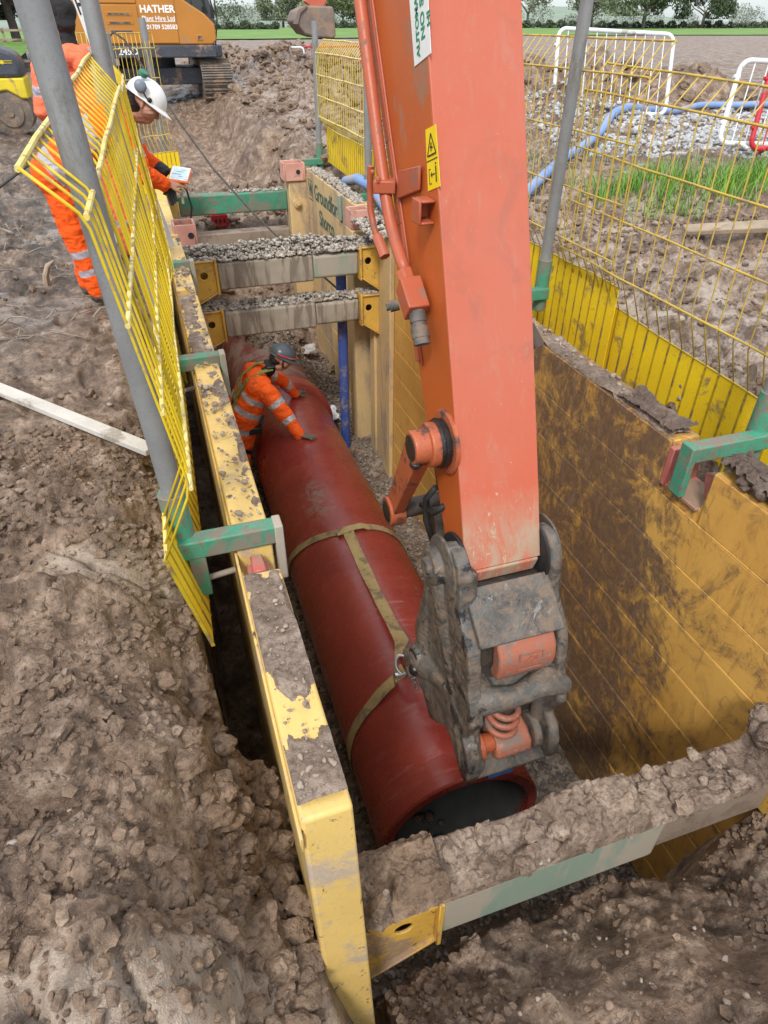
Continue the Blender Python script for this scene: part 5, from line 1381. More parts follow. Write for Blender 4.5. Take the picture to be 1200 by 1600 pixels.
def helmet(c, f, u, s, mat, parent, scale=1.0):
    R = Matrix((f, s, u)).transposed(); k = scale
    v = []; fc = []; nr, ns = 10, 32
    def dome(th, a, g=0.0):
        x = 0.138 * math.sin(th) * math.cos(a); y = 0.112 * math.sin(th) * math.sin(a); z = 0.118 * math.cos(th)
        ridge = 0.007 * math.exp(-(y / 0.02) ** 2) * math.cos(th)
        return Vector(((x + g * math.cos(a)) * k, (y + g * math.sin(a)) * k, (z + ridge) * k))
    mb = MB()
    for i in range(nr + 1):
        for j in range(ns):
            v.append(R @ dome(math.pi / 2 * i / nr, 2 * math.pi * j / ns) + c + u * 0.035)
    for i in range(nr):
        for j in range(ns):
            fc.append((i * ns + j, (i + 1) * ns + j, (i + 1) * ns + (j + 1) % ns, i * ns + (j + 1) % ns))
    b = len(v)
    for j in range(ns):
        a = 2 * math.pi * j / ns
        g = 0.012 + 0.045 * max(0, math.cos(a)) ** 2
        p = dome(math.pi / 2, a, g); p.z -= 0.008 + 0.014 * max(0, math.cos(a)); v.append(R @ p + c + u * 0.035)
    for j in range(ns): fc.append((nr * ns + j, b + j, b + (j + 1) % ns, nr * ns + (j + 1) % ns))
    for j in range(ns):
        p = Vector(v[b + j]) - u * 0.006; v.append(p)
    for j in range(ns): fc.append((b + j, b + ns + j, b + ns + (j + 1) % ns, b + (j + 1) % ns))
    for j in range(ns): v.append(R @ (dome(math.pi / 2 * 0.99, 2 * math.pi * j / ns) * 0.96 - Vector((0, 0, 0.006))) + c + u * 0.035)
    for j in range(ns): fc.append((b + ns + j, b + 2 * ns + j, b + 2 * ns + (j + 1) % ns, b + ns + (j + 1) % ns))
    mb.add(v, fc)
    return mb.build('helmet', mat, parent, smooth=50)

# cast pieces of the hitch: fused, uneven forms
jb = [((1.13, 1.95, -0.93), (1.13, 1.84, -0.935), 0.085, 0.078, 0), ((1.13, 1.84, -0.935), (1.26, 1.81, -0.925), 0.078, 0.060, 0), ((1.26, 1.81, -0.925), (1.45, 1.80, -0.90), 0.060, 0.052, 0), ((1.45, 1.80, -0.90), (1.55, 1.805, -0.925), 0.052, 0.056, 0), ((1.55, 1.805, -0.925), (1.57, 1.84, -0.965), 0.055, 0.045, 0),
      ((1.3, 1.80, -0.905), (1.5, 1.86, -0.86), 0.05, 0.045, 0), ((1.2, 1.95, -0.97), (1.5, 1.95, -0.97), 0.08, 0.08, 0)]
body('jaw', jb, [M['hitch']], qh, 0.007, 0.004, 2)

# man in the trench, leaning over the pipe
w3 = thing('person', 'crouching worker in the trench, dark helmet and muddy orange jacket, gloved hand on the pipe', 'person', (0.45, 6.6, -2.72))
J, T_, S_, G_, B_, H_ = 0, 1, 2, 3, 4, 5
B3 = []
band2 = [(0.30, 0.42, T_), (0.62, 0.74, T_)]
for k, (hx, hy) in enumerate(((0.47, 6.46), (0.44, 6.74))):
    B3 += [((hx, hy, -1.93), (0.43, hy - 0.02, -2.32), 0.115, 0.085, J, []), ((0.43, hy - 0.02, -2.32), (0.38, hy, -2.68), 0.085, 0.065, J, [(0.35, 0.5, T_)]), ((0.38, hy, -2.69), (0.50, hy - 0.02, -2.71), 0.055, 0.045, B_)]
for dy in (-0.10, 0.0, 0.10):
    B3 += [((0.47, 6.6 + dy * 1.2, -1.92), (0.56, 6.57 + dy * 1.5, -1.56), 0.14, 0.15, J, [(0.55, 0.75, T_)]), ((0.56, 6.57 + dy * 1.5, -1.56), (0.74, 6.55 + dy * 1.6, -1.24), 0.15, 0.13, J, [(0.12, 0.30, T_), (0.55, 0.72, T_)])]
B3 += [((0.70, 6.36, -1.24), (0.72, 6.74, -1.22), 0.105, 0.105, J)]
B3 += [((0.84, 6.56, -1.17), (0.93, 6.545, -1.09), 0.062, 0.058, H_)]
sh_r, el_r, wr_r = Vector((0.80, 6.30, -1.28)), Vector((0.95, 6.16, -1.50)), Vector((1.045, 6.025, -1.662))
B3 += [(sh_r, el_r, 0.100, 0.084, J, [(0.38, 0.58, T_)]), (el_r, wr_r, 0.082, 0.058, J, [(0.12, 0.36, T_)])]
hand(B3, wr_r + Vector((0.012, -0.012, 0.0)), (0.80, -0.52, -0.06), (0.1, 0, 1), G_, 0.5, 0.05, 1, 0.011)
sh_l, el_l, wr_l = Vector((0.82, 6.78, -1.25)), Vector((1.05, 6.86, -1.42)), Vector((1.20, 6.95, -1.655))
B3 += [(sh_l, el_l, 0.085, 0.07, J, [(0.38, 0.58, T_)]), (el_l, wr_l, 0.07, 0.05, J, [(0.2, 0.45, T_)])]
hand(B3, wr_l, (0.7, 0.5, -0.1), (0.1, 0, 1), G_, 0.4, 0.1, -1, 0.011)
hc = head(B3, (1.02, 6.53, -1.015), (0.86, -0.15, -0.42), (0.38, 0.02, 0.92), S_, H_)
body('body', B3, [M['hivis'], M['tape'], M['skin'], M['glove'], M['boot'], M['hair']], w3, 0.0062, 0.015)
eyes(*hc, w3)
helmet(*hc, M['helmet_d'], w3, 1.02)
hmat = M['harness']
def ribbon(name, pts, nrm, w, mat, parent, th=0.008):
    mb = MB(); P = [Vector(p) for p in pts]
    for a, b in zip(P[:-1], P[1:]): mb.bar(a, b + (b - a) * 0.04, w, th, nrm)
    return mb.build(name, mat, parent, 0.002, 1)
# harness straps lie on the back and hang to the hip
ribbon('harness_strap', [(0.90, 6.44, -1.085), (0.78, 6.41, -1.085), (0.62, 6.43, -1.17), (0.50, 6.46, -1.34), (0.405, 6.42, -1.56), (0.37, 6.38, -1.76)], (-0.6, -0.3, 0.7), 0.045, hmat, w3)
ribbon('harness_strap', [(0.90, 6.66, -1.085), (0.76, 6.65, -1.09), (0.60, 6.58, -1.16), (0.47, 6.50, -1.34), (0.42, 6.62, -1.56)], (-0.6, 0, 0.8), 0.045, hmat, w3)
ribbon('harness_strap', [(0.47, 6.34, -1.62), (0.62, 6.325, -1.72), (0.70, 6.36, -1.66), (0.73, 6.40, -1.58)], (0, -1, 0.1), 0.045, M['black_plastic'], w3)
ribbon('harness_strap', [(0.40, 6.36, -1.72), (0.46, 6.33, -1.93), (0.56, 6.37, -1.99)], (-0.3, -1, 0), 0.05, M['black_plastic'], w3)
mb = MB(); mb.box(0.56, 0.70, 6.29, 6.335, -1.74, -1.66); mb.box(0.84, 0.93, 6.42, 6.64, -1.075, -1.05); mb.build('harness_pouch', M['black_plastic'], w3, 0.012, 2)
ribbon('chin_strap', [hc[0] + hc[3] * 0.10 + hc[2] * 0.03, hc[0] + hc[3] * 0.085 - hc[2] * 0.06 + hc[1] * 0.03, hc[0] + hc[1] * 0.05 - hc[2] * 0.125], hc[3], 0.016, M['black_plastic'], w3, 0.004)
mb = MB(); mb.tube([hc[0] + hc[2] * 0.055 + hc[1] * 0.145 * math.cos(a) + hc[3] * 0.119 * math.sin(a) for a in [math.radians(k) for k in range(-120, 121, 15)]], 0.007, 6); mb.build('goggle_strap', M['red'], w3)

# man bent over the fence with a tablet
w1 = thing('person', 'bent worker in orange overalls and white helmet, holding a tablet over the trench', 'person', (-0.52, 5.85, 0.0))
B1 = []
for hy, fx in ((5.74, -0.50), (5.98, -0.58)):
    B1 += [((-0.60, hy + 0.02, 0.90), (-0.58, hy, 0.48), 0.125, 0.090, J), ((-0.58, hy, 0.48), (fx - 0.02, hy, 0.10), 0.088, 0.072, J, [(0.18, 0.32, T_), (0.55, 0.68, T_)]), ((fx - 0.03, hy, 0.05), (fx + 0.13, hy - 0.01, 0.035), 0.058, 0.045, B_)]
for dy in (-0.11, 0, 0.11):
    B1 += [((-0.62, 5.86 + dy, 0.93), (-0.38, 5.86 + dy, 1.10), 0.145, 0.14, J, [(0.05, 0.35, T_)]), ((-0.38, 5.86 + dy, 1.10), (-0.12, 5.86 + dy * 1.2, 1.24), 0.135, 0.12, J, [(0.25, 0.55, T_)])]
B1 += [((-0.12, 5.66, 1.22), (-0.12, 6.06, 1.22), 0.10, 0.10, J), ((-0.06, 5.86, 1.26), (0.02, 5.86, 1.32), 0.068, 0.06, S_)]
a_, b_, c_ = Vector((-0.10, 5.63, 1.20)), Vector((0.00, 5.60, 0.93)), Vector((0.135, 5.69, 0.835))
B1 += [(a_, b_, 0.090, 0.072, J, [(0.45, 0.7, T_)]), (b_, c_, 0.070, 0.052, J)]
hand(B1, c_ + Vector((0.02, 0.012, 0)), (0.85, 0.25, -0.05), (-0.2, -0.55, 0.8), S_, 0.15, 0.42, -1, 0.0098)
a_, b_, c_ = Vector((-0.10, 6.09, 1.20)), Vector((0.02, 6.09, 0.96)), Vector((0.15, 5.94, 0.885))
B1 += [(a_, b_, 0.09, 0.072, J, [(0.45, 0.7, T_)]), (b_, c_, 0.07, 0.052, J, [(0.8, 1.0, G_)])]
hand(B1, c_ + Vector((0.015, -0.01, 0)), (0.85, -0.35, -0.05), (0.1, 0.45, 0.85), G_, 0.15, 0.42, 1, 0.011)
hd = head(B1, (0.10, 5.80, 1.345), (0.80, -0.12, -0.58), (0.56, 0.0, 0.82), S_, H_, 0.004)
body('body', B1, [M['hivis_clean'], M['tape_dull'], M['skin'], M['glove_black'], M['boot'], M['hair']], w1, 0.0062, 0.015)
eyes(*hd, w1)
helmet(*hd, M['helmet_w'], w1, 1.04)
c, f, u, s = hd
for sg in (1, -1):
    mb = MB(); mb.lathe([(0, 0.034), (0.012, 0.042), (0.034, 0.042), (0.046, 0.032), (0.05, 0.015)], c - f * 0.055 + s * sg * 0.108 + u * 0.085, s * sg + u * 0.1, 22)
    mb.build('ear_defender', M['muff'] if sg == 1 else M['muff_green'], w1, smooth=50)
    mb = MB(); mb.tube([c - f * 0.055 + s * sg * 0.15 + u * 0.085, c + s * sg * 0.128 + u * 0.05, c + f * 0.03 + s * sg * 0.12 + u * 0.035], 0.005, 6); mb.ball(c + f * 0.03 + s * sg * 0.122 + u * 0.045, 0.017, sc=(1, 0.6, 1))
    mb.build('ear_defender_arm', M['black_plastic'], w1)
mb = MB(); mb.lathe([(0, 0.03), (0.014, 0.034), (0.03, 0.03), (0.032, 0.01)], c - f * 0.075 + s * 0.055 + u * 0.15, (s * 0.4 + u), 18); mb.build('helmet_lamp', M['muff_green'], w1, smooth=40)
mb = MB()
for k in range(3):      # spare glove dangling under the wrist
    mb.tube([(0.155 + 0.018 * k, 5.72, 0.80), (0.16 + 0.02 * k, 5.715, 0.74), (0.17 + 0.017 * k, 5.71, 0.68 + 0.012 * k)], 0.013, 8)
mb.tube([(0.14, 5.72, 0.80), (0.125, 5.715, 0.755)], 0.012, 8)
tag(mb.build('loose_glove', M['glove_black'], loc=(0.16, 5.72, 0.74)), 'spare black glove dangling under the tablet holder\'s bare hand', 'glove')
tb = thing('tablet', 'rugged tablet with orange edge and bright screen held over the trench', 'tablet', (0.27, 5.80, 0.87))
tu = Vector((0.86, -0.20, -0.14)).normalized(); tv = Vector((0.12, 0.93, 0.30)); tv = (tv - tu * tv.dot(tu)).normalized(); tn = tu.cross(tv)
def slab(name, c, a, b, h, mat, bev):
    mb = MB(); P = [Vector(c) + tu * x * a / 2 + tv * y * b / 2 for x, y in ((-1, -1), (1, -1), (1, 1), (-1, 1))]
    mb.prism(P, tn * h); return mb.build(name, mat, tb, bev, 2)
tc = Vector((0.265, 5.81, 0.862))
slab('case', tc, 0.15, 0.215, 0.02, plain('orange_case', (0.75, 0.15, 0.02), 0.5), 0.008)
slab('bezel', tc + tn * 0.0205, 0.135, 0.20, 0.003, M['white'], 0.001)
slab('screen', tc + tn * 0.024, 0.105, 0.165, 0.0015, M['screen'], 0)
mb = MB()
for q, w_, d_ in ((-0.05, 0.04, 0.01), (-0.02, 0.07, -0.02), (0.02, 0.05, 0.0), (0.05, 0.03, 0.02)):
    p = tc + tn * 0.0258 + tv * q + tu * d_; mb.bar(p - tu * w_ / 2, p + tu * w_ / 2, 0.006, 0.0006, tn)
mb.build('screen_lines', M['digger_dark'], tb)
mb = MB(); mb.tube([tc + tu * -0.05, tc + Vector((0.03, -0.03, -0.09)), tc + Vector((0.05, -0.02, -0.22)), tc + Vector((0.03, 0, -0.30))], 0.008, 8); mb.build('hand_strap', M['black_plastic'], tb)

# man with his back turned
w2 = thing('person', 'standing worker with his back turned, black cap and faded orange hooded hi-vis jacket', 'person', (-0.36, 6.75, 0.05))
B2 = []
for x in (-0.47, -0.24):
    B2 += [((x, 6.75, 0.92), (x - 0.01, 6.75, 0.50), 0.115, 0.09, J), ((x - 0.01, 6.75, 0.5), (x, 6.76, 0.15), 0.088, 0.08, J, [(0.3, 0.45, T_)]), ((x, 6.76, 0.10), (x, 6.90, 0.09), 0.058, 0.045, B_)]
for dx in (-0.12, 0, 0.12):
    B2 += [((-0.36 + dx, 6.75, 0.95), (-0.36 + dx * 1.15, 6.75, 1.28), 0.13, 0.135, J, [(0.55, 0.78, T_)]), ((-0.36 + dx * 1.15, 6.75, 1.28), (-0.36 + dx, 6.75, 1.58), 0.13, 0.10, J)]
B2 += [((-0.55, 6.75, 1.56), (-0.17, 6.75, 1.56), 0.085, 0.085, J), ((-0.40, 6.66, 1.60), (-0.28, 6.66, 1.60), 0.075, 0.075, J), ((-0.30, 6.63, 1.54), (-0.27, 6.62, 1.46), 0.065, 0.03, J), ((-0.36, 6.74, 1.66), (-0.36, 6.75, 1.74), 0.062, 0.062, H_)]
B2 += [((-0.60, 6.74, 1.52), (-0.67, 6.72, 1.24), 0.078, 0.066, J, [(0.45, 0.68, T_)]), ((-0.67, 6.72, 1.24), (-0.56, 6.92, 1.06), 0.064, 0.05, J)]
hand(B2, (-0.54, 6.95, 1.05), (0.3, 0.9, 0), (-0.3, 0, 1), G_, 0.2, 0.3, 1, 0.011)
B2 += [((-0.12, 6.74, 1.52), (-0.07, 6.70, 1.25), 0.078, 0.066, J, [(0.45, 0.68, T_)]), ((-0.07, 6.72, 1.25), (-0.11, 6.63, 1.36), 0.064, 0.05, J)]
hand(B2, (-0.115, 6.61, 1.38), (0.1, -0.9, 0.45), (1.0, 0.3, 0.2), G_, 0.15, 0.55, 1, 0.011)
h2 = head(B2, (-0.37, 6.78, 1.84), (-0.35, 0.93, 0.0), (0, 0.0, 1), S_, H_, 0.006)
body('body', B2, [M['hivis_faded'], M['tape_dull'], M['skin'], M['glove_black'], M['boot'], plain('black_snood', (0.02, 0.02, 0.022), 0.9, var=0.4)], w2, 0.008, 0.014)
eyes(*h2, w2)
mb = MB(); mb.ball(h2[0] + Vector((0.004, -0.008, 0.045)), 0.112, 20, 12, sc=(1, 1, 0.92)); mb.build('cap', plain('black_cap_cloth', (0.02, 0.02, 0.022), 0.9, var=0.4, scale=14, bstr=0.6), w2, smooth=180)
ribbon('shoulder_band', [(-0.45, 6.655, 1.655), (-0.47, 6.62, 1.52), (-0.49, 6.60, 1.36), (-0.49, 6.60, 1.22)], (0, -1, 0.2), 0.045, M['tape_dull'], w2)
ribbon('shoulder_band', [(-0.22, 6.655, 1.655), (-0.22, 6.62, 1.50), (-0.22, 6.60, 1.36), (-0.22, 6.60, 1.22)], (0, -1, 0.2), 0.045, M['tape_dull'], w2)
sf = thing('levelling_staff', 'white levelling staff with black marks leaning beside the worker in the black cap', 'staff', (0.12, 6.56, 0.16))
mb = MB(); mb.bar((0.12, 6.56, 0.165), (-0.345, 6.56, 2.6), 0.07, 0.03, (0, 1, 0)); mb.build('pole', M['white'], sf, 0.004, 1)
mb = MB(); sd_ = Vector((-0.1876, 0, 0.982)); sx_ = Vector((0.982, 0, 0.1876))
for z in (0.60, 0.85, 1.10, 1.35, 1.62, 1.86, 2.10, 2.34):
    p = Vector((0.12 - 0.191 * (z - 0.165), 6.5435, z))
    for o_, a_, b_ in ((-0.017, 0.0, 0.12), (0.015, 0.02, 0.14)): mb.bar(p + sx_ * o_ + sd_ * a_, p + sx_ * o_ + sd_ * b_, 0.012, 0.002, (0, 1, 0))
    mb.bar(p + sx_ * -0.01 + sd_ * 0.06, p + sx_ * 0.02 + sd_ * 0.06, 0.02, 0.002, (0, 1, 0))
mb.build('marks', M['ink_black'], sf, smooth=0)

# ------------------------------------------------------------------ loose things round the trench
mb = MB(); mb.tube([(1.86, 7.16, -0.10), (1.855, 7.17, -1.2), (1.845, 7.18, -2.7)], 0.058, 20)
t = thing('blue_pipe', 'upright blue plastic pipe standing in the trench behind the stacked struts', 'pipe', (1.845, 7.18, -2.7)); mb.build('tube', M['blue_pipe'], t)
mb = MB(); mb.lathe([(0, 0.066), (0.10, 0.066)], (1.845, 7.18, -2.62), (0, 0, 1), 20); mb.build('coupler', M['blue_pipe'], t, 0.004, 1)
mb = MB(); pts = [(4.0, 7.30), (4.38, 7.67), (5.38, 8.63), (6.46, 9.54), (7.2, 10.25), (8.5, 11.29), (10.06, 12.3), (11.13, 12.82), (12.2, 12.5), (13.5, 12.6)]
fine = []
for i in range(len(pts) - 1):
    for k in range(5):
        u = k / 5; p0 = pts[max(i - 1, 0)]; p1 = pts[i]; p2_ = pts[i + 1]; p3_ = pts[min(i + 2, len(pts) - 1)]
        q = [0.5 * (2 * b + (c - a) * u + (2 * a - 5 * b + 4 * c - d) * u * u + (3 * b - a - 3 * c + d) * u ** 3) for a, b, c, d in zip(p0, p1, p2_, p3_)]
        fine.append(q)
hz = np.array([g1(*q) for q in fine]); hz = np.convolve(np.pad(hz, 3, 'edge'), np.ones(7) / 7, 'valid')
mb.tube([(q[0], q[1], z + 0.10) for q, z in zip(fine, hz)], 0.060, 16)
t = thing('blue_hose', 'long dusty blue hose snaking over the stones behind the right-hand fence', 'hose', (6.5, 9.5, 0.2)); mb.build('tube', M['blue_hose'], t, smooth=180)
mb = MB(); mb.lathe([(0, 0.082), (0.09, 0.082)], (fine[14][0], fine[14][1], hz[14] + 0.10), (0.75, 0.66, 0), 18); mb.build('joint_band', M['galv'], t)
mb = MB(); mb.tube([(2.34, 9.0, 0.02), (2.40, 8.8, 0.22), (2.45, 8.45, 0.30), (2.50, 8.0, 0.28), (2.52, 7.6, 0.14), (2.55, 7.3, -0.05), (2.55, 7.0, -0.2)], 0.06, 14)
tag(mb.build('blue_hose', M['blue_hose'], smooth=180, loc=(2.45, 8.2, 0.1)), 'short loop of blue hose behind the stencilled panel\'s green clamp', 'hose')
mb = MB()
rp = [(-0.12, 9.62, 1.66), (-0.02, 9.60, 1.73), (0.08, 9.55, 1.66), (0.27, 9.32, 1.33), (0.50, 9.02, 0.90), (0.78, 8.62, 0.46), (1.10, 8.28, 0.07), (1.43, 7.92, -0.27), (1.66, 7.6, -0.45), (1.90, 7.30, -0.66), (2.10, 7.1, -0.90)]
mb.tube(rp, 0.011, 8); tag(mb.build('rope', plain('dark_rope', (0.07, 0.065, 0.06), 0.85, var=0.4, scale=40, bstr=0.5), smooth=180, loc=(1, 8.5, 0.2)), 'dark rope slanting from the far fence down into the trench', 'rope')
mb = MB(); mb.tube([(-3.2, 8.6, 0.02), (-2.2, 8.2, 0.14), (-1.55, 7.8, 0.42), (-1.0, 7.5, 0.75)], 0.014, 8)
tag(mb.build('cable', plain('dark_cable', (0.06, 0.055, 0.05), 0.7), smooth=180, loc=(-2, 8, 0.1)), 'dark cable running across the mud behind the near left post', 'cable')
mb = MB(); mb.bar((-1.55, 4.75, g1(-1.5, 4.6) + 0.09), (-0.235, 3.30, g1(-0.3, 3.3) + 0.10), 0.085, 0.035, (0.3, -0.3, 1))
tag(mb.build('timber_rail', M['wood_pale'], bevel=0.004, loc=(-0.9, 4.0, 0.05)), 'long pale timber rail lying on the mud at the left edge', 'timber')
mb = MB(); mb.bar((4.85, 5.48, g1(4.9, 5.5) + 0.07), (6.0, 5.20, g1(5.9, 5.2) + 0.10), 0.13, 0.05, (0.1, -0.3, 1), w2=0.16, h2=0.07)
tag(mb.build('timber_plank', M['wood'], bevel=0.012, loc=(5.4, 5.35, 0.1)), 'weathered brown plank lying on the mud behind the right-hand mesh', 'plank')
zr = g1(0.95, 10.62)
t = thing('red_box', 'small red plastic crate dropped on the mud at the trench\'s far end', 'box', (0.94, 10.6, zr))
mb = MB()
for i in range(2):
    mb.box(0.82, 0.835, 10.55, 10.68, zr - 0.02, zr + 0.14).box(1.045, 1.06, 10.55, 10.68, zr - 0.02, zr + 0.14)
    break
mb.box(0.835, 1.045, 10.55, 10.562, zr - 0.02, zr + 0.14).box(0.835, 1.045, 10.668, 10.68, zr - 0.02, zr + 0.14).box(0.835, 1.045, 10.562, 10.668, zr - 0.02, zr)
mb.build('tub', M['red'], t, 0.004, 1)
mb = MB()
for k in range(3): mb.box(0.87 + 0.06 * k, 0.90 + 0.06 * k, 10.546, 10.549, zr + 0.03, zr + 0.09)
mb.build('slot_patches', M['rubber'], t)  # black patches on the wall; the dark of the openings is only colour
def crumple(name, c, sx, sy, mat, label, sd):
    n = 22; U, V = np.meshgrid(np.linspace(-1, 1, n), np.linspace(-1, 1, n))
    x = c[0] + U * sx * (1 + 0.25 * vn2(V * 2, U * 2, sd)); y = c[1] + V * sy * (1 + 0.3 * vn2(U * 2, V * 2, sd + 1))
    z = c[2] + 0.05 + 0.10 * (0.5 - np.abs(fbm(U * 1.7 + sd, V * 1.7, 3, sd))) + 0.03 * U
    idx = np.arange(n * n).reshape(n, n); q = np.stack([idx[:-1, :-1], idx[:-1, 1:], idx[1:, 1:], idx[1:, :-1]], -1).reshape(-1, 4)
    o = np_mesh(name, np.stack([x, y, z], -1).reshape(-1, 3) - np.array(c), q, mat, smooth=35, loc=c)
    m = o.modifiers.new('t', 'SOLIDIFY'); m.thickness = 0.003
    return tag(o, label, 'plastic')
crumple('plastic_wrapping', (1.80, 7.75, float(trench_floor(np.array(1.8), np.array(7.75)))), 0.09, 0.20, M['plastic_clear'], 'crumpled clear plastic on the gravel right of the pipe collar', 3)
crumple('plastic_wrapping', (1.75, 9.05, float(trench_floor(np.array(1.75), np.array(9.05)))), 0.17, 0.13, paint('dusty_plastic', (0.40, 0.38, 0.36), None, 0.5, amt=0.5), 'dusty plastic sheet on the gravel at the foot of the far panel', 8)
# broken stake and pipe offcut below the near strut
mb = MB(); mb.tube([(1.16, 1.72, -2.50), (1.17, 1.74, -2.30), (1.165, 1.745, -2.16)], [0.03, 0.026, 0.02], 7)
tag(mb.build('wooden_stake', M['wood'], loc=(1.16, 1.72, -2.5)), 'broken wooden stake standing in the mouth of the red pipe', 'stake')
mb = MB(); mb.tube([(0.95, 0.98, -1.72), (0.93, 1.1, -1.9), (0.90, 1.25, -2.2), (0.90, 1.4, -2.7)], [0.016, 0.02, 0.022, 0.022], 8)
tag(mb.build('root', plain('pink_root', (0.22, 0.13, 0.11), 0.8), loc=(0.93, 1.1, -1.9)), 'pinkish root poking out below the near strut', 'root')
mb = MB(); mb.tube([(0.30, 0.99, -0.75), (0.305, 0.985, -0.68), (0.32, 0.98, -0.63), (0.33, 0.98, -0.575)], [0.06, 0.035, 0.03, 0.012], 6)
tag(mb.build('clay_spike', M['crust'], loc=(0.3, 0.99, -0.7)), 'spike of grey clay standing up at the left end of the near strut', 'clay lump')
# soil inside pipe mouth
scatter('soil_in_pipe', np.stack([RS.normal(1.0, 0.06, 30), RS.uniform(1.95, 2.25, 30), np.full(30, -2.64)], -1), RS.uniform(0.01, 0.045, 30), M['crust_dark'], T2)
# dead leaf stump and roots
rb = MB(); sb = MB()
for k in range(80):
    x, y = RS.uniform(-2.6, -0.35), RS.uniform(5.0, 8.2); 
    a = RS.uniform(0, 6.28); L = RS.uniform(0.08, 0.38); z = g1(x, y)
    p = [(x + L * q * math.cos(a + 0.7 * q * RS.normal(0, 0.5)), y + L * q * math.sin(a), g1(x, y) * 0 + z + 0.02 + 0.05 * math.sin(3 * q) * RS.uniform(0.2, 1.2)) for q in (0, 0.35, 0.7, 1.0)]
    r = RS.uniform(0.0025, 0.0075); rb.tube(p, [r, r, r * 0.8, r * 0.5], 5)
kind(rb.build('dead_roots', M['root'], smooth=180), 'stuff')
t = thing('torn_stump', 'torn curl of brown bark standing in the dark mud at the left', 'stump', (-0.95, 6.45, g1(-0.95, 6.45)))
z = g1(-0.95, 6.45); mb = MB(); mb.tube([(-0.98, 6.45, z - 0.03), (-0.97, 6.45, z + 0.08), (-0.93, 6.45, z + 0.16), (-0.87, 6.45, z + 0.20)], [0.07, 0.06, 0.05, 0.012], 9, flat=0.45); mb.build('bark', M['wood'], t)
t = thing('dead_branches', 'tangle of pale dead branches on the dark mud at the left edge', 'branches', (-1.9, 7.4, g1(-1.9, 7.4)))
for k in range(4):
    x, y, a = -2.3 + 0.3 * k, 7.0 + 0.35 * k, 0.2 + 0.5 * k; z = g1(x, y)
    mb = MB(); pts = [(x + 0.22 * q * math.cos(a + 0.15 * q), y + 0.22 * q * math.sin(a + 0.15 * q), z + 0.06 + 0.03 * math.sin(q * 1.3 + k)) for q in range(6)]
    mb.tube(pts, [0.018, 0.016, 0.014, 0.011, 0.008, 0.005], 7)
    for q in (1, 2, 3): mb.tube([pts[q], (pts[q][0] + 0.10, pts[q][1] - 0.12, pts[q][2] + 0.06), (pts[q][0] + 0.14, pts[q][1] - 0.25, pts[q][2] + 0.02)], [0.008, 0.006, 0.003], 5)
    mb.build('branch', M['root'], t, smooth=180)
# straw by the right-hand fence
mb = MB()
for k in range(420):
    x, y = RS.uniform(4.3, 7.2), RS.uniform(7.6, 11.2)
    if abs(y - (7.67 + (x - 4.38) * 0.93) - 1.2) > 1.3: continue
    a = RS.uniform(0, 6.28); L = RS.uniform(0.1, 0.32); z = g1(x, y)
    mb.tube([(x, y, z), (x + L * 0.5 * math.cos(a), y + L * 0.5 * math.sin(a), z + RS.uniform(0.02, 0.2)), (x + L * math.cos(a), y + L * math.sin(a), z + RS.uniform(0, 0.16))], 0.004, 4)
kind(mb.build('dead_straw', M['straw'], smooth=180), 'stuff')

def blades(name, n, okf, box, h0, h1, w, mat, lean=0.5):
    x = RS.uniform(box[0], box[1], n); y = RS.uniform(box[2], box[3], n); k = okf(x, y); x, y = x[k], y[k]; n = len(x)
    z = gz(x, y) - 0.02; H = RS.uniform(h0, h1, n); a = RS.uniform(0, 2 * np.pi, n); l = RS.uniform(0.1, lean, n) * H; b = a + RS.uniform(-1, 1, n)
    dx, dy = np.cos(a + 1.57) * w / 2, np.sin(a + 1.57) * w / 2
    lx, ly = np.cos(b) * l, np.sin(b) * l
    V = np.zeros((n, 5, 3))
    V[:, 0] = np.stack([x - dx, y - dy, z], -1); V[:, 1] = np.stack([x + dx, y + dy, z], -1)
    V[:, 2] = np.stack([x - dx * .8 + lx * .35, y - dy * .8 + ly * .35, z + H * .6], -1); V[:, 3] = np.stack([x + dx * .8 + lx * .35, y + dy * .8 + ly * .35, z + H * .6], -1)
    V[:, 4] = np.stack([x + lx, y + ly, z + H], -1)
    F = np.concatenate([np.stack([np.array([0, 1, 3]), np.array([0, 3, 2]), np.array([2, 3, 4])])[None] + (np.arange(n) * 5)[:, None, None]]).reshape(-1, 3)
    return kind(np_mesh(name, V.reshape(-1, 3), F, mat), 'stuff')
def gr(x, y):
    lo = 6.35 - 0.45 * (x - 4.5) + 0.45 * fbm(x * 1.6, y * 1.6, 3, 3)
    d = np.minimum(y - lo, lo + 1.75 + 0.5 * fbm(x * 1.3, y * 1.3, 2, 5) - y)
    return (d > 0) & (x > 4.7 + 0.5 * fbm(x, y * 2, 2, 8)) & (RS.uniform(0, 1, len(x)) < np.clip(d * 2.0, 0.15, 1) * np.clip((x - 4.6) * 1.2, 0, 1) * (0.35 + sst(-0.1, 0.15, fbm(x * 3, y * 3, 2, 19))))
blades('long_grass', 34000, gr, (4.6, 9.5, 3.8, 9.2), 0.06, 0.36, 0.009, M['grass'], 1.0)
gw = lambda x, y: (fbm(x * 1.2, y * 1.2, 3, 15) > 0.18)
blades('weeds', 2500, lambda x, y: gw(x, y) & (np.abs(y - (7.2 + (x - 4.38) * 0.5)) < 1.5), (4.2, 6.8, 6.5, 10.5), 0.05, 0.18, 0.012, M['leaf_mid'], 1.0)

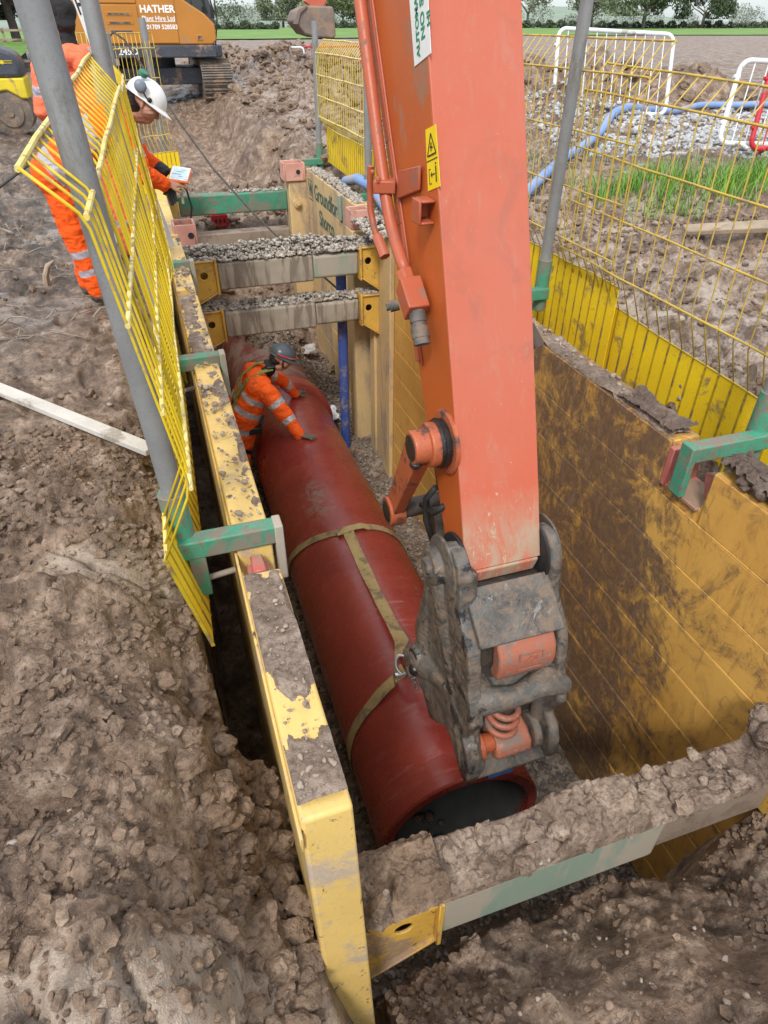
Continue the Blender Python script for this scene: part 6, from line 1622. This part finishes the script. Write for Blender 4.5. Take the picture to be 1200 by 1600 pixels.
# ------------------------------------------------------------------ pedestrian barriers
def barrier(P, ex, ez, W, H, mat, label, bars=12, group='white tube barriers', feet=True, red_clip=False, nrm=None):
    """tubular frame with rounded corners; P lower-left corner, ex along, ez up"""
    P = Vector(P); ex = Vector(ex).normalized(); ez = Vector(ez).normalized(); en = ex.cross(ez).normalized()
    t = thing('pedestrian_barrier', label, 'barrier', P + ex * W / 2, group)
    r = 0.13 * min(1, H); pts = []
    for cx, cz, a0 in ((r, r, 180), (W - r, r, 270), (W - r, H - r, 0), (r, H - r, 90)):
        for k in range(7):
            a = math.radians(a0 + 15 * k); pts.append(P + ex * (cx + r * math.cos(a)) + ez * (cz + r * math.sin(a)))
    pts.append(pts[0]); pts.append(pts[1])
    mb = MB(); mb.tube(pts, 0.032, 12); mb.build('frame', mat, t, smooth=180)
    for k in range(bars):
        x = W * (k + 1) / (bars + 1); mb = MB(); mb.cyl(P + ex * x + ez * 0.02, P + ex * x + ez * (H - 0.02), 0.0085, seg=8); mb.build('bar', mat, t)
    if feet:
        for x in (0.25, W - 0.3):
            b = P + ex * x
            for sg in (1, -1):
                mb = MB(); e = b + en * 0.30 * sg - ez * 0.16; mb.tube([b, b + en * 0.14 * sg - ez * 0.05, e], 0.024, 8); mb.build('leg', mat, t, smooth=180)
    for z in (0.25 * H, 0.8 * H):
        mb = MB(); mb.bar(P + ez * z - ex * 0.06, P + ez * z + ex * 0.03, 0.05, 0.04, ez); mb.build('hook', mat, t, 0.004, 1)
    return t
barrier((6.72, 11.36, 0.66), (1.70, -0.62, -0.08), (0.13, 0.35, 1.02), 1.88, 1.16, M['white'], 'white tube barrier standing on the stones behind the right-hand fence', 11)
barrier((7.22, 7.95, 0.55), (0.98, -0.18, -0.04), (0.36, 0.35, 0.86), 1.9, 1.02, M['white'], 'white tube barrier cut off by the right edge, behind the red one', 9)
barrier((7.52, 7.70, 0.50), (0.99, -0.10, 0.0), (0.22, 0.25, 0.94), 1.9, 1.0, M['red'], 'red tube barrier leaning at the right edge of the photo', 9, 'red tube barriers')
barrier((5.80, 29.6, 0.20), (0.95, -0.3, 0), (0.05, 0.15, 1), 0.75, 0.92, M['white'], 'small white barrier far off beside the spoil heap', 6)
barrier((6.50, 29.5, 0.22), (0.95, -0.1, 0), (0.05, 0.15, 1), 2.2, 0.92, M['red'], 'small red barrier far off behind the kickboard fence', 12, 'red tube barriers')

# ------------------------------------------------------------------ orange digger in the distance
dg = thing('tracked_digger', 'orange tracked excavator with white hire lettering working beyond the trench', 'excavator', (0.6, 23.2, 0.0))
def dbox(nm, mat, *a, bevel=0.03, seg=2, par=None):
    mb = MB(); mb.box(*a); return mb.build(nm, M[mat], par or dg, bevel, seg)
mb = MB(); mb.prism([(-2.0, 22.0, 1.36), (2.42, 22.0, 1.36), (2.54, 22.0, 1.46), (2.53, 22.0, 1.80), (2.30, 22.0, 2.02), (1.62, 22.0, 2.42), (1.62, 22.0, 2.75), (-2.0, 22.0, 2.75)], (0, 2.6, 0)); mb.build('housing', M['digger'], dg, 0.04, 3)
dbox('side_panel', 'digger', 0.66, 1.56, 21.975, 22.0, 1.40, 2.74, bevel=0.012)
pn = dbox('side_panel', 'digger', -0.30, 0.62, 21.975, 22.0, 1.40, 2.20, bevel=0.012)
dbox('side_panel', 'digger', -0.30, 0.62, 21.975, 22.0, 2.23, 2.74, bevel=0.012)
for z in (1.66, 1.84, 2.02):
    mb = MB(); mb.box(-0.16, 0.48, 21.966, 21.974, z - 0.045, z + 0.045); lv = mb.build('louvre', M['digger'], pn, 0.03, 3)
    mb = MB(); mb.box(-0.10, 0.42, 21.960, 21.966, z - 0.028, z + 0.012); mb.build('slot_strip', M['digger_dark'], pn, 0.004, 1)  # dark strip painted in for the shade of the louvre opening
mb = MB()
for z in (1.42, 1.60): mb.box(2.00, 2.20, 21.985, 22.0, z, z + 0.0)
mb = MB(); mb.box(2.02, 2.18, 21.982, 22.0, 1.45, 1.58); ht = mb.build('hatch', M['digger'], dg, 0.01, 1)
mb = MB(); mb.box(2.05, 2.15, 21.978, 21.981, 1.475, 1.555); mb.build('latch', M['digger_dark'], ht)
mb = MB(); mb.box(-2.1, 2.50, 21.96, 24.6, 1.08, 1.36); mb.prism([(2.50, 21.96, 1.08), (2.66, 22.1, 1.10), (2.66, 22.1, 1.36), (2.50, 21.96, 1.36)], (0, 2.3, 0)); mb.build('deck', M['digger_dark'], dg, 0.03, 2)
for body_, sz, z, bo in (('HATHER', 0.215, 2.045, 0.006), ('Plant Hire Ltd', 0.145, 1.875, 0.002), ('01709 528583', 0.135, 1.70, 0.003)):
    text_mesh(body_, sz, M['ink_white'], (1.12 if body_[0] != '0' else 1.18, 21.972, z), (1, 0, 0), (0, 0, 1), parent=dg, bold=bo, depth=0.002, align='CENTER', xs=1.0 if body_[0] != 'H' else 1.05)
mb = MB(); mb.box(0.72, 1.52, 21.970, 21.973, 1.85, 1.862); mb.box(0.70, 0.80, 21.970, 21.973, 1.70, 1.735); mb.tube([(0.69, 21.972, 1.76), (0.75, 21.972, 1.785), (0.81, 21.972, 1.76)], 0.014, 6); mb.build('lettering', M['ink_white'], dg)
text_mesh('245D', 0.22, M['ink_white'], (-0.02, 21.955, 1.16), (1, 0, 0), (0, 0, 1), parent=dg, bold=0.004, depth=0.002)
mb = MB(); mb.prism([(1.70, 23.4, 1.36), (2.62, 23.4, 1.36), (2.72, 23.4, 2.0), (2.40, 23.4, 3.05), (1.70, 23.4, 3.05)], (0, 1.1, 0)); cb = mb.build('cab', M['digger_dark'], dg, 0.05, 3)
mb = MB(); mb.prism([(1.80, 23.385, 1.9), (2.58, 23.385, 1.9), (2.60, 23.385, 2.05), (2.34, 23.385, 2.95), (1.80, 23.385, 2.95)], (0, 0.012, 0)); mb.build('window', M['glass'], cb)
mb = MB(); mb.tube([(2.0, 22.1, 2.15), (2.02, 22.1, 2.55), (2.45, 22.3, 2.6), (2.62, 22.6, 2.05)], 0.022, 8); mb.tube([(2.50, 22.1, 1.35), (2.62, 22.1, 1.9), (2.60, 22.1, 2.5)], 0.018, 8); mb.build('handrail', M['black_plastic'], dg)
mb = MB(); mb.box(2.50, 2.56, 22.2, 22.40, 1.93, 2.22); mb.build('mirror', M['black_plastic'], dg, 0.02, 2)
mb = MB(); mb.cyl((0.7, 23.3, 0.75), (0.7, 23.3, 1.10), 0.75, seg=28); mb.box(-0.6, 2.1, 22.5, 24.2, 0.45, 0.85); mb.build('undercarriage', M['digger_dark'], dg, 0.03, 2)
def track(x0, x1):
    y0, y1, r = 22.35, 25.6, 0.46
    loop = []
    for k in range(13): a = math.radians(90 + 15 * k); loop.append((y0 + r * math.cos(a), 0.50 + r * math.sin(a)))
    for k in range(13): a = math.radians(270 + 15 * k); loop.append((y1 + r * math.cos(a), 0.50 + r * math.sin(a)))
    mb = MB(); mb.yz(loop, x0 + 0.03, x1 - 0.03); tr = mb.build('track', M['track'], dg, smooth=30)
    # shoes
    per = loop + [loop[0]]; mb = MB(); acc = 0
    P = [Vector((0, a, b)) for a, b in per]; tot = sum((P[i + 1] - P[i]).length for i in range(len(P) - 1)); n = 52; s_ = 0; i = 0; d0 = 0
    for k in range(n):
        d = tot * k / n
        while d > d0 + (P[i + 1] - P[i]).length: d0 += (P[i + 1] - P[i]).length; i += 1
        t_ = (P[i + 1] - P[i]).normalized(); q = P[i] + t_ * (d - d0); nn = Vector((0, t_.z, -t_.y)); nn = nn if nn.dot(q - Vector((0, (y0 + y1) / 2, 0.5))) > 0 else -nn
        c = q + nn * 0.02
        mb.bar(Vector((x0, c.y, c.z)), Vector((x1, c.y, c.z)), tot / n * 0.86, 0.035, nn)
        for o_ in (-0.05, 0.02): cc = c + nn * 0.03 + t_ * o_; mb.bar(Vector((x0 + 0.01, cc.y, cc.z)), Vector((x1 - 0.01, cc.y, cc.z)), 0.018, 0.035, nn)
    mb.build('shoes', M['track'], tr)
    return tr
track(2.02, 2.84); track(-1.25, -0.45)
sc_pts = []
bk = [(4.76, 1.86), (4.86, 2.10), (5.15, 2.22), (5.86, 2.20), (5.90, 2.05), (5.92, 1.52), (5.80, 1.47), (5.34, 1.50), (5.02, 1.58)]
mb = MB(); mb.prism([(x, 22.3, z) for x, z in bk], (0, 1.2, 0)); bq = mb.build('bucket', M['bucket'], dg, 0.05, 3)
mb = MB(); mb.prism([(4.70, 22.25, 1.80), (4.84, 22.25, 2.12), (5.12, 22.25, 2.25), (5.12, 22.25, 2.18), (4.93, 22.25, 2.04), (4.84, 22.25, 1.80)], (0, 0.06, 0)); mb.build('bucket_cheek', M['bucket'], bq, 0.015, 2)
mb = MB(); mb.bar((5.35, 22.8, 2.16), (6.05, 22.8, 3.1), 0.5, 0.35, (0, 1, 0)); mb.bar((5.7, 22.9, 2.6), (6.6, 23.0, 4.6), 0.5, 0.6, (0, 1, 0)); mb.bar((6.5, 23.0, 4.4), (2.0, 23.1, 5.2), 0.5, 0.6, (0, 1, 0)); mb.bar((2.3, 23.1, 5.2), (0.9, 23.2, 2.6), 0.5, 0.65, (0, 1, 0)); mb.build('boom', M['arm_front'], dg, 0.03, 2)

# ------------------------------------------------------------------ roller at the left edge
rl = thing('road_roller', 'yellow roller with a dark blue bonnet and muddy drum, cut off by the left edge', 'roller', (-3.0, 17.4, 0))
mb = MB(); mb.prism([(-1.92, 17.0, 0.95), (-1.90, 17.0, 1.20), (-1.98, 17.0, 1.36), (-2.25, 17.0, 1.46), (-3.6, 17.0, 1.50), (-3.6, 17.0, 0.95)], (0, 1.0, 0)); mb.build('bonnet', M['digger_dark'], rl, 0.07, 3)
mb = MB(); mb.prism([(-1.88, 16.97, 0.60), (-1.90, 16.97, 0.95), (-3.7, 16.97, 0.95), (-3.7, 16.97, 0.70), (-2.62, 16.97, 0.70), (-2.25, 16.97, 0.75), (-2.02, 16.97, 0.60)], (0, 1.06, 0)); mb.build('chassis', M['roller_y'], rl, 0.03, 2)
for x in (-2.30, -3.9):
    mb = MB(); mb.lathe([(0, 0.20), (0.01, 0.36), (0.02, 0.40), (0.98, 0.40), (0.99, 0.36), (1.0, 0.2)], (x, 17.0, 0.36), (0, 1, 0), 40); dr = mb.build('drum', M['track'], rl, smooth=35)
    mb = MB(); mb.lathe([(0, 0.25), (0.03, 0.24), (0.035, 0.07), (0.06, 0.06)], (x, 17.0, 0.36), (0, -1, 0), 24); mb.build('hub', M['track'], dr, smooth=35)
mb = MB(); mb.box(-3.9, -3.2, 17.0, 18.0, 0.95, 1.15); mb.tube([(-3.7, 17.1, 1.1), (-3.75, 17.1, 2.3), (-3.75, 17.9, 2.3), (-3.7, 17.9, 1.1)], 0.03, 8); mb.build('seat_frame', M['black_plastic'], rl, 0.01, 1)
mb = MB()
for z in (1.19, 1.225): mb.box(-2.18, -2.02, 16.988, 16.995, z, z + 0.010)
mb.lathe([(0, 0.035), (0.004, 0.035)], (-2.20, 16.995, 1.21), (0, -1, 0), 16); mb.box(-2.27, -2.20, 16.988, 16.995, 1.185, 1.20)
mb.build('emblem', M['roller_y'], rl)

# ------------------------------------------------------------------ fields, hedges, trees, post-and-rail fence
def ribbon_field(name, x0, x1, y0, y1, z, mat):
    mb = MB(); n = 60
    for i in range(n):
        a, b = x0 + (x1 - x0) * i / n, x0 + (x1 - x0) * (i + 1) / n
        mb.add([(a, y0(a), z), (b, y0(b), z), (b, y1(b), z + 0.7), (a, y1(a), z + 0.7)], [(0, 1, 2, 3)])
    return kind(mb.build(name, mat, smooth=0), 'structure')
ribbon_field('meadow', 38, 330, lambda x: 150 - 0.30 * x, lambda x: 268 - 0.42 * x, 0.30, M['meadow'])
ribbon_field('meadow', -40, 38, lambda x: 100 + 0.3 * x, lambda x: 190, 0.30, M['meadow'])
ribbon_field('grass_verge', -60, -4.4, lambda x: 31.0, lambda x: 52.0, 0.28, plain('verge_grass', (0.10, 0.19, 0.035), 0.9, var=0.4, scale=1.5, bstr=0.5))
hillv = []
mb = MB(); n = 40
for i in range(n):
    a, b = -500 + 1300 * i / n, -500 + 1300 * (i + 1) / n
    ha, hb = (9 + 5 * math.sin(q * 0.006) + 3 * math.sin(q * 0.017 + 1) for q in (a, b))
    mb.add([(a, 560, -1), (b, 560, -1), (b, 690, hb), (a, 690, ha)], [(0, 1, 2, 3)])
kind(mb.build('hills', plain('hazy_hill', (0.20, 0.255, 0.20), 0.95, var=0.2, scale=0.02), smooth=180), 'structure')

def leafcloud(n, centers, radii, size, seed, flatten=0.8):
    """n leaf-sized quads spread through a set of clumps"""
    rs = np.random.RandomState(seed); C_ = np.array(centers); R_ = np.array(radii)
    k = rs.choice(len(C_), n, p=R_ ** 2 / (R_ ** 2).sum()); d = rs.normal(0, 1, (n, 3)); d /= np.linalg.norm(d, axis=1)[:, None]
    p = C_[k] + d * (R_[k] * rs.uniform(0.3, 1, n) ** 0.5)[:, None] * np.array([1, 1, flatten])
    a = rs.normal(0, 1, (n, 3)); a /= np.linalg.norm(a, axis=1)[:, None]; b = np.cross(a, rs.normal(0, 1, (n, 3))); b /= np.linalg.norm(b, axis=1)[:, None]
    s = size * rs.uniform(0.6, 1.4, n)[:, None]
    V = np.stack([p - a * s, p + b * s * 0.6, p + a * s, p - b * s * 0.6], 1).reshape(-1, 3)
    return V, np.arange(n * 4).reshape(n, 4)

def hedge(x0, y0, x1, y1, h, w, label, seed, n=9000, size=0.22):
    rs = np.random.RandomState(seed); t = thing('hedge', label, 'hedge', ((x0 + x1) / 2, (y0 + y1) / 2, 0.3)); m = int(math.hypot(x1 - x0, y1 - y0) / 1.6)
    C_ = [(x0 + (x1 - x0) * u - t.location.x, y0 + (y1 - y0) * u - t.location.y, h * (0.35 + 0.3 * (i % 2)) + rs.normal(0, 0.06)) for i, u in enumerate(np.linspace(0, 1, m))]
    V, F = leafcloud(n, C_, [w * rs.uniform(0.7, 1.1) for _ in C_], size, seed, h / w * 0.45)
    np_mesh('foliage', V, F, M['hedge'], t)
    mb = MB()
    for i in range(0, m, 3): c = C_[i]; mb.cyl((c[0], c[1], -0.3), (c[0] + 0.1, c[1], h * 0.6), 0.06, 0.03, 6)
    o = mb.build('stems', M['bark'], smooth=180); o.parent = t
    return t
hedge(50, 236, 128, 205, 2.3, 1.3, 'long clipped dark hedge along the green field at the right', 5, 15000, 0.26)
hedge(131, 204, 205, 176, 2.2, 1.3, 'dark hedge at the far right beyond the green field', 6, 12000, 0.26)
hedge(5, 176, 34, 180, 2.0, 1.2, 'distant dark hedge behind the spoil heap, left of the excavator arm', 7, 8000, 0.22)

def make_tree(label, x, y, H, W, mat, seed, n=1400, size=0.35, bare=False, group='trees beyond the fields', z=0.4):
    rs = np.random.RandomState(seed); t = thing('tree', label, 'tree', (x, y, z), group)
    mb = MB(); tips = []
    th = H * (0.30 if not bare else 0.24)
    mb.tube([(0, 0, -0.5), (rs.normal(0, .1), 0, th * 0.5), (rs.normal(0, .15), rs.normal(0, .1), th)], [H * 0.034, H * 0.028, H * 0.024], 8)
    def grow(p, d, L, r, lv):
        q = p + d * L; m_ = p + d * L * 0.5 + Vector(rs.normal(0, 0.05 * L, 3)); mb.tube([p, m_, q], [r, r * 0.8, r * 0.55], 5 if lv else 6)
        if lv <= 1: tips.append(q)
        if lv == 0: return
        for k in range(3):
            dd = (d * 0.75 + Vector(rs.normal(0, 0.55, 3)) + Vector((0, 0, 0.12))).normalized(); grow(q, dd, L * rs.uniform(0.6, 0.8), r * 0.55, lv - 1)
    for k in range(6):
        a = k * 1.047 + rs.uniform(-.3, .3); d = Vector((math.cos(a) * W / H * 1.3, math.sin(a) * W / H * 1.3, rs.uniform(0.6, 1.1))).normalized()
        grow(Vector((0, 0, th * rs.uniform(0.75, 1.0))), d, H * 0.27, H * 0.013, 2)
    o = mb.build('trunk', M['bark'], smooth=180); o.parent = t
    C_ = [tuple(q) for q in tips]; V, F = leafcloud(n, C_, [W * 0.13 * rs.uniform(0.6, 1.3) for _ in C_], size, seed)
    V = V[:]; V[:, 2] = np.maximum(V[:, 2], th * 0.6)
    np_mesh('crown', V, F, mat, t)
    return t
tl = [('bushy pale green tree above the hedge, left of the tall grey post', 62, 240, 9.5, 9, 'leaf_pale', 1800), ('bare grey-green tree behind the white barrier', 82, 232, 9.0, 8, 'leaf_dark', 700),
      ('spreading yellow-green tree behind the hedge, right of the white barrier', 104, 224, 8.8, 11, 'leaf_pale', 2600), ('thin grey tree between the yellow-green tree and the large willow', 124, 232, 9.5, 8, 'leaf_mid', 600),
      ('large spreading willow with dark trunk at the top right', 137, 190, 12.0, 16, 'leaf_mid', 2600), ('dark tree at the far right edge of the skyline', 158, 192, 9.5, 10, 'leaf_dark', 1800),
      ('dense dark tree just right of the excavator arm', 52, 262, 8.6, 10, 'leaf_mid', 2400), ('low rounded tree on the skyline behind the tall grey post', 72, 262, 8.0, 10, 'leaf_dark', 2000),
      ('pale tree on the skyline beyond the bare tree', 92, 268, 8.4, 10, 'leaf_mid', 2000), ('bushy tree on the skyline at the right, behind the willow', 150, 236, 9, 11, 'leaf_mid', 2000),
      ('bare branching tree above the far hedge, left of the digger bucket', 24.5, 186, 6.2, 7, 'leaf_dark', 160), ('small bare tree on the skyline beside the orange digger', 9.5, 190, 4.6, 4.5, 'leaf_mid', 220),
      ('round pale tree on the skyline right of the orange digger', 12.5, 198, 3.8, 4, 'leaf_pale', 900), ('low grey tree on the skyline between digger and bucket', 18, 205, 3.6, 6, 'leaf_mid', 900)]
for i, (lab, x, y, H, W, mt, n) in enumerate(tl):
    make_tree(lab, x, y, H * (1.5 if x > 30 else 1.25), W * (1.55 if x > 30 else 1.2), M[mt], 40 + i, int(n * 3.2), 0.062 * H ** 0.75)
for i, (lab, x, y, H, W) in enumerate((('dense dark tree at the top left corner', -9.2, 57, 9, 7), ('dark tree behind the near left post', -6.2, 58, 9.5, 7), ('dark tree behind the man in the black cap', -2.6, 60, 9, 7), ('dark bushy tree outside the left corner, partly cut off', -13.0, 58, 9, 8))):
    make_tree(lab, x, y, H, W, M['leaf_dark'], 70 + i, 14000, 0.17, group='dark trees at the left')
rs_ = np.random.RandomState(5)
C_ = [(x, 300 - 0.3 * x + rs_.normal(0, 6), 2.0 + 2.5 * rs_.uniform()) for x in np.arange(-10, 330, 3.2)]
V, F = leafcloud(30000, C_, [rs_.uniform(1.6, 3.8) for _ in C_], 0.28, 8, 1.1)
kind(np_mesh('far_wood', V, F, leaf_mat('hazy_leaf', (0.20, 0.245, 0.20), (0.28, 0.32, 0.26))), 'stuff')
wf = thing('wooden_fence', 'grey post-and-rail fence with wire in front of the dark trees', 'fence', (-10, 50, 0.3))
for k in range(13):
    x = -24 + 1.8 * k; mb = MB(); mb.box(x - 0.06, x + 0.06, 49.94, 50.06, 0.1, 1.65); mb.build('post', M['wood'], wf, 0.01, 1)
for z in (0.65, 1.05, 1.48):
    mb = MB(); mb.box(-24, -2.4, 49.88, 49.935, z, z + 0.10); mb.build('rail', M['wood'], wf, 0.008, 1)
